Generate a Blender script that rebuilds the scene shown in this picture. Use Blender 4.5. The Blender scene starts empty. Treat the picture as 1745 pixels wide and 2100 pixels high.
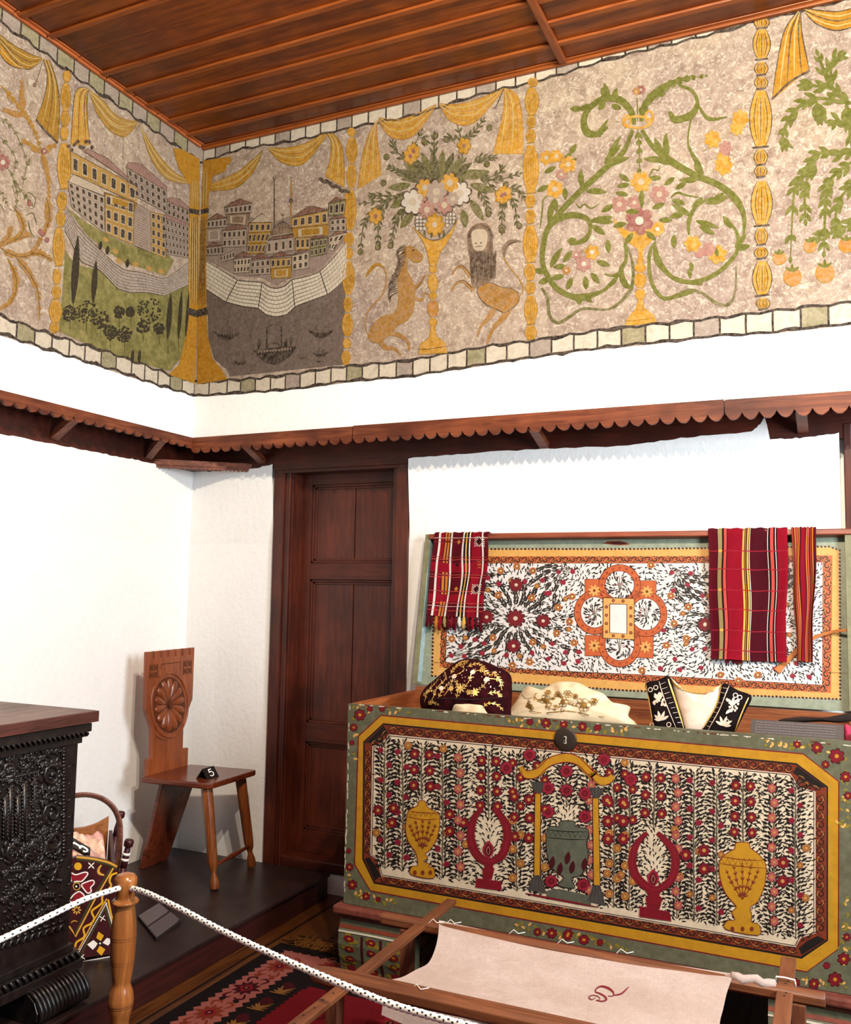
import bpy, math, random
from math import sin, cos, pi, radians, sqrt, atan2, hypot
from mathutils import Vector, Matrix

SC = bpy.context.scene
LINK = SC.collection.objects.link
RND = random.Random(11)

# ------------------------------------------------------------------ camera
IW, IH = 1745, 2100
YAW, PITCH, ROLL, FPX = 0.43052413, 0.08869528, 0.01587623, 1842.088
CAM = Vector((3.01314, -3.66272, 1.46069))
_fw = Vector((-sin(YAW)*cos(PITCH), cos(YAW)*cos(PITCH), sin(PITCH)))
_rt = Vector((cos(YAW), sin(YAW), 0))
_up = _rt.cross(_fw)
_r2 = _rt*cos(ROLL) + _up*sin(ROLL)
_u2 = -_rt*sin(ROLL) + _up*cos(ROLL)
cd = bpy.data.cameras.new('camera')
cam = bpy.data.objects.new('camera', cd)
LINK(cam)
cd.sensor_fit = 'VERTICAL'
cd.sensor_height = 24
cd.lens = FPX/IH*24
cd.clip_start = .05
M = Matrix.Identity(4)
for i in range(3):
    M[i][0], M[i][1], M[i][2], M[i][3] = _r2[i], _u2[i], -_fw[i], CAM[i]
cam.matrix_world = M
SC.camera = cam

# ------------------------------------------------------------------ light
SC.view_settings.view_transform = 'Standard'
SC.view_settings.look = 'None'
SC.view_settings.gamma = 1
SC.view_settings.exposure = 0.0
SC.view_settings.use_curve_mapping = False
wd = bpy.data.worlds.new('daylight')
SC.world = wd
wd.use_nodes = True
wd.node_tree.nodes['Background'].inputs[0].default_value = (.66, .82, 1.0, 1)
wd.node_tree.nodes['Background'].inputs[1].default_value = .21

def lamp(name, kind, loc, energy, color, target=None, **kw):
    l = bpy.data.lights.new(name, kind)
    l.energy = energy
    l.color = color
    for k, v in kw.items():
        setattr(l, k, v)
    o = bpy.data.objects.new(name, l)
    o.location = loc
    if target:
        o.rotation_euler = (Vector(target)-Vector(loc)).to_track_quat('-Z', 'Y').to_euler()
    LINK(o)
    return o

# two ceiling lamps in the room and a tall window in the wall on the right
lamp('ceiling_lamp', 'POINT', (2.78, -2.50, 3.45), 262, (1.0, .885, .72), shadow_soft_size=.035)
lamp('ceiling_lamp', 'POINT', (3.12, -2.42, 3.50), 262, (1.0, .885, .72), shadow_soft_size=.035)
lamp('window_daylight', 'AREA', (4.6, -1.9, 2.0), 160, (.82, .91, 1.0), (0, -.4, 1.2),
     shape='RECTANGLE', size=.9, size_y=1.3)

# ------------------------------------------------------------------ pixel <-> place
def at(px, py, n, c):
    """point of the plane n.p = c seen at a photo pixel"""
    d = _fw + _r2*((px-IW/2)/FPX) - _u2*((py-IH/2)/FPX)
    n = Vector(n)
    return CAM + d*((c-CAM.dot(n))/d.dot(n))
def atX(px, py, c): return at(px, py, (1, 0, 0), c)
def atY(px, py, c): return at(px, py, (0, 1, 0), c)
def atZ(px, py, c): return at(px, py, (0, 0, 1), c)

# ------------------------------------------------------------------ materials
def lin(v):
    v /= 255
    return v/12.92 if v <= .04045 else ((v+.055)/1.055)**2.4
def C(h, g=1.0):
    h = h.lstrip('#')
    return tuple(min(.95, lin(int(h[i:i+2], 16))/g) for i in (0, 2, 4))
def mixc(a, b, t): return tuple(a[i]*(1-t)+b[i]*t for i in range(3))
_MC = {}
class NT:
    def __init__(s, name, rough=.6, spec=.3, metallic=0):
        s.m = bpy.data.materials.new(name)
        s.m.use_nodes = True
        s.t = s.m.node_tree
        s.b = s.t.nodes['Principled BSDF']
        s.b.inputs['Roughness'].default_value = rough
        s.b.inputs['Specular IOR Level'].default_value = spec
        s.b.inputs['Metallic'].default_value = metallic
    def n(s, typ, **kw):
        o = s.t.nodes.new(typ)
        for k, v in kw.items():
            if k.startswith('i_'):
                o.inputs[k[2:].replace('_', ' ')].default_value = v
            else:
                setattr(o, k, v)
        return o
    def l(s, a, b): s.t.links.new(a, b)
    def coord(s, scale=(1, 1, 1), rot=(0, 0, 0), kind='Object'):
        tc = s.n('ShaderNodeTexCoord')
        mp = s.n('ShaderNodeMapping')
        mp.inputs['Scale'].default_value = scale
        mp.inputs['Rotation'].default_value = rot
        s.l(tc.outputs[kind], mp.inputs['Vector'])
        return mp.outputs[0]
    def noise(s, vec, scale, detail=4, rough=.6, dist=0):
        o = s.n('ShaderNodeTexNoise')
        o.inputs['Scale'].default_value = scale
        o.inputs['Detail'].default_value = detail
        o.inputs['Roughness'].default_value = rough
        o.inputs['Distortion'].default_value = dist
        s.l(vec, o.inputs['Vector'])
        return o.outputs['Fac']
    def ramp(s, fac, stops, interp='LINEAR'):
        o = s.n('ShaderNodeValToRGB')
        o.color_ramp.interpolation = interp
        e = o.color_ramp.elements
        while len(e) < len(stops):
            e.new(.5)
        for i, (p, c) in enumerate(stops):
            e[i].position = p
            e[i].color = (*c, 1) if not isinstance(c, (int, float)) else (c, c, c, 1)
        s.l(fac, o.inputs[0])
        return o.outputs[0]
    def mix(s, fac, a, b, blend='MIX'):
        o = s.n('ShaderNodeMix', data_type='RGBA', blend_type=blend)
        for v, i in ((fac, 0), (a, 6), (b, 7)):
            if isinstance(v, (int, float)): o.inputs[i].default_value = v
            elif isinstance(v, tuple): o.inputs[i].default_value = (*v, 1)
            else: s.l(v, o.inputs[i])
        return o.outputs[2]
    def bump(s, h, strength, dist=.01):
        o = s.n('ShaderNodeBump')
        o.inputs['Strength'].default_value = strength
        o.inputs['Distance'].default_value = dist
        s.l(h, o.inputs['Height'])
        s.l(o.outputs[0], s.b.inputs['Normal'])
    def base(s, c):
        if isinstance(c, tuple): s.b.inputs['Base Color'].default_value = (*c, 1)
        else: s.l(c, s.b.inputs['Base Color'])

def paint(name, col, wear=None, amt=.35, scale=60, rough=.6, bump=0, spec=.3):
    """brushed paint: a colour broken up by a fine noise towards a second, worn colour"""
    if name in _MC: return _MC[name]
    t = NT(name, rough, spec)
    v = t.coord()
    wear = wear or mixc(col, (0, 0, 0), .5)
    a = t.noise(v, scale, 5, .7)
    d = t.noise(v, scale*.33, 5, .7, 1.0)
    k = t.mix(t.ramp(a, [(.38, 0.), (.66, amt)]), col, wear)
    t.base(t.mix(t.ramp(d, [(.47, 0.), (.72, amt*1.1)]), k, mixc(col, (.02, .01, 0), .55)))
    if bump: t.bump(a, bump, .004)
    _MC[name] = t.m
    return t.m
def wood(name, c1, c2, axis=0, scale=9, rough=.45, stretch=14, dark=None, bump=.25, spec=.4):
    if name in _MC: return _MC[name]
    t = NT(name, rough, spec)
    sc = [stretch*.55]*3
    sc[axis] = .55
    v = t.coord(tuple(sc))
    a = t.noise(v, scale, 5, .62, 1.1)
    b = t.noise(t.coord(), 2.7, 3, .6)
    c = t.ramp(a, [(.3, c1), (.72, c2)])
    if dark: c = t.mix(t.ramp(b, [(.42, 0.), (.68, .75)]), c, dark)
    t.base(c)
    t.bump(a, bump, .003)
    _MC[name] = t.m
    return t.m

# ------------------------------------------------------------------ meshes
_W = {}
class MB:
    def __init__(s):
        s.v, s.f, s.mi, s.sm, s.mats = [], [], [], [], []
    def slot(s, m):
        if m not in s.mats: s.mats.append(m)
        return s.mats.index(m)
    def face(s, idx, m, smooth=False):
        s.f.append(tuple(idx)); s.mi.append(s.slot(m)); s.sm.append(smooth)
    def poly(s, pts, m, smooth=False):
        k = len(s.v)
        s.v += [Vector(p) for p in pts]
        s.face(range(k, k+len(pts)), m, smooth)
    def box(s, a, b, m, bev=0.0):
        x0, x1 = sorted((a[0], b[0])); y0, y1 = sorted((a[1], b[1])); z0, z1 = sorted((a[2], b[2]))
        s.hexa([(x0, y0, z0), (x1, y0, z0), (x1, y1, z0), (x0, y1, z0),
                (x0, y0, z1), (x1, y0, z1), (x1, y1, z1), (x0, y1, z1)], m)
    def hexa(s, p, m):
        k = len(s.v)
        s.v += [Vector(q) for q in p]
        for f in ((0, 3, 2, 1), (4, 5, 6, 7), (0, 1, 5, 4), (1, 2, 6, 5), (2, 3, 7, 6), (3, 0, 4, 7)):
            s.face([k+i for i in f], m)
    def bar(s, a, b, w, h, m, up=(0, 0, 1), taper=1.0):
        """rectangular bar from a to b, w wide and h high"""
        a, b = Vector(a), Vector(b)
        d = (b-a).normalized()
        x = d.cross(Vector(up)).normalized()
        y = x.cross(d)
        p = []
        for q, t in ((a, 1.), (b, taper)):
            for sx, sy in ((-1, -1), (1, -1), (1, 1), (-1, 1)):
                p.append(q + x*(sx*w/2*t) + y*(sy*h/2*t))
        s.hexa(p, m)
    def prism(s, pts, off, m, m_side=None):
        """planar outline pushed by a vector"""
        off = Vector(off)
        k = len(s.v); n = len(pts)
        s.v += [Vector(p) for p in pts] + [Vector(p)+off for p in pts]
        s.face(range(k, k+n), m)
        s.face(range(k+2*n-1, k+n-1, -1), m)
        for i in range(n):
            j = (i+1) % n
            s.face((k+j, k+i, k+n+i, k+n+j), m_side or m)
    def grid(s, fn, nu, nv, m, smooth=True, closeu=False, mf=None):
        k = len(s.v)
        cu = nu if closeu else nu+1
        for j in range(nv+1):
            for i in range(cu):
                s.v.append(Vector(fn(i/nu, j/nv)))
        for j in range(nv):
            for i in range(nu):
                a = k+j*cu+i; b = k+j*cu+(i+1) % cu
                s.face((a, b, b+cu, a+cu), mf(i, j) if mf else m, smooth)
    def tube(s, path, r, m, seg=8, cap=True, smooth=True, flat=None):
        path = [Vector(p) for p in path]
        n = len(path)
        k = len(s.v)
        prev = None
        for i, p in enumerate(path):
            d = (path[min(i+1, n-1)]-path[max(i-1, 0)]).normalized()
            if prev is None:
                ref = Vector((0, 0, 1)) if abs(d.z) < .9 else Vector((1, 0, 0))
                x = d.cross(ref).normalized()
            else:
                x = (prev - d*prev.dot(d)).normalized()
            prev = x
            y = d.cross(x)
            rr = r
            if isinstance(r, (list, tuple)):
                t_ = i/(n-1)*(len(r)-1); j_ = min(int(t_), len(r)-2)
                rr = r[j_]+(r[j_+1]-r[j_])*(t_-j_)
            fy = flat or 1
            for q in range(seg):
                t = 2*pi*q/seg
                s.v.append(p + x*(cos(t)*rr) + y*(sin(t)*rr*fy))
        for i in range(n-1):
            for q in range(seg):
                a = k+i*seg+q; b = k+i*seg+(q+1) % seg
                s.face((a, b, b+seg, a+seg), m, smooth)
        if cap:
            s.face([k+q for q in range(seg-1, -1, -1)], m)
            s.face([k+(n-1)*seg+q for q in range(seg)], m)
    def lathe(s, prof, base, m, axis=(0, 0, 1), seg=28, mf=None):
        """prof: (radius, height) along an axis through base"""
        ax = Vector(axis).normalized()
        x = ax.orthogonal().normalized(); y = ax.cross(x)
        k = len(s.v); n = len(prof)
        for r, h in prof:
            for q in range(seg):
                t = 2*pi*q/seg
                s.v.append(Vector(base)+ax*h+x*(cos(t)*r)+y*(sin(t)*r))
        for i in range(n-1):
            for q in range(seg):
                a = k+i*seg+q; b = k+i*seg+(q+1) % seg
                s.face((a, b, b+seg, a+seg), mf(i) if mf else m, True)
        s.face([k+q for q in range(seg-1, -1, -1)], m)
        s.face([k+(n-1)*seg+q for q in range(seg)], m)
    def build(s, name, parent=None, origin=None, bevel=0, seg=2, sub=0, label=None, cat=None, group=None, kind=None, auto=None):
        if origin is None:
            if parent is not None: origin = _W[parent.name]
            else:
                xs = [v.x for v in s.v]; ys = [v.y for v in s.v]; zs = [v.z for v in s.v]
                origin = Vector(((min(xs)+max(xs))/2, (min(ys)+max(ys))/2, min(zs)))
        origin = Vector(origin)
        me = bpy.data.meshes.new(name)
        me.from_pydata([v-origin for v in s.v], [], s.f)
        for m in s.mats: me.materials.append(m)
        me.polygons.foreach_set('material_index', s.mi)
        me.polygons.foreach_set('use_smooth', s.sm)
        me.update()
        o = bpy.data.objects.new(name, me)
        LINK(o)
        _W[o.name] = origin
        if parent is not None:
            o.parent = parent
            o.location = origin-_W[parent.name]
        else:
            o.location = origin
        if bevel:
            b = o.modifiers.new('bevel', 'BEVEL')
            b.width = bevel; b.segments = seg; b.limit_method = 'ANGLE'; b.angle_limit = radians(40)
        if sub:
            b = o.modifiers.new('sub', 'SUBSURF')
            b.levels = sub; b.render_levels = sub
        tag(o, label, cat, group, kind)
        return o
def tag(o, label=None, cat=None, group=None, kind=None):
    for k, v in (('label', label), ('category', cat), ('group', group), ('kind', kind)):
        if v: o[k] = v
def empty(name, loc, label, cat, group=None):
    o = bpy.data.objects.new(name, None)
    o.empty_display_size = .1
    o.location = loc
    LINK(o)
    _W[o.name] = Vector(loc)
    tag(o, label, cat, group)
    return o

# ------------------------------------------------------------------ painting on surfaces
def T(x0, y0, s):
    """crop coordinates -> photo pixels"""
    return lambda pts: [(x0+x*s, y0+y*s) for x, y in pts]
def crv(pts, n=6, close=False):
    """Catmull-Rom through 2-D or 3-D points"""
    P = [tuple(p) for p in pts]
    m = len(P)
    out = []
    rng = m if close else m-1
    for i in range(rng):
        p0 = P[(i-1) % m] if close or i else P[0]
        p1, p2 = P[i], P[(i+1) % m]
        p3 = P[(i+2) % m] if close or i+2 < m else P[-1]
        for k in range(n):
            t = k/n
            out.append(tuple(.5*((2*b)+(-a+c)*t+(2*a-5*b+4*c-d)*t*t+(-a+3*b-3*c+d)*t**3)
                             for a, b, c, d in zip(p0, p1, p2, p3)))
    if not close: out.append(P[-1])
    return out
class Brush:
    """paints flat coloured shapes on the surface f(x, y, height) of a mesh being built"""
    def __init__(s, mb, f, eps=.0004):
        s.mb, s.f, s.eps, s.k = mb, f, eps, 0
    def h(s, layer):
        s.k += 1
        return s.eps*(layer+.93*((s.k*.6180339887) % 1))
    def poly(s, pts, m, layer=1):
        h = s.h(layer)
        s.mb.poly([s.f(x, y, h) for x, y in pts], m)
    def stroke(s, pts, w, m, layer=2, taper=(.5, .3), mid=None, smooth=5, close=False):
        if smooth and len(pts) > 2: pts = crv(pts, smooth, close)
        if close: pts = list(pts)+[pts[0]]
        n = len(pts)
        h = s.h(layer)
        k = len(s.mb.v)
        for i, (x, y) in enumerate(pts):
            a, b = pts[max(0, i-1)], pts[min(n-1, i+1)]
            dx, dy = b[0]-a[0], b[1]-a[1]
            L = hypot(dx, dy) or 1
            t = i/(n-1)
            if isinstance(w, (list, tuple)):
                q = t*(len(w)-1); j = min(int(q), len(w)-2)
                ww = w[j]+(w[j+1]-w[j])*(q-j)
            elif close: ww = w
            else:
                ww = w*min(1, taper[0]+(1-taper[0])*t*4)*min(1, taper[1]+(1-taper[1])*(1-t)*3)
            ox, oy = -dy/L*ww/2, dx/L*ww/2
            s.mb.v.append(s.f(x+ox, y+oy, h)); s.mb.v.append(s.f(x-ox, y-oy, h))
        for i in range(n-1):
            s.mb.face((k+2*i, k+2*i+1, k+2*i+3, k+2*i+2), m)
    def leaf(s, x, y, ang, L, w, m, layer=3, bend=0.):
        n = 5
        A, B = [], []
        for i in range(n+1):
            t = i/n
            ww = w*sin(pi*min(.97, t*.92+.06))**.8
            a = ang+bend*t
            cx, cy = x+cos(ang+bend*t*.5)*L*t, y+sin(ang+bend*t*.5)*L*t
            A.append((cx-sin(a)*ww/2, cy+cos(a)*ww/2)); B.append((cx+sin(a)*ww/2, cy-cos(a)*ww/2))
        s.poly(A+B[::-1], m, layer)
    def disc(s, x, y, rx, ry, m, layer=3, ang=0., n=14, wob=0.):
        p = []
        for i in range(n):
            t = 2*pi*i/n
            k = 1+wob*(RND.random()-.5)
            u, v = cos(t)*rx*k, sin(t)*ry*k
            p.append((x+u*cos(ang)-v*sin(ang), y+u*sin(ang)+v*cos(ang)))
        s.poly(p, m, layer)
    def ring(s, x, y, rx, ry, w, m, layer=3, n=18):
        s.stroke([(x+cos(2*pi*i/n)*rx, y+sin(2*pi*i/n)*ry) for i in range(n)], w, m, layer, smooth=0, close=True)
    def flower(s, x, y, r, m, mc, layer=4, petals=6, sq=1.0, edge=None, rot=0., inner=.3):
        p = []
        n = petals*6
        for i in range(n):
            t = 2*pi*i/n
            q = r*(.72+.28*abs(cos(petals*(t)/2))**.7)
            p.append((x+cos(t+rot)*q, y+sin(t+rot)*q*sq))
        if edge:
            s.poly([(x+(a-x)*1.16, y+(b-y)*1.16) for a, b in p], edge, layer)
            layer += 1
        s.poly(p, m, layer)
        if mc: s.disc(x, y, r*inner, r*inner*sq, mc, layer+1, n=9)
    def sprig(s, pts, w, m, layer=3, n=8, L=14, lw=5, ang=.7, mstem=None, smooth=5, start=.12, both=True, shrink=.4, bend=.4):
        """a stem with leaves along it"""
        s.stroke(pts, w, mstem or m, layer, smooth=smooth)
        P = crv(pts, 8) if len(pts) > 2 else [(pts[0][0]+(pts[1][0]-pts[0][0])*i/8, pts[0][1]+(pts[1][1]-pts[0][1])*i/8) for i in range(9)]
        N = len(P)-1
        for i in range(n):
            t = start+(1-start)*(i+.3)/n
            j = min(int(t*N), N-1)
            a = atan2(P[j+1][1]-P[j][1], P[j+1][0]-P[j][0])
            k = 1-shrink*t
            sides = (1, -1) if both else ((1,) if i % 2 else (-1,))
            for sd in sides:
                s.leaf(P[j][0], P[j][1], a+sd*ang*(.85+.3*RND.random()), L*k*(.8+.4*RND.random()), lw*k, m, layer, -sd*bend)
        a = atan2(P[-1][1]-P[-2][1], P[-1][0]-P[-2][0])
        s.leaf(P[-1][0], P[-1][1], a, L*.7*(1-shrink), lw*(1-shrink), m, layer)
def on(n, c, sgn=1):
    """brush surface: the plane n.p = c, addressed by photo pixels, raised towards the room"""
    nv = Vector(n)*sgn
    return lambda x, y, h: at(x, y, n, c)+nv*h

# ================================================================== THE SETTING
G = 1.75
def dc(h, g=None): return C(h, g or G)
XL, YB = -.18, .231            # faces of the lower walls; the painted upper walls are X = 0 and Y = 0
ZB, ZC = 2.231, 3.79           # underside of the projecting upper wall, ceiling

def plaster():
    t = NT('white_plaster', .85, .1)
    v = t.coord()
    a = t.noise(v, 5, 4, .6); b = t.noise(v, 38, 4, .6, .6); c = t.noise(t.coord((1, 1, .35)), 14, 3, .6, 1.5)
    t.base(t.mix(t.ramp(b, [(.45, 0.), (.8, .35)]), t.mix(a, (.86, .86, .83), (.81, .80, .76)), (.73, .70, .64)))
    t.bump(t.mix(.5, b, c), .35, .012)
    return t.m
def fresco():
    t = NT('fresco_ground', .8, .12)
    v = t.coord()
    a = t.noise(v, 2.2, 4, .6); b = t.noise(v, 48, 6, .78, 1.2); c = t.noise(v, 17, 6, .75, .8)
    k = t.mix(t.ramp(a, [(.35, 0.), (.65, 1.)]), C('b39e90', G), C('c9b49a', G))
    k = t.mix(t.ramp(c, [(.42, 0.), (.66, .75)]), k, C('84695a', G))
    k = t.mix(t.ramp(b, [(.5, 0.), (.62, .75)]), k, C('efe2cb', G))
    t.base(k); t.bump(b, .2, .004)
    return t.m
PLASTER, FRESCO = plaster(), fresco()
GP = 1.95
def fp(name, h, amt=.5, wear='c8b39b', scale=70):
    return paint('fresco_'+name, C(h, GP), C(wear, GP*.95), amt, scale, .75, spec=.12)
F = {k: fp(k, *a) for k, a in {
    'gold': ('d79a1e', .6, 'ebc98a'), 'amber': ('c98a1c', .55, 'e0b458'), 'ochre': ('b3801f', .5, 'd2b06a'), 'goldlt': ('e6c878', .4),
    'green': ('6f7226', .5, 'a9a268'), 'olive': ('6b6a2c', .5), 'dkgreen': ('4f5022', .45), 'brown': ('4a382c', .4),
    'black': ('2c2320', .3), 'pink': ('bd8478', .5), 'rose': ('a4605a', .5), 'white': ('e6dccb', .3),
    'grey': ('a08c80', .4), 'cream': ('d9c7ab', .4), 'stone': ('b9a493', .45), 'sea': ('77675d', .6, '9c8a7b'),
    'grass': ('858048', .75, 'b9ab6e', 28), 'roof': ('8a5a48', .4), 'roofpink': ('a97e74', .4), 'yellow': ('c99a3c', .45),
    'tile': ('f6ead4', .45, 'cdbb98'), 'tileol': ('a9a078', .55, 'd8cbb0'), 'tilegr': ('b7a696', .5, 'd8cbb8'),
    'dust': ('8a6f58', .5), 'orange': ('d08a2a', .6), 'wheat': ('b9822e', .5), 'tree': ('3c342a', .45, '6d6448')}.items()}

DK = wood('dark_wood', C('34120a'), C('582413'), 0, 6, .42, 11, C('1f0a06'), .25, .35)
DKV = wood('dark_wood_upright', C('38140b'), C('5e2815'), 2, 6, .4, 11, C('220b06'), .25, .4)
BR = wood('fascia_wood', C('4a1d10'), C('8a4b2b'), 0, 6, .5, 12, C('35140b'), .3, .3)
BRY = wood('fascia_wood_y', C('4a1d10'), C('8a4b2b'), 1, 6, .5, 12, C('35140b'), .3, .3)
CEIL = wood('ceiling_wood', C('551f08'), C('94480f'), 0, 5, .33, 12, C('3a1408'), .35, .45)
BAT = wood('batten_wood', C('6e3010'), C('9a531f'), 0, 7, .4, 12, None, .3, .4)
BATY = wood('batten_wood_y', C('8f4523'), C('b56a38'), 1, 7, .4, 12, None, .3, .4)

# ---- floor
def floor_mat():
    t = NT('floor_boards', .38, .4)
    v = t.coord((11, .6, 1))
    a = t.noise(v, 5, 5, .65, 1)
    w = t.n('ShaderNodeTexWave', wave_type='BANDS', bands_direction='X')
    w.inputs['Scale'].default_value = 1.6
    t.l(t.coord(), w.inputs['Vector'])
    gap = t.ramp(w.outputs[1], [(0., .0), (.025, 1.)])
    b = t.noise(t.coord(), 3, 4, .6)
    c = t.ramp(a, [(.3, C('2c1408')), (.7, C('6d4019'))])
    c = t.mix(t.ramp(b, [(.4, 0.), (.7, .7)]), c, C('2e1408'))
    t.base(t.mix(gap, C('140804'), c)); t.bump(gap, .4, .004)
    return t.m
m = MB(); m.box((XL-.2, YB+.2, -.08), (5.2, -5.2, 0), floor_mat()); m.build('floor', kind='structure')

# ---- ceiling: boards along the back wall, cover battens, one cross batten
m = MB()
m.box((-.2, .2, ZC+.02), (5.2, -5.2, ZC+.06), CEIL)
ys = [-.154, -.30, -.454, -.60, -.748, -.90, -1.05]
ys += [-1.05-.15*i for i in range(1, 28)]
y0 = .05
for y in ys:
    m.box((0, y0, ZC), (5.2, y+.002, ZC+.03), CEIL)
    y0 = y
ceiling = m.build('ceiling', kind='structure')
for i, y in enumerate(ys[:16]):
    m = MB()
    w = .013+.004*RND.random()
    if i == 5:
        m.box((1.05, y-w, ZC-.012), (5, y+w, ZC), BAT)
    else:
        m.box((.02, y-w, ZC-.012), (5, y+w, ZC), BAT)
    m.build('batten', ceiling, bevel=.004)
m = MB(); m.box((1.955, -.03, ZC-.022), (1.99, -4, ZC-.001), wood('cross_batten', C('6a3016'), C('8d4c26'), 1, 7, .4, 12)); m.build('cross_batten', ceiling, bevel=.006)

# ---- upper walls with the painted frieze (Y = 0 and X = 0)
WB, WL, WBL, WLL = MB(), MB(), MB(), MB()
BOTR = [(0, 2.45), (.10, 2.443), (.65, 2.437), (.908, 2.447), (1.257, 2.447), (1.614, 2.465), (2.014, 2.487), (2.316, 2.486), (2.608, 2.492), (2.805, 2.482), (3.079, 2.485), (5.2, 2.49)]
BOTL = [(0, 2.453), (-.469, 2.447), (-.834, 2.453), (-1.19, 2.451), (-5.2, 2.45)]
WB.poly([(0, 0, ZB)]+[(x, 0, z) for x, z in [(5.2, ZB)]]+[(x, 0, z) for x, z in BOTR[::-1]], PLASTER)
WB.poly([(x, 0, z) for x, z in BOTR]+[(5.2, 0, ZC+.03), (0, 0, ZC+.03)], FRESCO)
WL.poly([(0, y, z) for y, z in BOTL]+[(0, -5.2, ZB), (0, 0, ZB)], PLASTER)
WL.poly([(0, 0, ZC+.03), (0, -5.2, ZC+.03)]+[(0, y, z) for y, z in BOTL[::-1]], FRESCO)
# ---- lower walls, set back; the doorway X .37 - 1.14
DX0, DX1, DZ = .37, 1.14, 2.11
YT = YB+.16
WBL.box((XL-.15, YB, 0), (DX0, YT, 2.24), PLASTER)
WBL.box((DX1, YB, 0), (5.2, YT, 2.24), PLASTER)
WBL.box((DX0, YB, DZ), (DX1, YT, 2.24), PLASTER)
WBL.box((DX0, YB, 0), (DX1, YT, .10), PLASTER)
WB.poly([(-.1, YT, ZB), (5.2, YT, ZB), (5.2, YT, ZC+.05), (-.1, YT, ZC+.05)], PLASTER)
WLL.box((XL, YB, 0), (XL-.15, -5.2, 2.24), PLASTER)

def lookup(tab, x):
    tab = sorted(tab)
    for (a, b), (c, d) in zip(tab, tab[1:]):
        if a <= x <= c: return b+(d-b)*(x-a)/(c-a)
    return tab[-1][1]
# tile bands at the top and bottom of the frieze
UR = Brush(WB, lambda x, z, h: Vector((x, -h, z)))
UL = Brush(WL, lambda y, z, h: Vector((h, y, z)))
def band(B, edges, zlo, zhi, cols, wob, lo_line, hi_line):
    for i, (a, b) in enumerate(zip(edges, edges[1:])):
        c = cols[i % len(cols)]
        s = .004 if b > a else -.004
        n = 4
        lo = [(a+s+(b-a-2*s)*k/n, zlo(a+(b-a)*k/n)+.004) for k in range(n+1)]
        hi = [(a+s+(b-a-2*s)*k/n, zhi(a+(b-a)*k/n)-.004) for k in range(n+1)]
        B.poly(lo+hi[::-1], F[c], 1)
        B.stroke([(b, zlo(b)-.002), (b+.003*(RND.random()-.5), (zlo(b)+zhi(b))/2), (b, zhi(b))], .0075, F['black'], 3, (.8, .8))
    n = 120
    for fn, on_ in ((zlo, lo_line), (zhi, hi_line)):
        if not on_: continue
        p, w = [], []
        for k in range(n+1):
            x = edges[0]+(edges[-1]-edges[0])*k/n
            p.append((x, fn(x)+(RND.random()-.5)*.004))
            w.append(.010+.012*max(0, sin(x*2*pi/.12*.5+1))*RND.random())
        B.stroke(p, w, F['black'], 4, smooth=0)
def xs(px, yy, left):
    return [(atX(p, yy(p), 0).y if left else atY(p, yy(p), 0).x) for p in px]
wv = lambda x: .010*sin(x*2*pi/.118)+.006*sin(x*9)
TL = [4, 43, 81, 118, 152, 183, 214, 244, 272, 301, 328, 357, 384, 409]
eL = [-1.6, -1.5, -1.39]+xs(TL, lambda p: 20+.73*p, True)
eL[-1] = 0
TR = [409, 442, 472, 504, 533, 565, 596, 627, 658, 691, 722, 756, 792, 827, 863, 900, 937, 976, 1017, 1057, 1098, 1141, 1186, 1234, 1282, 1328, 1377, 1427, 1480, 1532, 1583, 1636, 1690]
eR = xs(TR, lambda p: 301-.232*(p-408)+10, False)
eR[0] = 0
eR += [eR[-1]+.1*i for i in range(1, 9)]
topR = [(0, 3.715), (.26, 3.735), (.65, 3.715), (1.27, 3.71), (1.55, 3.73), (1.81, 3.735), (2.14, 3.757), (2.43, 3.76), (2.73, 3.772), (4.5, 3.775)]
topL = [(0, 3.71), (-.5, 3.70), (-.8, 3.707), (-1.08, 3.713), (-2, 3.70)]
band(UL, eL, lambda y: lookup(topL, y)+wv(y)*.7, lambda y: ZC-.004, ['tileol', 'tilegr'], 1, True, False)
band(UR, eR, lambda x: lookup(topR, x)+wv(x)*.5, lambda x: ZC-.004, ['tile', 'tilegr', 'tile', 'tile'], 1, True, False)
BL_ = [34, 71, 107, 142, 174, 208, 238, 270, 297, 324, 349, 374, 404]
eL = [-1.6, -1.5, -1.4, -1.29]+xs(BL_, lambda p: 660+.31*p, True)
eL[-1] = 0
BR_ = [404, 429, 466, 494, 524, 555, 586, 616, 647, 679, 711, 743, 777, 813, 847, 882, 918, 957, 996, 1039, 1086, 1131, 1177, 1225, 1274, 1324, 1373, 1423, 1476, 1530, 1585, 1642, 1699]
eR = xs(BR_, lambda p: 795-.11*(p-404), False)
eR[0] = 0
eR += [eR[-1]+.1*i for i in range(1, 9)]
upR = [(0, 2.53), (.098, 2.514), (.646, 2.517), (.905, 2.525), (1.256, 2.527), (1.613, 2.549), (2.014, 2.565), (2.316, 2.568), (2.609, 2.571), (4.5, 2.57)]
band(UL, eL, lambda y: lookup(BOTL, y)+wv(y)*.5+.006, lambda y: 2.527+wv(y+.05)*.6, ['tile', 'tile', 'tile', 'tile', 'tileol'], 1, True, True)
band(UR, eR, lambda x: lookup(BOTR, x)+wv(x)*.35+.006, lambda x: lookup(upR, x)+wv(x+.04)*.5, ['tile', 'tile', 'tile', 'tileol', 'tile', 'tile', 'tilegr'], 1, True, True)

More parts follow.
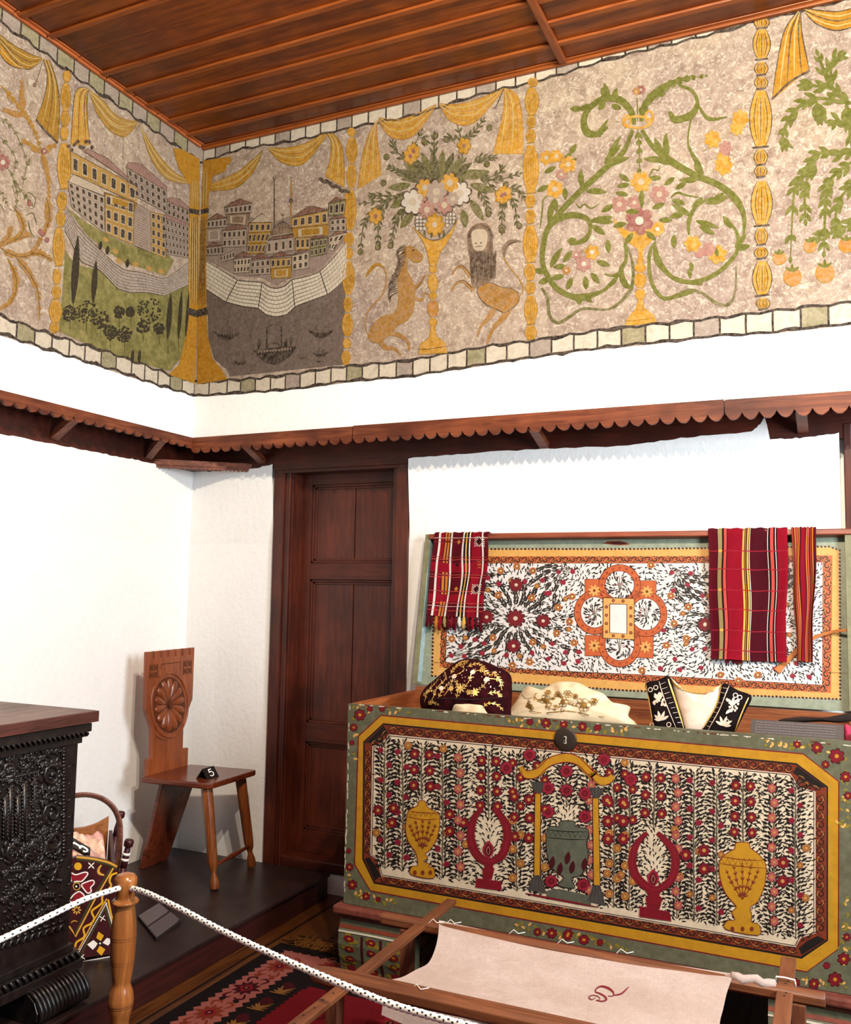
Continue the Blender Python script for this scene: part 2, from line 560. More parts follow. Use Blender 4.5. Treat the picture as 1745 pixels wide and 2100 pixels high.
L_ = Brush(WL, on((1, 0, 0), 0))
R_ = Brush(WB, on((0, 1, 0), 0, -1))
def fo(B, pts, m, w=1.4, layer=3, mo='black', close=True):
    B.poly(pts, F[m] if isinstance(m, str) else m, layer)
    if w: B.stroke(pts, w, F[mo], layer+1, smooth=0, close=close)

# balusters that divide the panels
def baluster(B, beads, fill, line='brown', hatch=True, ring=True, outline=1.3):
    """beads: (cx, y0, y1, half width) in photo pixels"""
    for cx, y0, y1, hw in beads:
        n = 8
        r = [(.42+.58*sin(pi*t/n)**.9) for t in range(n+1)]
        A = [(cx-hw*r[t], y0+(y1-y0)*t/n) for t in range(n+1)]
        D = [(cx+hw*r[t], y0+(y1-y0)*t/n) for t in range(n+1)]
        B.poly(A+D[::-1], F[fill], 4)
        if outline:
            B.stroke(A, outline, F[line], 5, smooth=0); B.stroke(D, outline, F[line], 5, smooth=0)
        if hatch and hw > 8:
            for k in range(-2, 3):
                B.stroke([(cx+hw*k*.16, y0+(y1-y0)*.12), (cx+hw*k*.3, (y0+y1)/2), (cx+hw*k*.16, y0+(y1-y0)*.9)], outline*.8, F['ochre' if k % 2 else line], 6)
        if ring:
            B.stroke([(cx-hw*.75, y1+1.5), (cx, y1), (cx+hw*.75, y1-1.5)], outline*2, F[line], 6, (.8, .8))
baluster(L_, [(137, 145, 168, 8), (134, 171, 228, 10), (133, 229, 258, 9), (131, 259, 287, 8), (131, 294, 387, 14), (126, 394, 430, 10), (124, 432, 465, 9), (120, 468, 545, 12),
              (116, 552, 583, 8), (115, 586, 612, 9), (113, 615, 661, 13), (111, 662, 682, 10)], 'gold', 'ochre')
baluster(R_, [(721, 262, 280, 8), (722, 282, 335, 11), (721, 337, 385, 10), (718, 388, 472, 13), (716, 476, 506, 9), (716, 508, 532, 8), (715, 536, 605, 12),
              (714, 609, 640, 9), (713, 643, 690, 11), (712, 694, 715, 8), (710, 720, 748, 9)], 'gold', 'amber', True, False)
baluster(R_, [(1093, 160, 178, 10), (1091, 181, 236, 14), (1090, 238, 262, 9), (1089, 265, 293, 10), (1089, 298, 396, 16), (1088, 399, 425, 10), (1088, 430, 458, 10),
              (1088, 462, 538, 15), (1087, 541, 575, 11), (1088, 578, 602, 10), (1089, 606, 665, 13), (1089, 668, 696, 12)], 'gold', 'ochre')
baluster(R_, [(1562, 36, 58, 16), (1562, 60, 122, 18), (1561, 128, 154, 14), (1561, 158, 182, 14), (1560, 186, 302, 23), (1560, 307, 338, 14), (1560, 341, 363, 13),
              (1562, 372, 463, 22), (1561, 468, 502, 13), (1561, 508, 530, 14), (1563, 536, 606, 20), (1565, 612, 634, 14)], 'gold', 'brown', True, True, 2.0)

# column folded into the corner
for B, pts in ((L_, [(354, 303), (372, 306), (409, 326), (408, 790), (345, 768), (366, 748), (380, 690), (385, 630), (387, 440), (389, 380), (365, 345)]),
               (R_, [(408, 331), (475, 321), (474, 335), (466, 338), (462, 352), (437, 362), (429, 400), (427, 440), (423, 520), (424, 640), (427, 690), (436, 735), (455, 758), (467, 778), (405, 788)])):
    B.poly(pts, F['amber'], 6)
for k in range(9):
    L_.stroke([(390+k*2, 445), (389+k*2.2, 520), (388+k*2.3, 625)], 1.3, F['brown' if k % 2 else 'goldlt'], 8)
    R_.stroke([(409+k*1.7, 445), (408+k*1.6, 530), (407+k*1.9, 625)], 1.3, F['brown' if k % 2 else 'ochre'], 8)
    L_.stroke([(392+k*1.9, 370), (391+k*1.9, 400), (391+k*1.9, 425)], 1.2, F['goldlt' if k % 2 else 'ochre'], 8)
    R_.stroke([(411+k*1.9, 350), (410+k*1.8, 400), (410+k*1.8, 425)], 1.2, F['goldlt' if k % 3 else 'ochre'], 8)
L_.poly([(387, 427), (408, 431), (407, 441), (386, 437)], F['black'], 9); R_.poly([(408, 431), (429, 427), (429, 437), (407, 441)], F['black'], 9)
L_.poly([(383, 630), (404, 637), (403, 651), (382, 644)], F['black'], 9); R_.poly([(404, 637), (425, 630), (427, 645), (403, 651)], F['black'], 9)

# ------------------------------------------------ draperies
def swag(B, top, bot, m='gold', lines=3, line='ochre', w=1.4):
    """cloth between an upper and a lower curve"""
    A, D = crv(top, 5), crv(bot, 5)
    B.poly(A+D[::-1], F[m], 3)
    n = min(len(A), len(D))
    rs = lambda P, t: P[min(int(t*(len(P)-1)), len(P)-1)]
    for k in range(1, lines+1):
        f = k/(lines+1)
        p = [tuple(a*(1-f)+b*f for a, b in zip(rs(A, t/10), rs(D, t/10))) for t in range(11)]
        B.stroke(p, w*(1.6 if k % 2 else 1.1), F['goldlt' if k % 2 else line], 5)
    B.stroke(A, w, F[line], 5, smooth=0); B.stroke(D, w*1.3, F['brown' if line == 'brown' else line], 5, smooth=0)
def tail(B, pts, m='gold', lines=3, line='ochre', w=1.4):
    """hanging end: pts = left edge top->bottom, right edge top->bottom"""
    swag(B, pts[0], pts[1], m, lines, line, w)
cA, cB, c1, cC, cD, cE, cF = T(0, 40, .2095), T(0, 400, .24069), T(0, 0, .41261), T(400, 260, .18911), T(400, 500, .18911), T(680, 120, .32374), T(1080, 0, .38109)
c6, c7, c8 = T(0, 380, .2492), T(1080, 120, .34), T(1080, 380, .34)
c9 = T(1380, 380, .365)
swag(L_, cA([(0, 150), (130, 250), (300, 340), (410, 375)]), cA([(0, 230), (150, 420), (280, 490), (410, 400)]), 'ochre', 3, 'brown', 1.2)
swag(L_, cA([(0, 230), (90, 330), (180, 430), (250, 480)]), cA([(0, 340), (60, 420), (150, 470), (250, 485)]), 'amber', 1, 'brown', 1.2)
tail(L_, [cA([(420, 390), (460, 560), (430, 760), (350, 980)]), cA([(480, 400), (550, 600), (580, 850), (565, 1200)])], 'ochre', 3, 'brown', 1.2)
L_.stroke(cA([(350, 980), (440, 1090), (560, 1210)]), 4, F['brown'], 6, (.7, .7))
L_.stroke(cA([(410, 420), (370, 560), (340, 640)]), 1, F['brown'], 6); L_.disc(71, 174, 4, 5, F['dust'], 6)
tail(L_, [cA([(860, 665), (760, 680), (720, 800), (690, 1230)]), cA([(870, 690), (850, 760), (850, 950), (880, 1230)])], 'gold', 4, 'brown', 1.2)
for k in range(9):
    L_.disc(140+k*6, 300+8*sin(k*1.7)-k*.6, 4.5, 3.5, F['brown'], 7, k)
swag(L_, cA([(870, 690), (1000, 790), (1150, 950), (1340, 1000)]), cA([(880, 740), (960, 940), (1090, 1100), (1210, 1145)]), 'yellow', 4, 'ochre', 1.4)
swag(L_, cA([(1040, 920), (1150, 990), (1250, 1000), (1350, 1005)]), cA([(1090, 1100), (1200, 1150), (1270, 1110), (1350, 1010)]), 'yellow', 2, 'ochre', 1.2)
swag(L_, c1([(690, 615), (780, 760), (860, 850), (935, 895)]), c1([(700, 640), (750, 790), (830, 890), (935, 915)]), 'yellow', 3, 'ochre', 1.3)
swag(R_, cC([(745, 260), (600, 380), (450, 500), (170, 620)]), cC([(740, 250), (640, 480), (450, 660), (170, 700)]), 'gold', 4, 'ochre', 1.3)
swag(R_, cC([(790, 230), (1000, 230), (1200, 180), (1400, 70)]), cC([(800, 250), (950, 390), (1180, 400), (1440, 90)]), 'gold', 4, 'ochre', 1.4)
tail(R_, [cC([(1430, 70), (1480, 180), (1460, 380), (1410, 540)]), cC([(1500, 70), (1590, 200), (1620, 420), (1620, 660)])], 'gold', 4, 'ochre', 1.4)
for k in range(10):
    R_.disc(400+(1370+k*32)*.189, 260+(570+k*16+14*sin(k*2))*.189, 6, 3.4, F['brown'], 7, .4)
swag(R_, cE([(300, 375), (400, 390), (520, 360), (660, 290)]), cE([(295, 395), (380, 500), (520, 490), (665, 300)]), 'gold', 4, 'orange', 1.4)
swag(R_, cE([(680, 285), (800, 290), (950, 250), (1090, 185)]), cE([(685, 300), (760, 400), (900, 410), (1095, 200)]), 'gold', 4, 'orange', 1.4)
tail(R_, [cE([(285, 390), (230, 500), (190, 650), (165, 830)]), cE([(290, 395), (290, 520), (310, 650), (315, 740)])], 'gold', 4, 'orange', 1.4)
tail(R_, [cE([(1095, 190), (1090, 330), (1060, 460), (1025, 605)]), cE([(1110, 190), (1180, 240), (1210, 400), (1215, 605)])], 'gold', 4, 'orange', 1.6)
R_.stroke(cE([(1090, 195), (1050, 290), (1030, 320)]), 2, F['brown'], 6)
tail(R_, [cF([(1460, 60), (1390, 160), (1350, 330), (1320, 540)]), cF([(1475, 70), (1480, 170), (1500, 280), (1520, 370)])], 'amber', 4, 'brown', 2)
R_.stroke(cF([(1320, 535), (1420, 440), (1525, 380)]), 4, F['brown'], 6, (.8, .8))
swag(R_, cF([(1490, 45), (1600, 60), (1700, 60), (1850, 10)]), cF([(1500, 70), (1560, 130), (1680, 165), (1850, 110)]), 'amber', 3, 'brown', 2)

# ------------------------------------------------ houses and walls of the painted towns
def lerp2(q, u, v):
    (ax, ay), (bx, by), (cx, cy), (dx, dy) = q
    x0, y0 = ax+(bx-ax)*u, ay+(by-ay)*u
    x1, y1 = dx+(cx-dx)*u, dy+(cy-dy)*u
    return (x0+(x1-x0)*v, y0+(y1-y0)*v)
def house(B, q, wall, rows, cols, roof=None, roofm='roof', win='black', layer=5, ww=.5, wh=.55, line='brown', lw=1.1):
    """q: TL, TR, BR, BL"""
    fo(B, q, wall, lw, layer, line)
    for r in range(rows):
        if r:
            B.stroke([lerp2(q, 0, r/rows), lerp2(q, 1, r/rows)], lw, F[line], layer+1, smooth=0)
        for c in range(cols):
            u, v = (c+.5)/cols, (r+.52)/rows
            du, dv = ww/cols/2, wh/rows/2
            p = [lerp2(q, u-du, v-dv), lerp2(q, u, v-dv*1.15), lerp2(q, u+du, v-dv), lerp2(q, u+du, v+dv), lerp2(q, u-du, v+dv)]
            if wall != 'cream':
                B.poly([lerp2(q, u-du*1.35, v-dv*1.3), lerp2(q, u+du*1.35, v-dv*1.3), lerp2(q, u+du*1.35, v+dv*1.25), lerp2(q, u-du*1.35, v+dv*1.25)], F['cream'], layer+1)
            B.poly(p, F[win], layer+2)
    if roof:
        fo(B, roof, roofm, lw, layer, line)
        a = roof[len(roof)//2]
        for t in (.3, .5, .7):
            b = tuple(roof[0][i]*(1-t)+roof[-1][i]*t for i in (0, 1))
            B.stroke([a, b], .8, F[line], layer+1, smooth=0)
def rampart(B, top, bot, rows, cols, fill='stone', line='brown', lw=1.1, layer=5):
    A, D = top, bot
    def on_(P, t):
        L = [0]
        for a, b in zip(P, P[1:]): L.append(L[-1]+hypot(b[0]-a[0], b[1]-a[1]))
        x = t*L[-1]
        for i in range(len(P)-1):
            if x <= L[i+1]+1e-9:
                f = (x-L[i])/((L[i+1]-L[i]) or 1)
                return tuple(P[i][k]*(1-f)+P[i+1][k]*f for k in (0, 1))
        return P[-1]
    n = 40
    g = lambda t, v: tuple(on_(A, t)[k]*(1-v)+on_(D, t)[k]*v for k in (0, 1))
    B.poly([g(k/n, 0) for k in range(n+1)]+[g(k/n, 1) for k in range(n, -1, -1)], F[fill], layer)
    for r in range(rows+1):
        B.stroke([g(k/n, r/rows) for k in range(n+1)], lw*(1.7 if r in (0, rows) else 1), F[line], layer+1, smooth=0)
        if r < rows:
            for c in range(cols):
                t = (c+(.5 if r % 2 else 0)+.25*RND.random())/cols
                B.stroke([g(t, r/rows), g(t, (r+1)/rows)], lw*.8, F[line], layer+1, smooth=0)
# left wall: town above a garden
L_.poly(cB([(555, 470), (640, 590), (840, 640), (950, 740), (1050, 830), (1250, 830), (1400, 860), (1610, 750), (1610, 1300), (1450, 1500), (1100, 1410), (700, 1250), (500, 1165), (525, 900)]), F['grass'], 2)
L_.poly(cB([(560, 100), (700, 210), (860, 310), (1060, 410), (1280, 480), (1420, 500), (1480, 560), (1410, 690), (1200, 620), (1060, 580), (900, 470), (740, 340)]), F['grass'], 2)
rampart(L_, cB([(555, 90), (650, 260), (740, 360), (870, 490), (980, 590), (1060, 640), (1200, 660), (1400, 720), (1610, 570)]),
        cB([(550, 300), (620, 440), (690, 570), (850, 640), (1000, 800), (1100, 830), (1250, 830), (1400, 860), (1610, 760)]), 7, 36, 'tilegr', 'brown', .9)
house(L_, cB([(1420, 50), (1610, 130), (1610, 250), (1420, 170)]), 'grey', 2, 5, cB([(1390, 50), (1450, 20), (1520, 30), (1610, 110), (1610, 135)]), 'roofpink')
house(L_, c1([(628, 832), (828, 950), (828, 1060), (640, 960)]), 'grey', 3, 7, c1([(625, 832), (635, 806), (700, 815), (828, 930), (828, 950)]), 'roofpink', lw=.9)
house(L_, cB([(1280, 140), (1415, 175), (1410, 540), (1285, 490)]), 'yellow', 5, 3, None, lw=.9)
house(L_, cB([(1370, 185), (1610, 270), (1610, 540), (1415, 505)]), 'grey', 5, 7, cB([(1365, 190), (1400, 165), (1480, 140), (1560, 190), (1610, 280)]), 'roofpink', lw=.8, ww=.4)
house(L_, [(138, 372), (214, 404), (213, 478), (146, 425)], 'stone', 4, 6, [(137, 372), (150, 358), (196, 372), (214, 402)], 'cream', lw=.9)
house(L_, [(214, 396), (275, 412), (272, 503), (215, 478)], 'yellow', 3, 4, None, lw=1)
rampart(L_, cB([(1130, 60), (1285, 140)]), cB([(1140, 430), (1285, 490)]), 17, 5, 'stone', 'brown', .8)
house(L_, cA([(685, 1290), (1345, 1640), (1335, 1800), (690, 1505)]), 'yellow', 1, 7, cA([(820, 1290), (850, 1265), (1050, 1360), (1345, 1640)]), 'roofpink', lw=1.3, wh=.5, ww=.42)
house(L_, cA([(1020, 1690), (1335, 1800), (1320, 1880), (1020, 1800)]), 'ochre', 1, 1, None, win='ochre')
for i, (x, y) in enumerate(cB([(980, 480), (1010, 560), (1150, 590), (1270, 630), (1370, 650), (900, 380)])):
    L_.disc(x, y, 7, 5, F['yellow'], 4, .5, wob=.4)
for x, y in cB([(850, 430), (910, 470), (1080, 580)]): L_.leaf(x, y+9, -1.5, 18, 8, F['tree'], 7)
for x, y, Lh, w in ((152, 622, 138, 15), (193, 620, 86, 12), (346, 695, 92, 11), (368, 695, 98, 8), (383, 690, 92, 6)):
    L_.leaf(x-3, y, -1.5, Lh, w, F['tree'], 7)
    L_.stroke([(x-3, y-5), (x-2, y+30)], 1.4, F['tree'], 7)
for x, y, r in [(142, 643, 14), (176, 640, 20), (205, 655, 16), (225, 682, 13), (254, 686, 14), (305, 636, 22), (243, 640, 10), (267, 640, 8), (292, 670, 12), (325, 674, 10)]:
    for k in range(70):
        a, q = RND.random()*6.3, r*1.1*sqrt(RND.random())
        L_.disc(x+cos(a)*q, y+sin(a)*q*1.1, 1.9, 2.4, F['tree'], 7, a, 7, .5)
    L_.stroke([(x, y+r*.6), (x+1, y+r+22)], 1.6, F['tree'], 7)
for x in (270, 284): L_.leaf(x, 745, -1.5, 28, 7, F['tree'], 7)
L_.stroke(cA([(1205, 1150), (1200, 1480)]), 1, F['brown'], 4)
# back wall: town above the sea
R_.poly(cD([(120, 480), (340, 620), (690, 700), (880, 790), (1080, 690), (1440, 540), (1640, 380), (1605, 1310), (380, 1440), (350, 1370), (210, 1250), (150, 1050), (140, 800)]), F['sea'], 2)
rampart(R_, cD([(120, 190), (260, 270), (470, 400), (730, 420), (800, 470), (880, 490), (980, 460), (1050, 390), (1200, 360), (1350, 310), (1500, 160), (1650, -20)]),
        cD([(120, 490), (330, 630), (520, 680), (690, 700), (770, 770), (880, 795), (1000, 770), (1090, 680), (1250, 620), (1440, 550), (1530, 480), (1640, 370)]), 7, 42, 'tile', 'black', 1.1)
for a, b in (((460, 400), (340, 630)), ((730, 425), (690, 700)), ((1055, 390), (1085, 680)), ((1360, 310), (1440, 550))):
    R_.stroke(cD([a, b]), 1.6, F['black'], 8, (1, 1))
H = lambda q, *a, **k: house(R_, cC(q), *a, **{**k, **({'roof': cC(k['roof'])} if k.get('roof') else {})})
R_.poly(cC([(120, 1030), (330, 980), (560, 960), (800, 1050), (1060, 960), (1640, 830), (1650, 1200), (1350, 1570), (1050, 1640), (880, 1720), (730, 1640), (470, 1620), (120, 1440)]), F['grey'], 3)
H([(325, 875), (625, 830), (615, 930), (330, 950)], 'stone', 1, 6, roof=[(320, 880), (400, 820), (490, 782), (625, 830)], line='black')
H([(340, 950), (600, 940), (580, 1080), (350, 1060)], 'dust', 1, 1, win='dust')
H([(130, 1020), (350, 990), (345, 1090), (130, 1100)], 'stone', 1, 5, roof=[(130, 1018), (240, 940), (350, 985)], line='black')
H([(120, 1110), (300, 1090), (300, 1250), (120, 1260)], 'grey', 1, 1, win='grey')
H([(590, 1040), (830, 1040), (825, 1140), (585, 1150)], 'yellow', 1, 4, roof=[(590, 1045), (730, 940), (830, 1035)], roofm='cream', line='black')
H([(580, 1150), (830, 1140), (750, 1380), (560, 1380)], 'ochre', 2, 5, line='black')
H([(300, 1130), (560, 1110), (555, 1300), (300, 1310)], 'stone', 2, 5, roof=[(300, 1130), (380, 1080), (470, 1050), (560, 1110)], line='black')
H([(1055, 990), (1440, 910), (1450, 1060), (1050, 1100)], 'yellow', 1, 5, roof=[(1055, 985), (1230, 865), (1300, 865), (1440, 905)], line='black')
H([(1055, 1100), (1450, 1060), (1450, 1180), (1060, 1220)], 'ochre', 1, 1, win='ochre')
H([(1090, 1200), (1250, 1190), (1250, 1330), (1090, 1340)], 'yellow', 1, 3, line='black')
H([(1450, 830), (1640, 790), (1620, 960), (1450, 970)], 'olive', 1, 3, roof=[(1450, 830), (1530, 765), (1640, 795)], line='black')
H([(1465, 1010), (1640, 990), (1640, 1130), (1465, 1140)], 'stone', 2, 3, roof=[(1465, 1005), (1530, 960), (1630, 985)], line='black')
H([(1450, 1200), (1650, 1150), (1500, 1350), (1455, 1330)], 'cream', 2, 3, roof=[(1450, 1200), (1550, 1130), (1660, 1145)], line='black')
H([(1250, 1230), (1440, 1200), (1430, 1380), (1250, 1420)], 'olive', 2, 4, roof=[(1245, 1225), (1335, 1160), (1440, 1195)], line='black')
H([(770, 1240), (1075, 1200), (1075, 1340), (770, 1390)], 'stone', 1, 4, roof=[(800, 1230), (850, 1200), (1070, 1160), (1075, 1200)], line='black', ww=.34)
R_.poly(crv(cC([(840, 1180), (860, 1100), (955, 1030), (1040, 1090), (1060, 1150)]), 5), F['dust'], 7)
R_.stroke(cC([(840, 1180), (860, 1100), (955, 1030), (1040, 1090), (1060, 1150)]), 1.4, F['black'], 9)
for k in range(-2, 3): R_.stroke(cC([(955, 1035), (955+k*30, 1080), (955+k*45, 1140)]), .8, F['black'], 9)
H([(835, 1140), (1050, 1110), (1055, 1160), (835, 1195)], 'cream', 1, 6, line='black')
H([(120, 1310), (320, 1280), (320, 1390), (130, 1400)], 'grey', 1, 5, roof=[(120, 1310), (200, 1250), (330, 1290)], line='black')
H([(280, 1400), (430, 1340), (440, 1430), (270, 1470)], 'stone', 1, 5, line='black')
H([(420, 1440), (610, 1420), (590, 1580), (420, 1590)], 'cream', 2, 5, roof=[(415, 1420), (530, 1355), (640, 1410)], line='black')
H([(605, 1460), (820, 1430), (820, 1600), (590, 1610)], 'stone', 2, 4, roof=[(610, 1440), (710, 1365), (815, 1420)], line='black')
H([(820, 1430), (1050, 1420), (1045, 1520), (820, 1540)], 'yellow', 1, 4, roof=[(815, 1420), (930, 1350), (1055, 1395)], line='black')
H([(825, 1540), (1050, 1520), (1040, 1640), (830, 1650)], 'ochre', 1, 1, win='ochre')
H([(1055, 1400), (1235, 1365), (1235, 1530), (1055, 1560)], 'cream', 2, 3, roof=[(1060, 1395), (1140, 1330), (1240, 1340)], line='black')
R_.stroke(cC([(862, 1120), (862, 900), (862, 570)]), 2, F['black'], 6, (1, .6)); R_.stroke(cC([(850, 540), (862, 575), (885, 535)]), 1.3, F['black'], 6)
R_.stroke(cC([(1045, 1060), (1045, 800), (1047, 560)]), 2.6, F['ochre'], 6, (1, .5)); R_.stroke(cC([(1030, 540), (1045, 560), (1065, 545)]), 1.1, F['brown'], 6)
R_.disc(*cC([(1045, 800)])[0], 4, 5, F['brown'], 7)
R_.stroke(cC([(957, 1035), (957, 960)]), 2.4, F['black'], 9); R_.stroke(cC([(940, 940), (957, 965), (978, 940)]), 1.4, F['black'], 9)
def boat(q, hull, sail=True):
    x, y, w, hgt = q
    P = [(x-w, y-hgt*.55), (x-w*.8, y), (x-w*.3, y+hgt*.55), (x+w*.3, y+hgt*.55), (x+w*.8, y), (x+w, y-hgt*.55)]
    R_.poly(crv(P, 4)+[(x+w*.5, y-hgt*.1), (x-w*.5, y-hgt*.1)], F[hull], 4)
    for k in range(-3, 4):
        R_.stroke([(x+k*w*.2, y), (x+k*w*.2+1, y-hgt*(.5+.5*RND.random()))], 1.8, F[hull], 4)
    if sail:
        R_.stroke([(x, y), (x+1, y-hgt*1.9)], 1.2, F['brown'], 4); R_.stroke([(x-w*.6, y-hgt*.3), (x+1, y-hgt*1.6), (x+w*.5, y-hgt*.4)], .8, F['brown'], 4)
boat((466, 688, 27, 16), 'black'); boat((658, 684, 26, 15), 'black'); boat((493, 744, 14, 9), 'black', False)
boat((657, 727, 16, 9), 'black'); boat((621, 734, 9, 5), 'black', False); boat((655, 742, 8, 3), 'black', False)
R_.poly(crv(cD([(630, 1150), (700, 1240), (800, 1300), (880, 1310), (980, 1260), (1060, 1190), (1110, 1100)]), 4), F['black'], 5)
for k in range(12): R_.disc(*cD([(690+k*32, 1175-k*3)])[0], 1.6, 2.2, F['grey'], 7)
R_.stroke(cD([(640, 1150), (850, 1160), (1110, 1100)]), 1.5, F['dust'], 7)
for x in (780, 940): R_.stroke(cD([(x, 1130), (x, 1000), (x, 900)]), 3, F['black'], 5, (1, 1))
R_.ring(*cD([(860, 1140)])[0], 14, 12, 1.6, F['black'], 4)
R_.stroke(cD([(640, 1150), (610, 1020), (580, 940)]), 1, F['brown'], 4); R_.stroke(cD([(1090, 1110), (1120, 1010), (1150, 930)]), 1, F['brown'], 4)
for x, y in ((690, 1090), (985, 1080), (1040, 1050)): R_.leaf(*cD([(x, y+50)])[0], -1.5, 20, 7, F['black'], 5)
R_.stroke(cD([(790, 905), (830, 885), (860, 875)]), 2, F['black'], 5)

# ------------------------------------------------ panel of the vase between two beasts
for p, n in (([(560, 760), (480, 640), (520, 560), (570, 460)], 5), ([(650, 620), (650, 560), (650, 480)], 3), ([(820, 690), (830, 560), (800, 430)], 4), ([(830, 520), (900, 470), (960, 390)], 5),
             ([(500, 780), (430, 720), (370, 690)], 5), ([(480, 640), (400, 580), (390, 530)], 4), ([(900, 660), (960, 630), (1030, 630)], 5), ([(920, 740), (1040, 770), (1190, 730)], 6),
             ([(960, 750), (1020, 820), (1080, 880)], 4), ([(930, 820), (970, 900), (1000, 980)], 5), ([(1080, 830), (1150, 900), (1180, 1060)], 6), ([(1090, 880), (1080, 980), (1080, 1100)], 6),
             ([(1120, 830), (1180, 830), (1220, 890)], 4), ([(500, 850), (380, 890), (190, 920)], 7), ([(380, 890), (300, 950), (210, 1040), (185, 1200)], 8), ([(330, 930), (300, 1040), (295, 1180)], 6),
             ([(470, 940), (410, 1030), (375, 1170)], 7), ([(400, 870), (300, 870), (250, 870)], 4), ([(1010, 750), (1070, 720), (1080, 690)], 3), ([(560, 500), (590, 510), (600, 530)], 2), ([(780, 540), (760, 500), (720, 510)], 3)):
    R_.sprig(cE(p), 3, F['dkgreen'], 3, n, 17, 6, .75)
for a, b in [(-2.9+.3*i, i) for i in range(10)]:
    R_.leaf(*cE([(680+14*(b-5), 800)])[0], -pi/2+(b-4.5)*.22, 70, 19, F['olive' if b % 2 else 'dkgreen'], 4, .25*(b-4.5)/4)
for x, y, a, L in ((500, 800, 2.9, 45), (480, 880, 2.5, 40), (520, 960, 2.1, 45), (880, 800, .2, 50), (880, 900, .9, 48), (830, 960, 1.3, 36), (540, 780, 3.6, 42), (860, 760, -.4, 48)):
    R_.leaf(*cE([(x, y)])[0], a, L, 17, F['olive'], 4, .2)
for x, y, r, c in ((515, 910, 23, 'white'), (590, 820, 17, 'gold'), (665, 845, 22, 'stone'), (750, 790, 19, 'gold'), (815, 855, 22, 'white'), (605, 960, 18, 'pink'), (715, 930, 18, 'pink'), (660, 900, 16, 'stone'), (560, 880, 14, 'pink'), (770, 890, 14, 'stone')):
    R_.flower(*cE([(x, y)])[0], r, F[c], F['cream'], 6, 7, 1.1, F['brown'], x*.1, .34)
for x, y in ((500, 620), (840, 555), (280, 1000), (1100, 860), (520, 590), (1080, 870)): R_.flower(*cE([(x, y)])[0], 13, F['gold'], F['rose'], 6, 6, 1.2, F['ochre'], x)
for x, y in ((350, 625), (590, 530), (1000, 440), (985, 670), (330, 790), (185, 1225), (295, 1195), (375, 1185), (995, 985), (1080, 1090), (1190, 1060), (660, 490), (730, 515), (1105, 800)):
    R_.disc(*cE([(x, y)])[0], 5.5, 6, F['olive'], 5); R_.ring(*cE([(x, y)])[0], 5.5, 6, 1.5, F['brown'], 6)
fo(R_, crv(cE([(520, 1070), (580, 1160), (610, 1240), (625, 1310), (665, 1310), (690, 1230), (750, 1140), (800, 1020), (760, 1090), (690, 1150), (620, 1150), (560, 1100)]), 3, True), 'gold', 1.2, 5, 'ochre')
fo(R_, crv(cE([(530, 1020), (545, 1090), (600, 1140), (660, 1150), (720, 1120), (780, 1040), (790, 1000), (700, 970), (600, 980)]), 3, True), 'stone', 1.2, 5, 'brown')
for i in range(22):
    x, y = (545+(i % 3)*22, 1010+(i//3)*22) if i < 12 else (735+(i % 3)*20, 990+((i-12)//3)*22)
    R_.ring(*cE([(x, y)])[0], 4, 5, 1.1, F['brown'], 7, 9); R_.disc(*cE([(x, y)])[0], 3.3, 4.2, F['white'], 6, n=8)
R_.flower(*cE([(655, 1055)])[0], 18, F['gold'], F['cream'], 8, 8, 1.2, F['ochre'])
for x in (590, 632, 682, 712): R_.leaf(*cE([(x, 1090)])[0], 1.5, 16, 5, F['dkgreen'], 9)
for y0, y1, hw in ((1310, 1360, 8), (1365, 1480, 10), (1483, 1525, 8), (1530, 1640, 11), (1645, 1695, 8)):
    baluster(R_, [(680+643*.32374, 120+y0*.32374, 120+y1*.32374, hw)], 'orange' if y0 == 1530 else 'gold', 'ochre', False, False, 1.6)
fo(R_, cE([(632, 1695), (655, 1695), (665, 1760), (720, 1800), (735, 1865), (550, 1875), (565, 1810), (620, 1770)]), 'gold', 1, 5, 'ochre')
R_.stroke(cE([(550, 1845), (640, 1838), (735, 1820)]), 1.4, F['brown'], 7)
# horse
fo(R_, crv(cE([(500, 1190), (545, 1215), (580, 1255), (560, 1290), (520, 1290), (485, 1265), (480, 1340), (510, 1400), (530, 1480), (520, 1590), (480, 1660), (420, 1690), (380, 1740), (300, 1800), (240, 1780), (245, 1720), (310, 1640), (400, 1610), (425, 1520), (420, 1400), (445, 1290), (455, 1210)]), 3, True), 'wheat', 1.2, 4, 'ochre')
R_.stroke(cE([(330, 1740), (420, 1750), (480, 1790), (495, 1850)]), [11, 9, 6, 4], F['wheat'], 4); R_.stroke(cE([(300, 1780), (340, 1830), (400, 1840), (440, 1880)]), [12, 10, 6, 4], F['wheat'], 4)
R_.stroke(cE([(520, 1460), (570, 1420), (590, 1380), (620, 1375)]), [8, 6, 4, 3], F['wheat'], 4); R_.stroke(cE([(530, 1520), (570, 1530), (590, 1490), (615, 1495)]), [8, 6, 4, 3], F['wheat'], 4)
R_.stroke(cE([(545, 1455), (575, 1410), (590, 1375)]), 1.4, F['brown'], 6)
for k in range(26):
    t = k/25
    x, y = 470-45*t+18*sin(t*6), 1180+300*t
    R_.stroke(cE([(x, y), (x-35-20*RND.random(), y+25), (x-40-15*RND.random(), y+70)]), 2.2, F['brown'], 6, smooth=3)
R_.stroke(cE([(490, 1200), (515, 1150)]), 2, F['brown'], 6); R_.stroke(cE([(505, 1205), (540, 1180)]), 2, F['brown'], 6)
R_.disc(*cE([(520, 1215)])[0], 2.6, 2, F['black'], 7); R_.stroke(cE([(545, 1262), (575, 1255)]), 1.3, F['brown'], 7)
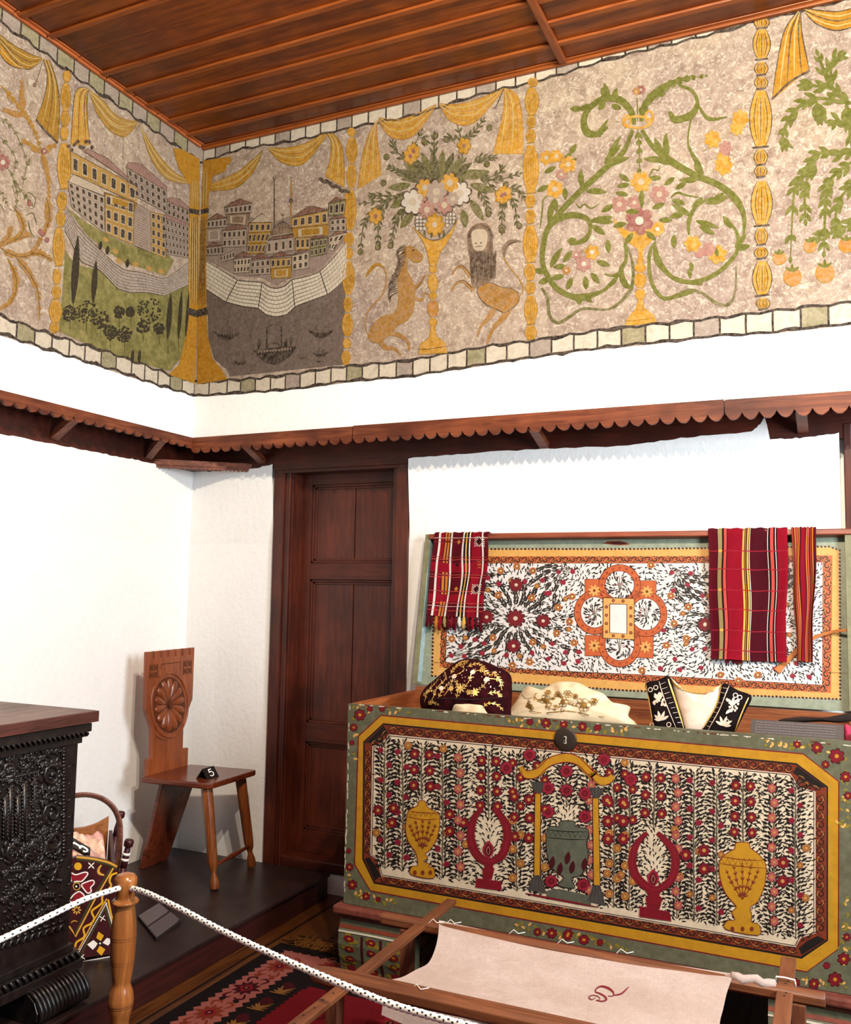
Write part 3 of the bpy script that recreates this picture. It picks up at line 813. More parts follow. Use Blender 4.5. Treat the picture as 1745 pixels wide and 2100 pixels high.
R_.stroke(cE([(235, 1760), (210, 1680), (240, 1590), (320, 1500), (350, 1400), (330, 1330), (290, 1310), (220, 1385)]), 2.6, F['wheat'], 4)
R_.stroke(cE([(340, 1330), (290, 1305), (245, 1340), (215, 1390)]), [2, 7, 6, 1], F['ochre'], 5)
# lion
fo(R_, crv(cE([(930, 1450), (1000, 1420), (1080, 1450), (1150, 1460), (1190, 1510), (1170, 1560), (1100, 1610), (1050, 1590), (980, 1560), (930, 1500)]), 3, True), 'wheat', 1.3, 4, 'brown')
R_.stroke(cE([(1040, 1560), (1000, 1640), (950, 1690), (925, 1760)]), [16, 10, 6, 3], F['wheat'], 4); R_.stroke(cE([(1130, 1560), (1090, 1640), (1020, 1720), (985, 1810)]), [20, 12, 7, 4], F['wheat'], 4)
R_.stroke(cE([(880, 1380), (830, 1320), (790, 1330), (765, 1370)]), [9, 6, 5, 3], F['wheat'], 4); R_.stroke(cE([(900, 1470), (840, 1415), (790, 1425), (760, 1475)]), [9, 6, 5, 3], F['wheat'], 4)
R_.stroke(cE([(880, 1370), (830, 1312), (785, 1330)]), 1.6, F['brown'], 6); R_.stroke(cE([(895, 1460), (840, 1408), (790, 1420)]), 1.6, F['brown'], 6)
R_.poly(crv(cE([(870, 1090), (930, 1045), (1000, 1060), (1020, 1150), (1030, 1300), (1010, 1400), (900, 1450), (880, 1300), (865, 1180)]), 4, True), F['dust'], 5)
R_.poly(crv(cE([(890, 1100), (940, 1080), (985, 1100), (985, 1170), (960, 1215), (910, 1215), (890, 1160)]), 4, True), F['cream'], 6)
for k in range(40):
    x = 880+4*k
    R_.stroke(cE([(x+RND.random()*10, 1215+20*RND.random()), (x+8*RND.random(), 1310), (x+10*RND.random()-4, 1380+70*RND.random())]), 1.7, F['brown'], 8, smooth=3)
for k in range(30):
    a = pi+pi*k/29
    R_.stroke([(680+.32374*(945+62*cos(a)), 120+.32374*(1130+72*sin(a))), (680+.32374*(945+86*cos(a)), 120+.32374*(1140+85*sin(a)))], 2.6, F['brown'], 8)
for sx in (-1, 1):
    for k in range(10): R_.stroke(cE([(945+sx*58, 1110+k*12), (945+sx*78, 1130+k*13)]), 2.2, F['brown'], 8)
for x, y in ((915, 1172), (948, 1168)): R_.disc(*cE([(x, y)])[0], 2, 1.4, F['brown'], 8)
R_.stroke(cE([(910, 1198), (935, 1190), (960, 1192)]), 1.4, F['roof'], 8)
R_.stroke(cE([(1185, 1510), (1215, 1470), (1190, 1400), (1120, 1310), (1090, 1240), (1130, 1180)]), 2.2, F['ochre'], 4)
R_.stroke(cE([(1095, 1260), (1100, 1200), (1140, 1160), (1200, 1160)]), [3, 10, 9, 2], F['dust'], 5); R_.stroke(cE([(1092, 1240), (1110, 1190), (1190, 1150)]), 1.5, F['brown'], 6)
for k in range(40):
    x, y = 950+230*RND.random(), 1440+110*RND.random()
    R_.stroke(cE([(x, y), (x+22, y+14)]), 1.1, F['ochre'], 6)

# ------------------------------------------------ panel of the scrolling vine
def vine(P, w, n=0, m='green', L=20, lw=7, **k):
    if n: R_.sprig(P, w if not isinstance(w, list) else w[0], F[m], 3, n, L, lw, .6, **k)
    R_.stroke(P, [q*1.12 for q in w] if isinstance(w, list) else w*1.12, F[m], 3)
vine(c7([(650, 400), (630, 320), (560, 250), (460, 245), (370, 310), (345, 390), (370, 450), (430, 450), (490, 370)]), [6, 12, 14, 12, 10, 12, 15, 10, 3])
for a, b, c_, d in ((500, 240, -2.1, 28), (530, 260, -1.6, 24), (450, 180, 1.0, 26), (330, 300, 2.9, 20), (390, 280, 2.6, 24), (470, 260, 2.0, 18), (570, 300, 3.3, 18)): R_.leaf(*c7([(a, b)])[0], c_, d*1.15, 13, F['green'], 3, .4)
for P in ([(500, 245), (430, 262), (370, 320), (350, 390)], [(380, 455), (430, 462), (480, 420)], [(640, 360), (610, 290), (550, 250)]): R_.sprig(c7(P), 2, F['green'], 3, 6, 12, 7, .5)
vine(c7([(690, 380), (710, 290), (780, 210), (870, 150), (990, 110)]), [6, 11, 15, 10, 3], 8, L=19, lw=9)
vine(cF([(820, 460), (890, 490), (920, 560), (880, 620), (800, 645), (770, 600)]), [5, 6, 7, 12, 14, 5])
for P in ([(920, 570), (880, 630), (810, 650)], [(700, 340+200), (760, 470), (860, 430), (960, 410)]): R_.sprig(cF(P), 2, F['green'], 3, 7, 15, 8, .5)
vine(cF([(910, 560), (880, 660), (870, 780), (920, 880), (945, 940)]), [3, 3, 3, 10, 8]); vine(cF([(925, 570), (980, 640), (1080, 630)]), [3, 8, 2])
vine(cF([(620, 700), (680, 790), (780, 870), (900, 940), (1040, 1000), (1130, 1080), (1170, 1170), (1165, 1290)]), [6, 9, 13, 12, 12, 14, 8, 3])
for a, b, c_, d in ((760, 850, -1.8, 44), (740, 840, -2.2, 36), (790, 880, 3.3, 40), (740, 855, 3.0, 36), (930, 940, -1.9, 30), (930, 960, 2.9, 36), (1080, 1060, 2.7, 40), (1060, 1040, 2.4, 30)): R_.leaf(*cF([(a, b)])[0], c_, d*1.15, 13, F['green'], 3, .3)
vine(cF([(570, 700), (520, 820), (420, 910), (310, 1010), (200, 1120), (120, 1220), (90, 1320), (90, 1430), (150, 1540), (230, 1590), (300, 1600), (400, 1570), (470, 1520), (490, 1490)]), [6, 9, 11, 11, 10, 10, 10, 9, 10, 10, 14, 6, 5, 2])
for a, b, c_, d in ((430, 900, -1.3, 60), (420, 880, -1.0, 44), (440, 890, -.5, 40), (300, 1010, -1.8, 32), (320, 1030, -.1, 36), (120, 1200, -1.5, 44), (130, 1440, -1.2, 40), (110, 1460, 3.1, 24), (120, 1500, 2.6, 20), (270, 1590, 1.1, 18), (310, 1590, .6, 18)): R_.leaf(*cF([(a, b)])[0], c_, d*1.15, 13, F['green'], 3, .3)
vine(c8([(130, 260), (200, 200), (280, 180), (360, 200), (385, 260), (350, 330), (260, 355)]), [4, 12, 12, 9, 6, 10, 5])
for a, b, c_, d in ((380, 220, -.2, 42), (390, 240, .6, 30), (400, 210, .1, 36), (300, 330, 3.0, 16)): R_.leaf(*c8([(a, b)])[0], c_, d*1.15, 13, F['green'], 3)
vine(c8([(595, 350), (600, 450), (570, 510), (590, 590), (630, 620)]), [6, 6, 9, 12, 4]); vine(c8([(570, 520), (500, 600), (430, 660)]), [7, 5, 2]); vine(c8([(580, 520), (520, 545), (470, 535)]), [6, 5, 2])
vine(c8([(90, 620), (125, 680), (140, 790), (190, 830), (250, 800), (340, 745), (480, 750), (560, 710), (635, 610), (640, 480), (610, 370)]), [4, 5, 6, 6, 6, 5, 4, 6, 7, 5, 4], m='olive')
vine(c8([(780, 340), (745, 400), (740, 500), (760, 600), (820, 680), (900, 670), (1000, 640)]), [4, 6, 6, 7, 7, 7, 8])
vine(c9([(0, 630), (90, 590), (170, 610), (240, 660), (310, 670), (350, 600), (355, 450)]), [7, 6, 5, 6, 6, 4, 2], m='olive')
vine(c8([(770, 350), (790, 450), (850, 530), (930, 580), (1060, 590)]), [3, 14, 8, 7, 8])
vine(c9([(0, 520), (90, 545), (200, 520), (290, 460), (360, 370), (360, 270), (310, 200)]), [8, 8, 8, 8, 7, 6, 4])
for a, b, c_, d in ((350, 350, -.9, 30), (360, 360, -.3, 24), (330, 240, -2.2, 26)): R_.leaf(*c9([(a, b)])[0], c_, d*1.15, 13, F['green'], 3)
vine(c9([(90, 280), (90, 200), (130, 120), (200, 80), (300, 60)]), [3, 8, 7, 5, 2])
for a, b, c_, d in ((100, 170, -2.6, 38), (130, 200, .3, 42), (150, 230, .5, 30), (60, 160, 2.9, 26), (110, 130, -.8, 26)): R_.leaf(*c9([(a, b)])[0], c_, d*1.15, 13, F['green'], 3)
R_.sprig(c7([(670, 430), (680, 540), (680, 690)]), 3, F['green'], 3, 5, 15, 7, .6)
R_.stroke(c7([(670, 380), (668, 290), (665, 230)]), 2.4, F['green'], 3); vine(c8([(300, 110), (320, 135), (350, 115), (390, 140), (440, 110)]), 3); vine(c7([(740, 720), (760, 670), (795, 675), (805, 645)]), 2.4); vine(c8([(870, 75), (910, 45), (960, 60), (1050, 75)]), 4)
vine(c8([(82, 260), (95, 150), (100, 90), (130, 60)]), 3)
R_.ring(*c7([(670, 385)])[0], 28, 12, 5, F['gold'], 5)
for x, y in ((605, 380), (740, 355)): R_.ring(*c7([(x, y)])[0], 8, 12, 4, F['gold'], 5)
fo(R_, crv(c8([(525, 200), (555, 280), (620, 350), (670, 390), (675, 450), (700, 450), (705, 390), (760, 330), (810, 260), (850, 200), (780, 240), (690, 270), (600, 270)]), 3, True), 'gold', 0, 3)
for y0, y1, hw in ((440, 470, 7), (470, 525, 11), (530, 620, 12), (625, 690, 10)): baluster(R_, [(1080+685*.34, 380+y0*.34, 380+y1*.34, hw)], 'gold', 'amber', False, False, 1.2)
fo(R_, c8([(675, 690), (700, 690), (710, 740), (765, 780), (790, 830), (590, 850), (610, 800), (655, 750)]), 'gold', 0, 4)
R_.stroke(c8([(595, 820), (690, 812), (780, 800)]), 1.4, F['ochre'], 6)
for x, y, r, c in ((690, 745, 22, 'gold'), (800, 820, 20, 'pink'), (250, 640, 18, 'gold'), (170, 790, 19, 'gold'), (120, 600, 15, 'gold'), (180, 590, 14, 'gold'), (210, 700, 12, 'pink'), (560, 880, 18, 'pink'), (650, 870, 15, 'pink'), (690, 190, 10, 'rose'), (660, 200, 8, 'orange')):
    R_.flower(*c7([(x, y)])[0], r, F[c], F['cream'], 5, 6, 1.0, None, x)
for x, y, r, c in ((680, 215, 30, 'rose'), (395, 405, 16, 'gold'), (345, 475, 17, 'pink'), (240, 515, 9, 'orange'), (790, 265, 15, 'gold'), (300, 420, 10, 'pink')):
    R_.flower(*c8([(x, y)])[0], r, F[c], F['white'], 5, 6, 1.0, None, x)
for x, y, r, c in ((110, 330, 18, 'gold'), (250, 390, 20, 'gold'), (200, 360, 15, 'pink'), (150, 380, 12, 'pink')): R_.flower(*c9([(x, y)])[0], r, F[c], None, 5, 6, 1, None, x)
for x, y, r, c in ((1000, 750, 22, 'gold'), (1070, 800, 18, 'pink'), (1060, 890, 24, 'gold'), (1150, 640, 22, 'gold'), (1130, 690, 18, 'gold'), (1050, 850, 14, 'gold')): R_.flower(*cF([(x, y)])[0], r*.8, F[c], None, 4, 7, 1.1, None, x)
for x, y, a in ((110, 690, -.5), (130, 770, 2.7), (230, 780, 1.5), (170, 850, 1.4), (270, 570, 2.3), (300, 520, 2.2), (300, 600, 2.2), (620, 760, 3.0), (560, 700, .6), (810, 720, 3.1), (890, 720, 2.5), (960, 750, 2.6), (690, 830, 1.5), (540, 810, .2), (760, 780, .5)):
    R_.leaf(*c7([(x, y)])[0], a, 25, 11, F['green'], 5)
for x, y, a in ((690, 110, -1.5), (600, 160, 0), (760, 140, -.4), (520, 120, 2.6), (600, 230, 2.9), (640, 290, 2.2), (720, 280, .7), (490, 330, 1.5), (270, 400, 2.2), (240, 490, 3.1), (225, 545, 2.9), (275, 560, 2), (355, 550, 1.5), (390, 530, .9), (425, 460, .3), (890, 300, 1.6), (880, 90, .3), (800, 210, 0)):
    R_.leaf(*c8([(x, y)])[0], a, 27, 12, F['green'], 5)
for x, y in c9([(100, 430), (90, 470), (240, 350)]): R_.leaf(x, y, 1.4, 20, 9, F['green'], 5)
for p in ([(180, 280), (220, 340)], [(340, 440), (390, 540)], [(395, 560), (440, 640)], [(250, 420), (300, 460)]): R_.stroke(c7(p), 1.6, F['stone'], 2)

# ------------------------------------------------ panel of the orange tree
for p, n, w in (([(1745, 560), (1640, 470), (1570, 300)], 5, 8), ([(1740, 560), (1560, 530), (1440, 600), (1380, 720), (1390, 780)], 8, 6), ([(1800, 760), (1700, 830), (1560, 830), (1480, 950), (1440, 1030), (1420, 1380)], 11, 6),
                ([(1780, 850), (1640, 960), (1610, 1090), (1600, 1350)], 9, 6), ([(1560, 860), (1500, 1000), (1500, 1180)], 6, 5), ([(1640, 470), (1640, 340), (1690, 300)], 4, 5), ([(1745, 690), (1680, 650), (1650, 660)], 3, 6),
                ([(1800, 950), (1680, 1080), (1660, 1250)], 6, 5), ([(1800, 1180), (1700, 1230), (1560, 1280)], 6, 4), ([(1560, 540), (1570, 600), (1580, 640)], 3, 6), ([(1640, 480), (1540, 460), (1490, 460)], 3, 5), ([(1720, 560), (1740, 680), (1760, 860)], 4, 9)):
    R_.sprig(cF(p), w*1.15, F['green'], 3, n, 27, 11, .7, shrink=.25)
for x, y, r in ((1430, 1490, 18), (1605, 1470, 19), (1525, 1325, 13), (1360, 1390, 13), (1720, 1320, 15), (1800, 1420, 17)):
    X_, Y_ = cF([(x, y)])[0]
    R_.disc(X_, Y_, r, r*1.05, F['orange'], 4); R_.ring(X_, Y_, r, r*1.05, 1.4, F['amber'], 5)
    for a in (-2.6, -1.6, -.6): R_.leaf(X_, Y_-r*.6, a, r*.9, 6, F['green'], 6)

# ------------------------------------------------ left-most panel: gilt scrolls and pinks
for p, n, m_ in (([(10, 650), (110, 760), (220, 900), (300, 1020), (360, 1150), (400, 1290)], 9, 'wheat'), ([(400, 1290), (440, 1420), (470, 1560), (480, 1750)], 8, 'wheat'), ([(230, 900), (215, 780), (215, 600)], 5, 'wheat'),
                 ([(230, 950), (130, 920), (50, 890)], 4, 'wheat'), ([(390, 1310), (300, 1230), (230, 1190)], 4, 'wheat'), ([(420, 1320), (480, 1260), (520, 1240)], 3, 'wheat'), ([(480, 1760), (460, 1900), (470, 2000)], 6, 'wheat')):
    L_.sprig(cA(p), 4.5, F[m_], 3, n+2, 15, 5.5, .6, mstem=F['ochre'])
for p, n, w in (([(110, 180), (160, 250), (190, 340), (150, 420), (80, 460), (0, 490)], 11, 4), ([(0, 510), (60, 550), (150, 580), (230, 570), (290, 520), (330, 450)], 11, 4), ([(130, 590), (190, 660), (260, 760), (310, 880), (320, 1080)], 9, 4),
                ([(60, 600), (110, 700), (130, 790), (120, 880), (80, 960), (10, 1010)], 11, 6), ([(0, 470), (60, 430), (80, 360)], 5, 4), ([(250, 560), (330, 560), (420, 610)], 5, 4), ([(380, 100), (400, 250), (360, 400)], 6, 4), ([(100, 450), (180, 420), (230, 410)], 4, 4)):
    L_.sprig(c6(p), w, F['wheat'], 3, n+3, 17, 5.5, .6, mstem=F['ochre'])
    L_.stroke(c6([(x+4, y+8) for x, y in p]), 1, F['brown'], 6)
for x, y, r in ((5, 333, 16), (-8, 310, 10), (90, 310, 7)): L_.flower(x, y, r, F['rose'], F['white'], 5, 8, 1.1)
for p, n in (([(0, 240), (30, 270), (55, 330)], 5), ([(0, 330), (25, 360), (35, 400), (30, 430)], 6), ([(0, 390), (15, 420)], 3), ([(25, 370), (50, 400), (65, 420)], 5), ([(45, 385), (55, 340), (60, 330)], 3), ([(0, 280), (30, 320), (30, 350)], 4)):
    L_.sprig(p, 1.6, F['olive'], 3, n, 10, 4, .7)
for p in ([(195, 120), (230, 60), (290, 110), (270, 190), (230, 180)], [(210, 250), (270, 230), (300, 330)], [(230, 290), (250, 380), (290, 440)], [(0, 150), (40, 220)], [(100, 0), (140, 160)]): L_.stroke(c6(p), 2, F['olive'], 4)
for x, y in ((240, 150), (330, 380), (385, 450), (350, 400)): L_.disc(*c6([(x, y)])[0], 5, 6, F['rose'], 5)
WB.build('wall_back_upper', kind='structure')
WL.build('wall_left_upper', kind='structure')
WBL.build('wall_back', kind='structure')
WLL.build('wall_left', kind='structure')

# ---- mouldings where wall and ceiling meet
m = MB(); m.box((0, -.002, ZC-.006), (5.2, -.036, ZC-.001+.0), BAT); m.box((0, -.002, ZC-.016), (5.2, -.02, ZC-.004), BAT); m.build('trim_1', kind='structure', bevel=.004)
m = MB()
for k in range(14):
    y0 = -.04-.17*k
    m.box((.002, y0, ZC-.006), (.036, y0-.165, ZC-.001), BATY); m.box((.002, y0, ZC-.016), (.018+.004*(k % 2), y0-.166, ZC-.004), BATY)
m.build('trim_2', kind='structure', bevel=.004)

# ---- projecting eaves: scalloped boards, soffit, wall beam and little joists
def scallops(a, b, fn, pitch, z0, z1, z2, m, axis, t=.014):
    n = round(abs(b-a)/pitch)
    pts = [(a, z0)]
    for i in range(n):
        u0, u1 = a+(b-a)*i/n, a+(b-a)*(i+1)/n
        for k in range(9):
            q = k/8
            zz = z1-(z1-z2)*(1-abs(2*q-1)**2.3)*(1 if .1 < q < .9 else .6)
            pts.append((u0+(u1-u0)*q, zz+.002*fn(i)))
    pts.append((b, z0))
    m.prism([axis(u, z) for u, z in pts], Vector((0, t, 0)) if axis(0, 0).y < 0 and axis(1, 0).x == 1 else Vector((t, 0, 0)), BR if axis(1, 0).x == 1 else BRY)
rr = lambda i: (RND.random()-.5)*1.5
m = MB()
for a, b, dz in ((0.002, .95, 0), (.955, 2.62, .003), (2.625, 4.2, .001)):
    scallops(a, b, rr, .062, ZB+dz, 2.178, 2.15, m, lambda u, z: Vector((u, -.014, z)))
m.build('trim_3', kind='structure')
m = MB()
scallops(-.002, -4.2, rr, .062, ZB, 2.198, 2.174, m, lambda u, z: Vector((.0, u, z)))
m.build('trim_4', kind='structure')
m = MB()
m.box((.012, .0, 2.205), (4.2, YB, 2.229), DK); m.box((XL, .2, 2.205), (0, -4.2, 2.229), DK)
m.box((XL, YB-.03, 2.09), (4.2, YB+.002, 2.206), DK); m.box((XL-.002, YB, 2.08), (XL+.03, -4.2, 2.206), DK)
sof = m.build('eaves_soffit', kind='structure')
for a, b in (((.33, .0, 2.185), (.30, .2, 2.125)), ((1.835, .0, 2.175), (1.825, .2, 2.125)), ((2.90, .0, 2.18), (2.90, .2, 2.13)), ((0, -.787, 2.192), (XL+.03, -.76, 2.12)), ((0, -.224, 2.192), (XL+.03, -.155, 2.12))):
    m = MB(); m.bar(a, b, .04, .028, BR); m.build('joist', sof)
# ragged top of the lower plaster, lapping over the beam
m = MB()
def lap(xs_, f, m):
    top = [(x, z+.006*(RND.random()-.5)) for x, z in xs_]
    for (x0, z0), (x1, z1) in zip(top, top[1:]):
        m.poly([f(x0, z0), f(x1, z1), f(x1, 2.05), f(x0, 2.05)], PLASTER); m.poly([f(x0, 2.05), f(x1, 2.05), f(x1, 1.7), f(x0, 1.7)], PLASTER)
def dense(P, n=9): return [(a[0]+(b[0]-a[0])*k/n, a[1]+(b[1]-a[1])*k/n) for a, b in zip(P, P[1:]) for k in range(n)]+[P[-1]]
YL = YB-.034
lap(dense([(1.145, 2.1), (1.4, 2.108), (1.78, 2.112), (2.2, 2.105), (2.45, 2.128), (2.70, 2.135), (2.74, 2.165), (2.755, 2.195), (2.765, 2.16), (2.775, 2.1), (2.9, 2.10), (3.03, 2.112)]), lambda x, z: Vector((x, YB-.0006-.0334*min(1, max(0, (z-1.7)/.35)), z)), m)
lap(dense([(XL, 2.09), (.0, 2.085), (.25, 2.09), (.365, 2.105)]), lambda x, z: Vector((x, YB-.0006-.0334*min(1, max(0, (z-1.7)/.35)), z)), m)
lap(dense([(YB, 2.088), (-.14, 2.092), (-.57, 2.09), (-1, 2.09), (-2.6, 2.09)], 20), lambda y, z: Vector((XL+.0006+.0334*min(1, max(0, (z-1.7)/.35)), y, z)), m)
m.build('trim_5', kind='structure')
# board across the corner with a toothed lower edge
m = MB()
a, b = Vector((XL+.005, -.11, 2.088)), Vector((.245, YB-.005, 2.088))
m.prism([a, b, Vector((XL+.005, YB-.005, 2.088))], (0, 0, .03), BR)
d = (b-a); nrm = Vector((d.y, -d.x, 0)).normalized()
m.prism([a+nrm*.012, b+nrm*.012, b, a], (0, 0, .026), BR)
n = 26
pts = [a+nrm*.006+Vector((0, 0, .002))]
for i in range(n):
    for k, q in enumerate((0, .25, .5, .75, 1)):
        pts.append(a+nrm*.006+d*((i+q)/n)-Vector((0, 0, .008+.010*(1-abs(2*q-1)**2))))
pts.append(b+nrm*.006+Vector((0, 0, .002)))
m.prism(pts, -nrm*.008, BR)
m.build('trim_6', kind='structure')
# wooden upright at the right end of the wall
m = MB(); m.box((3.045, YB-.035, 0), (3.075, YB, 2.15), DKV); m.box((3.075, YB-.022, 0), (3.2, YB, 2.15), DKV); m.build('trim_7', kind='structure', bevel=.004)

# ---- the door
door = empty('door_1', (.755, .26, .1), None, None)
door['kind'] = 'structure'
m = MB()
yf = YB-.02
m.box((DX0, yf, .10), (DX0+.062, YT, DZ), DKV); m.box((DX0+.062, yf+.012, .10), (DX0+.085, YT, DZ), DKV); m.box((DX0+.085, yf+.004, .10), (DX0+.098, YT, DZ), DKV); m.box((DX0+.098, yf+.014, .10), (DX0+.106, YT, DZ), DKV)
m.box((1.055, yf+.012, .10), (1.075, YT, DZ), DKV); m.box((1.075, yf, .10), (DX1, YT, DZ), DKV)
m.box((DX0, yf-.012, 2.075), (DX1, YT, 2.2), DK); m.box((DX0+.05, yf-.004, 2.058), (DX1-.05, YT, 2.076), DK)
m.build('door_frame', door, bevel=.003)
LY = .313
m = MB()
lx0, lx1 = DX0+.1, 1.06
def prect(x0, y0, x1, y1): 
    p, q = atY(x0, y0, LY), atY(x1, y1, LY)
    return p.x, q.x, q.z, p.z
rows = [(2.005, 1.60), (1.515, .79), (.695, .26)]
px0, px1 = lx0+.065, lx1-.012
m.box((lx0, LY, .15), (px0, LY+.04, 2.07), DKV); m.box((px1, LY, .15), (lx1+.05, LY+.04, 2.07), DKV)
zs = [2.07]+[z for r in rows for z in r]+[.15]
for i in range(0, len(zs), 2): m.box((px0, LY+.001, zs[i+1]), (px1, LY+.039, zs[i]), DK)
leaf_ = m.build('door_leaf', door, bevel=.002)
for zt, zb in rows:
    m = MB()
    mid = (px0+px1)/2-.01
    m.box((px0, LY+.024, zb), (mid-.002, LY+.034, zt), DKV); m.box((mid+.002, LY+.026, zb), (px1, LY+.034, zt), DKV)
    for t, dpt in ((.0, .010), (.012, .017)):
        w = .012
        m.box((px0+t, LY+dpt, zb+t), (px0+t+w, LY+.03, zt-t), DKV); m.box((px1-t-w, LY+dpt, zb+t), (px1-t, LY+.03, zt-t), DKV)
        m.box((px0+t, LY+dpt, zt-t-w), (px1-t, LY+.03, zt-t), DK); m.box((px0+t, LY+dpt, zb+t), (px1-t, LY+.03, zb+t+w), DK)
    m.build('door_panel', leaf_, bevel=.002)
m = MB(); m.box((DX0+.1, YB-.015, .10), (1.08, LY+.05, .15), DK); m.build('threshold', door, bevel=.005)
# dark room side behind the leaf
m = MB(); m.box((DX0, YT, 0), (DX1, YT+.02, 2.2), DK); m.build('door_backing', door)

# ================================================================== THE PAINTED DOWRY CHEST
def cp(name, h, amt=.3, wear=None, rough=.5, scale=45, g=1.8, bump=0):
    return paint('chest_'+name, C(h, g), C(wear, g) if wear else None, amt, scale, rough, bump)
K = {k: cp(k, *a) for k, a in {
    'green': ('77765a', .55, '4f4e39'), 'lidgreen': ('b0b89c', .5, '83907a'), 'yellow': ('d59a22', .35, 'a8741a'), 'yel2': ('f5bd68', .3, 'd8963a'), 'olive': ('a08a2c', .5, '6d6428'),
    'red': ('8c1624', .4, '5e0f18'), 'red2': ('a8243a', .4, '77182a'), 'rose': ('c46a5e', .4, '9a4a42'), 'cream': ('f6e2c0', .35, 'd6ba92'), 'white': ('fffaf4', .2, 'e8dfd0'),
    'black': ('1b1512', .2, '3a2d24'), 'rust': ('8f3a20', .5, '50200f'), 'orange': ('e0703a', .4, 'b04a1e'), 'stem': ('6d6350', .4), 'urn': ('5d6150', .45, '7d7c66'), 'peach': ('d99a4c', .4),
    'maroon': ('4a0f14', .3), 'gold': ('c9a04a', .3), 'line': ('efe2c8', .2), 'grey': ('55504a', .5)}.items()}
CW = wood('chest_wood', C('5a2a14'), C('9a5a30'), 0, 6, .5, 12, None, .3)
CWY = wood('chest_wood_deep', C('6a3115'), C('a25c2e'), 1, 6, .5, 12, None, .3)
CX0, CX1, CY0, CY1, CZ0, CZ1 = 1.253, 3.065, -.53, .06, .262, 1.018
chest = empty('painted_chest', ((CX0+CX1)/2, (CY0+CY1)/2, 0), 'large painted dowry chest with raised lid, covered in flowers, urns and yellow bands', 'chest')
gG, gH, g4 = T(680, 1340, .31519), T(1195, 1340, .31519), T(1145, 1760, .34384)
m = MB()
m.box((CX0, CY0, CZ0), (CX1, CY0+.026, CZ1), K['green'])
S = Brush(m, on((0, 1, 0), CY0, -1), .00025)
octo = lambda P: P
yo = [(781, 1467), (735, 1510), (727, 1772), (760, 1827), (1654, 1993), (1719, 1946), (1720, 1603), (1647, 1546)]
yi = [(786, 1483), (745, 1521), (743, 1762), (767, 1812), (1644, 1966), (1698, 1929), (1698, 1613), (1633, 1565)]
wi = [(800, 1509), (786, 1526), (767, 1532), (763, 1753), (777, 1762), (784, 1794), (1630, 1939), (1640, 1920), (1669, 1912), (1669, 1624), (1636, 1616), (1619, 1589)]
S.poly(yo, K['yellow'], 1); S.stroke(yo, 2.4, K['red'], 2, smooth=0, close=True)
S.poly(yi, K['black'], 2)
ri = [(787, 1486.5), (748, 1523), (746, 1760), (769, 1808.5), (1642, 1961.5), (1695, 1927), (1695, 1615), (1632, 1568.5)]
S.poly(ri, K['rust'], 3)
for q in ([(787, 1488), (750, 1523), (760, 1524), (782, 1506), (797, 1504)], [(748, 1760), (769, 1806), (781, 1796), (770, 1776), (758, 1758)], [(1634, 1571), (1693, 1614), (1678, 1616), (1650, 1598), (1626, 1586)], [(1644, 1958), (1693, 1927), (1676, 1919), (1655, 1930), (1638, 1944)]): S.poly(q, K['black'], 4)
S.poly(wi, K['cream'], 5)
S.stroke([(x+(1200-x)*-.004, y+(1720-y)*-.008) for x, y in wi], 2.6, K['line'], 6, smooth=0, close=True)
S.stroke(wi, 1.5, K['maroon'], 7, smooth=0, close=True)
# scrolls of the rust border
def scrolls(B, a, b, hgt, n, mk, m2, layer):
    dx, dy = b[0]-a[0], b[1]-a[1]
    L = hypot(dx, dy); ux, uy = dx/L, dy/L; vx, vy = -uy, ux
    q = L/n
    f = lambda s, t: (a[0]+ux*s+vx*t, a[1]+uy*s+vy*t)
    for i in range(n):
        sg = 1 if i % 2 else -1
        s0 = q*i
        B.stroke([f(s0, sg*hgt*.4), f(s0+q*.3, -sg*hgt*.35), f(s0+q*.75, -sg*hgt*.25), f(s0+q*.7, sg*hgt*.15), f(s0+q*.45, sg*hgt*.05)], 2.2, mk, layer)
        for k in range(3):
            x_, y_ = f(s0+q*(.3+.25*k), sg*hgt*.3)
            B.leaf(x_, y_, atan2(dy, dx)+sg*(.8-.5*k), q*.34, 2.6, mk, layer)
        B.stroke([f(s0+q*.1, sg*hgt*.1), f(s0+q*.5, sg*hgt*.36), f(s0+q*.9, sg*hgt*.2)], 1.3, m2, layer+1)
scrolls(S, (797, 1497), (1626, 1577), 17, 46, K['black'], K['peach'], 5)
scrolls(S, (779, 1801), (1634, 1949), 16, 46, K['black'], K['peach'], 5)
scrolls(S, (755, 1537), (754, 1752), 14, 13, K['black'], K['peach'], 5)
scrolls(S, (1682, 1630), (1682, 1912), 18, 16, K['black'], K['peach'], 5)
scrolls(S, (762, 1528), (795, 1498), 8, 3, K['black'], K['peach'], 6)
scrolls(S, (1636, 1590), (1680, 1620), 8, 3, K['black'], K['peach'], 6)
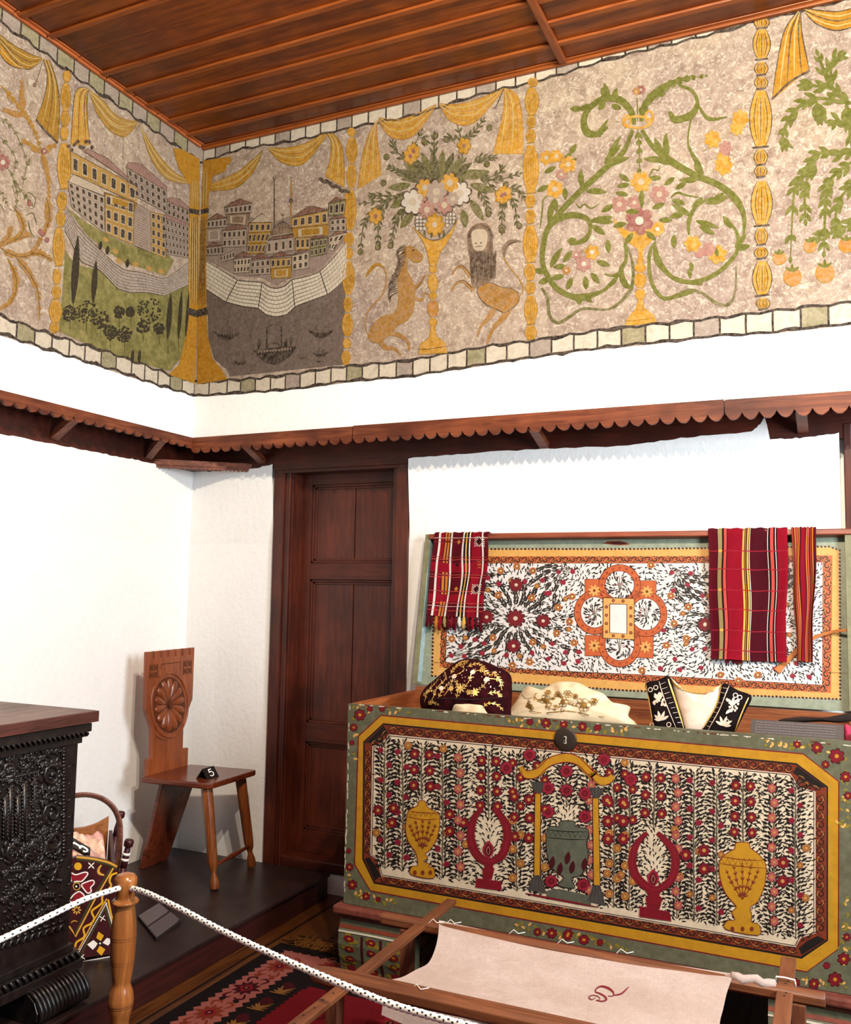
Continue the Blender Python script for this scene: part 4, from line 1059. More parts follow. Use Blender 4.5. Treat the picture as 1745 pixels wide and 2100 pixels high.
# ---- flowering field
TP = lambda x: 1506+.0977*(x-767)
BT = lambda x: 1791+.1714*(x-767)
def dashes(B, inside, box, step, direction, mk, layer, L=(7, 12), w=(2, 3.2)):
    x0, y0, x1, y1 = box
    y = y0
    r = 0
    while y < y1:
        x = x0+(step/2 if r % 2 else 0)
        while x < x1:
            px, py = x+(RND.random()-.5)*step*.8, y+(RND.random()-.5)*step*.8
            if inside(px, py):
                a = direction(px, py)+(RND.random()-.5)*1.2
                ll = L[0]+(L[1]-L[0])*RND.random(); ww = w[0]+(w[1]-w[0])*RND.random()
                ca, sa = cos(a), sin(a)
                b_ = (RND.random()-.5)*ll*.7
                B.poly([(px, py), (px+ca*ll*.35-sa*(ww*.5+b_), py+sa*ll*.35+ca*(ww*.5+b_)), (px+ca*ll*.75-sa*(ww*.55+b_), py+sa*ll*.75+ca*(ww*.55+b_)), (px+ca*ll, py+sa*ll), (px+ca*ll*.8+sa*(ww*.4-b_), py+sa*ll*.8-ca*(ww*.4-b_)), (px+ca*ll*.35+sa*(ww*.25-b_), py+sa*ll*.35-ca*(ww*.25-b_))], mk, layer)
            x += step
        y += step*.86
        r += 1
cols = [790, 825, 866, 907, 942, 1003, 1060, 1110, 1162, 1210, 1258, 1290, 1340, 1388, 1424, 1470, 1524, 1585, 1632]
near = lambda x: min(cols, key=lambda c: abs(c-x))
dashes(S, lambda x, y: 772 < x < 1664 and TP(x)+10 < y < BT(x)-9, (770, 1500, 1668, 1950), 8.4, lambda x, y: -pi/2+max(-1.1, min(1.1, (x-near(x))*.07)), K['black'], 7, (7, 12), (2.2, 3.8))
def frond(B, x, y0, y1, mk, ms, layer, L=15, step=8.5, w=2.6):
    """upright stem, y0 bottom, leaves and hair lines curving out"""
    B.stroke([(x, y0), (x+2*sin(x), (y0+y1)/2), (x, y1)], 3, ms, layer)
    y = y0
    k = 0
    while y > y1:
        for sg in (-1, 1):
            l = L*(.75+.5*RND.random())
            B.stroke([(x, y), (x+sg*l*.55, y-l*.55), (x+sg*l, y-l*.35)], 1.2, ms if k % 2 else mk, layer, smooth=3)
            B.leaf(x+sg*l*.75, y-l*.45, -pi/2+sg*1.25, 10.5, w+1.6, mk, layer+1)
            B.leaf(x+sg*l*.35, y-l*.7, -pi/2+sg*.5, 10, w+.8, mk, layer+1)
        y -= step; k += 1
red = lambda x, y, r=10: S.flower(x, y, r, K['red'], K['peach'], 11, 7, 1.05, K['maroon'], x*.7, .34)
bud = lambda x, y, r=7: (S.disc(x, y, r, r*.95, K['red2'], 11, .3, 9, .3), S.ring(x, y, r*.5, r*.5, 1, K['maroon'], 12, 8))
pink = lambda x, y, r=9: S.flower(x, y, r, K['rose'], K['peach'], 11, 6, 1.1, K['red'], x, .35)
ros = lambda x, y, r=7: (S.disc(x, y, r, r, K['peach'], 11), S.ring(x, y, r*.6, r*.6, 1.3, K['rust'], 12, 9), S.ring(x, y, r, r, 1.1, K['rust'], 12, 10))
tops = {866: 1640, 1003: 1680, 1162: 1655, 1340: 1700, 1524: 1735}
for i, x in enumerate(cols):
    y1 = TP(x)+14
    y0 = tops.get(x, BT(x)-14)
    frond(S, x, y0, y1, K['black'], K['stem'], 8, 15 if x in tops else 13)
    if x == 1162: continue
    n = int((y0-y1)/ (33 if x in tops else 30))
    for k in range(n):
        yy = y1+10+(y0-y1-14)*(k+.2)/n
        if x in tops:
            red(x-15-k*1.0, yy, 9.5); red(x+15+k*1.0, yy+2, 9.5)
        elif i in (4, 9, 17, 13): pink(x-2+5*(k % 2), yy, 8.5)
        elif i in (2, 6, 7, 10, 11):
            (red if k < 4 else ros)(x-8+16*(k % 2), yy, 8.5)
        else: (bud, bud, ros)[k % 3 if k > 3 else 0](x-9+18*(k % 2), yy, 6.5)
for x, y in gG([(305, 1020), (405, 1005), (395, 1100), (770, 1045), (860, 1100), (770, 1155), (1190, 930), (1285, 950), (1190, 1065), (1290, 1070), (1195, 1190), (1285, 1200)]): red(x, y, 10)
for x, y in gH([(160, 955), (265, 970), (165, 1090), (265, 1090), (165, 1205), (265, 1205), (670, 1310), (790, 1280), (790, 1400), (1305, 1360), (1300, 1480)]): red(x, y, 11.5)
for x, y in gG([(295, 1165), (875, 1240), (500, 600), (730, 620)]): ros(x, y, 8)
for x, y in gH([(275, 710), (600, 1145), (635, 1450), (1455, 1265), (1450, 1590), (160, 1430), (250, 1440)]): ros(x, y, 8)
# urns
def urn(P, c, mk, ml):
    p = crv(c(P), 3, True)
    S.poly(p, mk, 14); S.stroke(p, 1.6, ml, 15, smooth=0, close=True)
v1 = [(490, 1075), (505, 1020), (560, 990), (570, 960), (610, 960), (628, 1000), (692, 1035), (708, 1075), (690, 1200), (640, 1280), (612, 1300), (628, 1330), (600, 1350), (640, 1370), (635, 1388), (665, 1392), (665, 1462), (520, 1438), (525, 1384), (562, 1378), (552, 1300), (500, 1220), (484, 1140)]
urn(v1, gG, K['yellow'], K['rust'])
S.stroke(gG([(492, 1060), (600, 1080), (704, 1075)]), 1.6, K['rust'], 16); S.stroke(gG([(500, 1025), (600, 1035), (695, 1040)]), 1.6, K['rust'], 16)
S.stroke(gG([(497+k*17, 1058 if k % 2 else 1030) for k in range(13)]), 1.4, K['rust'], 16, smooth=0)
v2 = [(990, 1270), (1000, 1230), (1080, 1230), (1090, 1262), (1150, 1310), (1192, 1375), (1185, 1500), (1140, 1610), (1090, 1650), (1100, 1700), (1100, 1745), (1148, 1765), (1142, 1832), (932, 1792), (940, 1738), (990, 1730), (970, 1680), (1000, 1645), (930, 1560), (893, 1450), (893, 1350), (950, 1290)]
urn(v2, gH, K['yellow'], K['rust'])
S.stroke(gH([(905, 1320), (1040, 1340), (1175, 1345)]), 1.6, K['rust'], 16); S.stroke(gH([(895, 1365), (1040, 1385), (1190, 1395)]), 1.6, K['rust'], 16)
S.stroke(gH([(905+k*18, 1372 if k % 2 else 1330) for k in range(16)]), 1.5, K['rust'], 16, smooth=0)
for c, cx, cy, k in ((gG, 595, 1270, 1), (gH, 1040, 1600, 1.25)):
    for a in (-2.2, -1.9, -1.57, -1.25, -.95):
        x, y = c([(cx, cy)])[0]
        S.sprig([(x, y), (x+cos(a)*28*k, y+sin(a)*32*k), (x+cos(a)*44*k, y+sin(a)*58*k)], 1.6, K['rust'], 16, 5, 9, 3.4, .7, smooth=3)
for c, xs_, y in ((gG, (545, 595, 645), 1425), (gH, (975, 1040, 1100), 1790)):
    for x in xs_: S.disc(*c([(x, y)])[0], 4, 5, K['rust'], 16)
def lyre(c, P, bud_, stem, base):
    S.stroke(c(P), [8, 13, 17, 18, 17, 15, 15, 17, 18, 17, 13, 8], K['red'], 14)
    S.stroke(c(P), 1.6, K['red2'], 15)
    S.poly(c(stem), K['red'], 14); S.poly(c(base), K['red'], 15); S.stroke(c(base), 1.3, K['red2'], 16, smooth=0, close=True)
    x, y = c([bud_])[0]
    S.leaf(x, y+18, -pi/2, 34, 24, K['red2'], 15); S.leaf(x, y+15, -pi/2, 25, 15, K['maroon'], 16); S.leaf(x, y+12, -pi/2, 18, 9, K['rose'], 17); S.leaf(x, y+10, -pi/2, 13, 5, K['maroon'], 18)
lyre(gG, [(985, 1010), (935, 1060), (907, 1160), (922, 1260), (975, 1335), (1025, 1352), (1060, 1345), (1115, 1305), (1147, 1200), (1135, 1110), (1090, 1040), (1052, 1005)], (1022, 1270), [(980, 1350), (1062, 1350), (1050, 1385), (1062, 1400), (1045, 1470), (985, 1465), (985, 1400), (1000, 1385)], [(945, 1462), (1105, 1482), (1108, 1540), (938, 1518)])
lyre(gH, [(422, 1165), (355, 1235), (322, 1340), (345, 1440), (410, 1510), (465, 1535), (510, 1525), (575, 1470), (605, 1370), (590, 1280), (540, 1215), (487, 1165)], (460, 1455), [(405, 1535), (510, 1540), (500, 1575), (520, 1590), (500, 1665), (420, 1655), (410, 1590), (430, 1575)], [(375, 1645), (565, 1680), (578, 1738), (370, 1708)])
# pavilion
arch = gG([(1235, 735), (1265, 785), (1340, 775), (1405, 715), (1460, 690), (1530, 678), (1600, 695), (1650, 740), (1705, 795)])+gH([(60, 775), (110, 825), (165, 825), (198, 795)])
S.stroke(arch, [8, 14, 18, 18, 18, 18, 18, 18, 18, 18, 17, 14, 10], K['yellow'], 14)
up_ = crv(arch, 4)
S.stroke([(x, y-9) for x, y in up_], 1.8, K['red'], 15, smooth=0); S.stroke([(x, y+9) for x, y in up_], 1.8, K['red'], 15, smooth=0)
for c, q in ((gG, [(1325, 912), (1363, 912), (1358, 1442), (1318, 1442)]), (gH, [(66, 940), (104, 942), (116, 1508), (72, 1505)])):
    S.poly(c(q), K['yellow'], 14); S.stroke(c(q), 1.4, K['maroon'], 15, smooth=0, close=True)
for c, q in ((gG, [(1295, 830), (1390, 840), (1365, 910), (1325, 905)]), (gH, [(40, 870), (145, 875), (110, 940), (68, 935)]), (gG, [(1318, 1442), (1360, 1445), (1400, 1560), (1275, 1535)]), (gH, [(70, 1508), (116, 1510), (150, 1640), (30, 1610)])):
    S.poly(c(q), K['grey'], 14)
    for k in range(4): S.stroke(c([(q[0][0]+(q[1][0]-q[0][0])*(k+.5)/4, q[0][1]), (q[3][0]+(q[2][0]-q[3][0])*(k+.5)/4, q[3][1])]), 1.2, K['black'], 15, smooth=0)
S.poly(gG([(1400, 1545), (1480, 1530), (1620, 1560), (1690, 1580), (1690, 1640), (1400, 1590)]), K['urn'], 13)
S.stroke(gG([(1265, 1560), (1500, 1605), (1740, 1650)]), 4, K['red'], 14)
urn([(1405, 1135), (1480, 1125), (1490, 1090), (1580, 1090), (1592, 1125), (1672, 1145), (1660, 1240), (1672, 1340), (1625, 1440), (1560, 1460), (1585, 1525), (1475, 1508), (1510, 1455), (1440, 1400), (1402, 1300)], gG, K['urn'], K['black'])
for y in (1145, 1195): S.stroke(gG([(1405, y), (1530, y+12), (1668, y+14)]), 1.6, K['black'], 16)
S.stroke(gG([(1412+k*16, 1185+k*.8 if k % 2 else 1150+k*.8) for k in range(17)]), 1.5, K['black'], 16, smooth=0)
for x, y in ((1430, 1360), (1530, 1330), (1640, 1370), (1560, 1390), (1480, 1400)): S.leaf(*gG([(x, y+40)])[0], -1.4, 26, 12, K['maroon'], 16)
for x, y in ((1530, 765), (1410, 875), (1530, 890), (1650, 910), (1410, 1030), (1650, 1060), (1430, 1480), (1640, 1505), (1290, 660), (1140, 745)):
    X_, Y_ = gG([(x, y)])[0]
    S.flower(X_, Y_, 13, K['red2'], K['red'], 12, 8, 1.0, K['maroon'], x, .55); S.ring(X_, Y_, 5, 5, 1.2, K['maroon'], 15, 9)
for x, y in ((140, 690), (315, 820)):
    X_, Y_ = gH([(x, y)])[0]
    S.flower(X_, Y_, 13, K['red2'], K['red'], 12, 8, 1.0, K['maroon'], x, .55)
# flowers on the green frame
def spray(P, c, w=6):
    P = c(P)
    for k in range(int(9*max(1, hypot(P[-1][0]-P[0][0], P[-1][1]-P[0][1])/40))):
        t = RND.random()
        x, y = P[0][0]+(P[-1][0]-P[0][0])*t+(RND.random()-.5)*12, P[0][1]+(P[-1][1]-P[0][1])*t+(RND.random()-.5)*9
        if not (724-.03*(y-1441) < x < 1738 and 1449+.0825*(x-715) < y < 1838+.183*(x-703)): continue
        S.leaf(x, y, RND.random()*6.3, 9, 5, K['olive'] if k % 3 else K['yel2'], 2, .3)
for c, a, b in ((gG, (140, 345), (500, 370)), (gG, (130, 350), (140, 560)), (gG, (135, 600), (120, 730)), (gG, (100, 1100), (95, 1300)), (gG, (95, 1380), (140, 1540)), (gG, (140, 1540), (460, 1650)), (gG, (1150, 440), (1740, 490)), (gH, (0, 480), (280, 510)),
                (gH, (1190, 580), (1500, 620)), (gH, (1500, 610), (1740, 720)), (gH, (1700, 760), (1720, 1120)), (gH, (1700, 1600), (1730, 1940)), (g4, (1660, 470), (1740, 640)), (g4, (1380, 720), (1720, 760)), (gG, (1180, 1770), (1740, 1870)), (g4, (0, 450), (400, 540)), (gH, (1640, 1100), (1740, 1130))):
    spray([a, b], c)
for c, x, y, r in ((gG, 185, 400, 13), (gG, 330, 360, 7), (gG, 250, 360, 7), (gG, 140, 482, 9), (gG, 130, 580, 6), (gG, 100, 1390, 9), (gG, 135, 1505, 11), (gG, 225, 1580, 9), (gG, 100, 1285, 6), (gG, 305, 1600, 6), (gG, 1290, 445, 8), (gG, 1395, 452, 11), (gG, 1510, 462, 9), (gG, 1632, 474, 10),
                   (gG, 1725, 485, 7), (gH, 0, 480, 9), (gH, 100, 480, 8), (gH, 1395, 590, 9), (gH, 1525, 612, 13), (gH, 1652, 668, 17), (gH, 1580, 722, 9), (gH, 1710, 802, 12), (gH, 1725, 925, 9), (g4, 1702, 600, 14), (g4, 1600, 640, 8), (g4, 1415, 742, 10), (g4, 1525, 748, 12), (g4, 1650, 722, 16),
                   (g4, 1720, 470, 9), (g4, 60, 450, 11), (g4, 155, 486, 11), (g4, 248, 502, 8), (gG, 1340, 1812, 9), (gG, 1432, 1820, 12), (gG, 1535, 1836, 11), (gG, 1640, 1862, 11)):
    X_, Y_ = c([(x, y)])[0]
    X_ = max(X_, 719+r*.9-.03*(Y_-1441))
    S.flower(X_, Y_, r*.85, K['red'], K['yellow'] if r > 8 else None, 3, 7, 1, K['maroon'], x, .3)
# chips showing the wood along the edges
for k in range(70):
    x = 720+1020*RND.random()
    S.disc(x, 1441+.0825*(x-715)+1.5+2*RND.random(), 2+5*RND.random(), 1.2, K['line'] if k % 3 else K['rust'], 4, .08, 7, .6)
for k in range(40): (lambda y_: S.disc(717-.03*(y_-1441)+2*RND.random(), y_, 1.1, 3+3*RND.random(), K['line'], 4, 0, 7, .6))(1450+380*RND.random())
m.build('front_panel', chest)
m = MB(); m.box((CX0, CY0+.026, CZ0), (CX0+.026, CY1, CZ1), CWY); m.build('side_panel', chest)
m = MB(); m.box((CX1-.026, CY0+.026, CZ0), (CX1, CY1, CZ1), CWY); m.build('side_panel', chest)
m = MB(); m.box((CX0+.026, CY1-.026, CZ0), (CX1-.026, CY1, CZ1+.02), CW); m.build('back_panel', chest)
m = MB(); m.box((CX0+.026, CY0+.026, CZ0), (CX1-.026, CY1-.026, CZ0+.025), CW); m.build('bottom_board', chest)
m = MB()
MR = paint('moulding_red', C('8c4a3c', 1.6), C('4a2015'), .7, 30, .5)
m.box((CX0-.03, CY0-.035, CZ0-.032), (CX1+.03, CY1, CZ0-.002), MR); m.box((CX0-.015, CY0-.018, CZ0-.05), (CX1+.015, CY1, CZ0-.032), MR)
m.build('base_moulding', chest, bevel=.008)
# feet: scrolled blocks painted with flowers
def foot(x0, x1, y0=CY0-.012, y1=CY0+.10):
    m = MB()
    prof = [(0, .212), (.0, .19), (-.012, .17), (-.014, .12), (-.004, .07), (.012, .03), (.016, .0075)]
    pts = [Vector((x0, y0+a, z)) for a, z in prof]+[Vector((x0, y1, .0075 if y0 < -.4 else 0)), Vector((x0, y1, .212))]
    m.prism(pts, (x1-x0, 0, 0), K['green'])
    zz = [a for a in prof]
    def f(u, z, h):
        for (a, b), (c_, d) in zip(prof, prof[1:]):
            if d <= z <= b: yy = a+(c_-a)*(b-z)/(b-d); break
        else: yy = 0
        return Vector((x0+(x1-x0)*u, y0+yy-.0006-h*2, z))
    B = Brush(m, f, .0003)
    for u in (.36, .64): B.stroke([(u, .16), (u, .1), (u, .02)], .035, K['maroon'], 1, (1, 1))
    for u in (.17, .5, .83):
        for k in range(4):
            z = .145-k*.038
            for j in range(5): B.disc(u+(RND.random()-.5)*.2, z+(RND.random()-.5)*.03, .05, .008, K['olive'], 1, 0, 8)
            B.disc(u, z, .075, .0125, K['red'], 2, 0, 10, .3); B.disc(u, z, .025, .004, K['yellow'], 3, 0, 7)
    B.stroke([(0, .168), (.5, .17), (1, .168)], .006, K['line'], 2, (1, 1)); B.stroke([(0, .185), (.5, .185), (1, .185)], .012, K['rust'], 2, (1, 1))
    m.build('foot', chest)
foot(CX0-.005, CX0+.28); foot(CX1-.28, CX1+.005); foot(CX0, CX0+.2, CY1-.11, CY1); foot(CX1-.2, CX1, CY1-.11, CY1)
# lock plate
m = MB()
lc = atY(1160, 1516, CY0-.001)
IR = NT('dark_iron', .45, .5, .7); IR.base((.05, .035, .025)); IR = IR.m
m.lathe([(.0405, 0), (.041, .004), (.037, .006), (.012, .0065)], lc, IR, (0, -1, 0), 30)
B = Brush(m, lambda x, y, h: lc+Vector((x, -.0066-h, y)), .0003)
B.disc(0, .006, .006, .006, K['line'], 1); B.poly([(-.004, .006), (.004, .006), (.005, -.014), (-.005, -.014)], K['line'], 1)
B.disc(-.002, .005, .004, .004, K['black'], 2); B.poly([(-.003, .005), (.001, .005), (.001, -.012), (-.004, -.012)], K['black'], 2)
lock = m.build('lock_plate', chest, label='round dark iron lock plate with keyhole')
# ---- the raised lid, leaning back on the wall
P0 = Vector((0, CY1-.005, 1.048))
LU = Vector((0, .1741, .9847)); LN = Vector((0, -.9847, .1741))
LH = .693
def lf(x, w, d): return Vector((x, 0, 0))+P0+LU*w+LN*d
def lbox(m, x0, x1, w0, w1, d0, d1, mt):
    m.hexa([lf(x0, w0, d0), lf(x1, w0, d0), lf(x1, w0, d1), lf(x0, w0, d1), lf(x0, w1, d0), lf(x1, w1, d0), lf(x1, w1, d1), lf(x0, w1, d1)], mt)
m = MB()
lbox(m, CX0, CX1, 0, LH, -.05, -.04, K['lidgreen'])
lid = m
DP = LN.dot(P0)-.04
B = Brush(m, on(tuple(LN), DP), .00025)
gI, gJ, g5 = T(840, 1060, .26361), T(1285, 1060, .26361), T(520, 840, .702)
Q = lambda l, t, r, b: [(l[0], l[1]), (t[0], t[1]), (r[0], r[1]), (b[0], b[1])]
Yo = [(892, 1126), (1300, 1126), (1700, 1121), (1722, 1129), (1723, 1434), (1285, 1416), (1056, 1400), (886, 1386)]
Oo = [(908, 1141), (1300, 1141), (1707, 1139), (1704, 1421), (1300, 1399), (1100, 1383), (902, 1368)]
Wh = [(920, 1155), (1300, 1155), (1687, 1153), (1686, 1405), (1300, 1383), (1048, 1372), (914, 1358)]
B.poly(Yo, K['yel2'], 1); B.poly(Oo, K['orange'], 2); B.poly(Wh, K['white'], 3)
def along(P, step):
    out = []
    for a, b in zip(P, P[1:]+P[:1]):
        n = max(1, int(hypot(b[0]-a[0], b[1]-a[1])/step))
        out += [(a[0]+(b[0]-a[0])*i/n, a[1]+(b[1]-a[1])*i/n) for i in range(n)]
    return out
for x, y in along(Yo, 7.6): B.disc(x, y, 2.6, 2.2, K['maroon'], 2, .5, 7, .4)
B.stroke(Wh, 1.1, K['maroon'], 4, smooth=0, close=True)
scrolls(B, (915, 1148), (1700, 1146), 11, 56, K['black'], K['peach'], 4); scrolls(B, (908, 1364), (1300, 1391), 12, 28, K['black'], K['peach'], 4); scrolls(B, (1300, 1391), (1695, 1413), 12, 28, K['black'], K['peach'], 4)
scrolls(B, (911, 1150), (908, 1360), 10, 14, K['black'], K['peach'], 4); scrolls(B, (1697, 1150), (1695, 1410), 15, 14, K['black'], K['peach'], 4)
ctr = gI([(825, 790), (830, 530), (600, 780), (1040, 810), (810, 1005)])+gJ([(610, 840), (860, 1095)])+[(1508, 1212), (1575, 1275), (1446, 1280), (1512, 1280)]
hubs = [gI([(825, 790)])[0], (1510, 1280)]
def rdir(x, y):
    hx, hy = min(hubs, key=lambda q: hypot(q[0]-x, q[1]-y))
    d = hypot(x-hx, y-hy)
    return atan2(y-hy, x-hx)+.7*sin(d*.11)+.5*sin(3*atan2(y-hy, x-hx))
dashes(B, lambda x, y: 920 < x < 1683 and 1160 < y < 1354+.058*(x-914), (918, 1158, 1684, 1404), 7.4, rdir, K['black'], 5, (6, 11), (1.8, 3.3))
for hx, hy in hubs:
    for k in range(20):
        a = 2*pi*k/20+.2
        R0 = 26; Rm = (86 if abs(sin(a)) > .55 else (150 if k % 2 else 112))
        P = [(hx+cos(a)*R0, hy+sin(a)*R0*.9), (hx+cos(a+.12)*Rm*.55, hy+sin(a+.12)*Rm*.5), (hx+cos(a+.02)*Rm, hy+sin(a+.02)*Rm*.9)]
        if 925 < P[2][0] < 1680 and 1165 < P[2][1] < 1395:
            B.sprig(P, 1.4, K['black'], 6, 7, 12, 2.9, .75, K['stem'], shrink=.0, bend=1.1, start=.2)
            (B.disc(P[2][0], P[2][1], 5.5, 5, K['red2'], 8, a, 9, .3) if k % 2 else (B.disc(P[2][0], P[2][1], 5.5, 5.5, K['peach'], 8), B.ring(P[2][0], P[2][1], 4, 4, 1.2, K['rust'], 9, 9)))
for hx, hy, a0, a1, L_0 in ((930, 1345, -1.2, -.1, 120), (930, 1165, .1, 1.2, 110), (1170, 1165, 1.9, 3.0, 110), (1170, 1372, 3.3, 4.3, 115), (1385, 1165, .2, 1.3, 90), (1385, 1385, -1.2, -.1, 110), (1676, 1170, 1.8, 2.9, 110), (1676, 1398, 3.3, 4.3, 110), (1045, 1160, .6, 2.5, 70), (1045, 1368, 3.8, 5.6, 70), (1512, 1392, 3.7, 5.7, 80)):
    for k in range(5):
        a = a0+(a1-a0)*k/4
        L1 = L_0*(.75+.4*RND.random())
        P = [(hx, hy), (hx+cos(a+.25)*L1*.5, hy+sin(a+.25)*L1*.45), (hx+cos(a)*L1, hy+sin(a)*L1*.85)]
        if all(922 < x < 1680 and 1160 < y < 1352+.058*(x-914) for x, y in P):
            B.sprig(P, 1.5, K['black'], 6, 7, 12, 3.0, .7, K['stem'], shrink=.0, bend=1.0, start=.32)
for x, y in ctr:
    B.flower(x, y, 14 if (x, y) not in hubs else 18, K['red'], K['cream'], 9, 10, .95, K['maroon'], .3, .26)
for x, y in gI([(690, 610), (950, 630), (650, 940), (960, 975), (1155, 705), (1245, 815), (1145, 905), (330, 950), (1265, 620), (1280, 980), (800, 1155), (935, 1130), (960, 420), (835, 385), (710, 420)])+gJ([(345, 615), (480, 700), (370, 830), (465, 945), (310, 1000), (730, 1230), (1020, 1230), (870, 1275), (120, 1195), (190, 375)]):
    B.disc(x, y, 7, 6.5, K['peach'], 8); B.ring(x, y, 4.2, 4, 1.4, K['rust'], 9, 9); B.ring(x, y, 7, 6.5, 1.2, K['orange'], 9, 10); B.disc(x, y, 1.8, 1.8, K['cream'], 10)
for x, y in gI([(1160, 430), (1270, 425), (1195, 510), (1035, 495), (1085, 595), (610, 475), (510, 955), (400, 1010), (325, 1080), (425, 1085), (565, 1060), (1110, 985), (1080, 1105), (1215, 1055), (1200, 1140), (1310, 1125)])+gJ([(350, 435), (500, 440), (475, 530), (590, 615), (510, 1030), (375, 1105), (265, 1180), (415, 1190), (580, 1175), (1155, 1180), (1320, 1140), (1290, 1235), (1420, 1245)]):
    B.disc(x, y, 5.5, 5, K['red2'], 8, .4, 9, .3); B.leaf(x+4, y-3, -.7, 8, 3.5, K['maroon'], 9)
# quatrefoil medallion
QF = [(1271, 1200, 43, 42), (1271, 1322, 43, 46), (1220, 1256, 42, 45), (1325, 1260, 43, 46)]
sq = [[(1200, 1188), (1250, 1188), (1250, 1235), (1200, 1235)], [(1296, 1191), (1346, 1191), (1346, 1236), (1296, 1236)], [(1200, 1303), (1250, 1303), (1250, 1346), (1200, 1345)], [(1296, 1305), (1340, 1305), (1340, 1350), (1296, 1348)]]
for q in sq: B.poly(q, K['orange'], 11); B.stroke(q, 1.2, K['rust'], 12, smooth=0, close=True)
for x, y, a, b in QF: B.disc(x, y, a, b, K['orange'], 11, 0, 26); B.ring(x, y, a, b, 1.4, K['rust'], 12, 26)
for i, (x, y, a, b) in enumerate(QF):
    B.disc(x, y, a-13, b-13, K['white'], 13, 0, 24); B.ring(x, y, a-13, b-13, 1.3, K['red'], 14, 24)
    for k in range(16):
        t = 2*pi*k/16
        B.ring(x+cos(t)*(a-6.5), y+sin(t)*(b-6.5), 2, 2, .9, K['red'], 14, 7)
    for k in range(75):
        t, r = 2*pi*RND.random(), (a-17)*sqrt(RND.random())
        B.leaf(x+cos(t)*r, y+sin(t)*r, t+.6, 7, 2.4, K['black'], 15)
    for k in range(5): B.ring(x+(RND.random()-.5)*30, y+(RND.random()-.5)*30, 2.4, 2.4, 1.2, K['red'], 15, 8)
    for t in (-1.9, -1.57, -1.2): B.stroke([(x, y+18), (x+cos(t)*12, y+sin(t)*8), (x+cos(t)*26, y+sin(t)*20)], 1.5, K['stem'], 15)
for q in sq:
    x, y = sum(p[0] for p in q)/4, sum(p[1] for p in q)/4
    x += -6 if x < 1271 else 6
    for k in range(8): B.leaf(x, y, 2*pi*k/8+.2, 13, 5, K['yel2'], 16)
    B.disc(x, y, 3, 3, K['rust'], 17)
B.poly([(1237, 1226), (1301, 1228), (1301, 1312), (1237, 1309)], K['yel2'], 18); B.stroke([(1237, 1226), (1301, 1228), (1301, 1312), (1237, 1309)], 1.5, K['maroon'], 19, smooth=0, close=True)
for x, y in [(1244, 1245), (1244, 1262), (1244, 1279), (1244, 1296), (1294, 1247), (1294, 1264), (1294, 1281), (1294, 1298), (1258, 1232), (1278, 1233), (1258, 1304), (1278, 1305)]: B.flower(x, y, 3.6, K['red'], K['peach'], 19, 6, 1, None, x, .4)
B.poly([(1251, 1239), (1286, 1240), (1286, 1300), (1251, 1298)], K['white'], 19); B.stroke([(1251, 1239), (1286, 1240), (1286, 1300), (1251, 1298)], 1.6, K['maroon'], 20, smooth=0, close=True)
# cracks and the worn patch at the top
for p in ([(886, 1358), (912, 1359)], [(1690, 1378), (1745, 1381)], [(886, 1240), (900, 1241)]): B.stroke(p, 1.6, K['rust'], 20, smooth=0)
B.disc(*gI([(1610, 205)])[0], 27, 4, K['rust'], 2, 0, 14, .4); B.disc(*gI([(1620, 207)])[0], 16, 2, K['maroon'], 3, 0, 12, .4)
lidp = m.build('lid', chest)
LB = paint('rim_blue', C('9fb9bd', 1.1), C('6d7f78'), .5, 30)
OL = paint('rim_olive', C('7d7a5a', 1.05), C('55553c'), .5, 30)
m = MB(); lbox(m, CX0, CX0+.024, 0, LH, -.05, 0, OL); lbox(m, CX0+.024, CX0+.026, .01, LH-.02, -.04, -.002, LB); m.build('lid_side_rim', lidp)
m = MB(); lbox(m, CX1-.024, CX1, 0, LH, -.05, 0, OL); m.build('lid_side_rim', lidp)
m = MB(); lbox(m, CX0+.02, CX1+.02, LH-.024, LH, -.05, .008, wood('rim_wood', C('5a2415'), C('8f4a30'), 0, 7, .45, 12)); m.build('lid_top_rim', lidp, bevel=.004)
# leather stay of the lid
m = MB()
LEA = paint('tan_leather', C('b06a32', 1.05), C('7a421c'), .5, 25)
sp = crv([lf(3.04, .30, -.006), lf(2.98, .292, -.028), lf(2.90, .255, -.035), lf(2.82, .17, -.036), lf(2.79, .135, -.033)], 6)
SB = Brush(m, lambda x, y, h: lf(x, y, -.038+h), .0005)
n = len(sp)
for i in range(n-1):
    a, b = Vector(sp[i]), Vector(sp[i+1])
    wd_ = .005+.010*(i/n)**2
    m.bar(a, b+(b-a)*.1, wd_*2, .004, LEA, LN)
m.box((2.775, CY1-.03, 1.155), (2.80, CY1-.0, 1.18), LEA) if False else None
m.build('lid_stay', chest, label='tan leather lid stay')

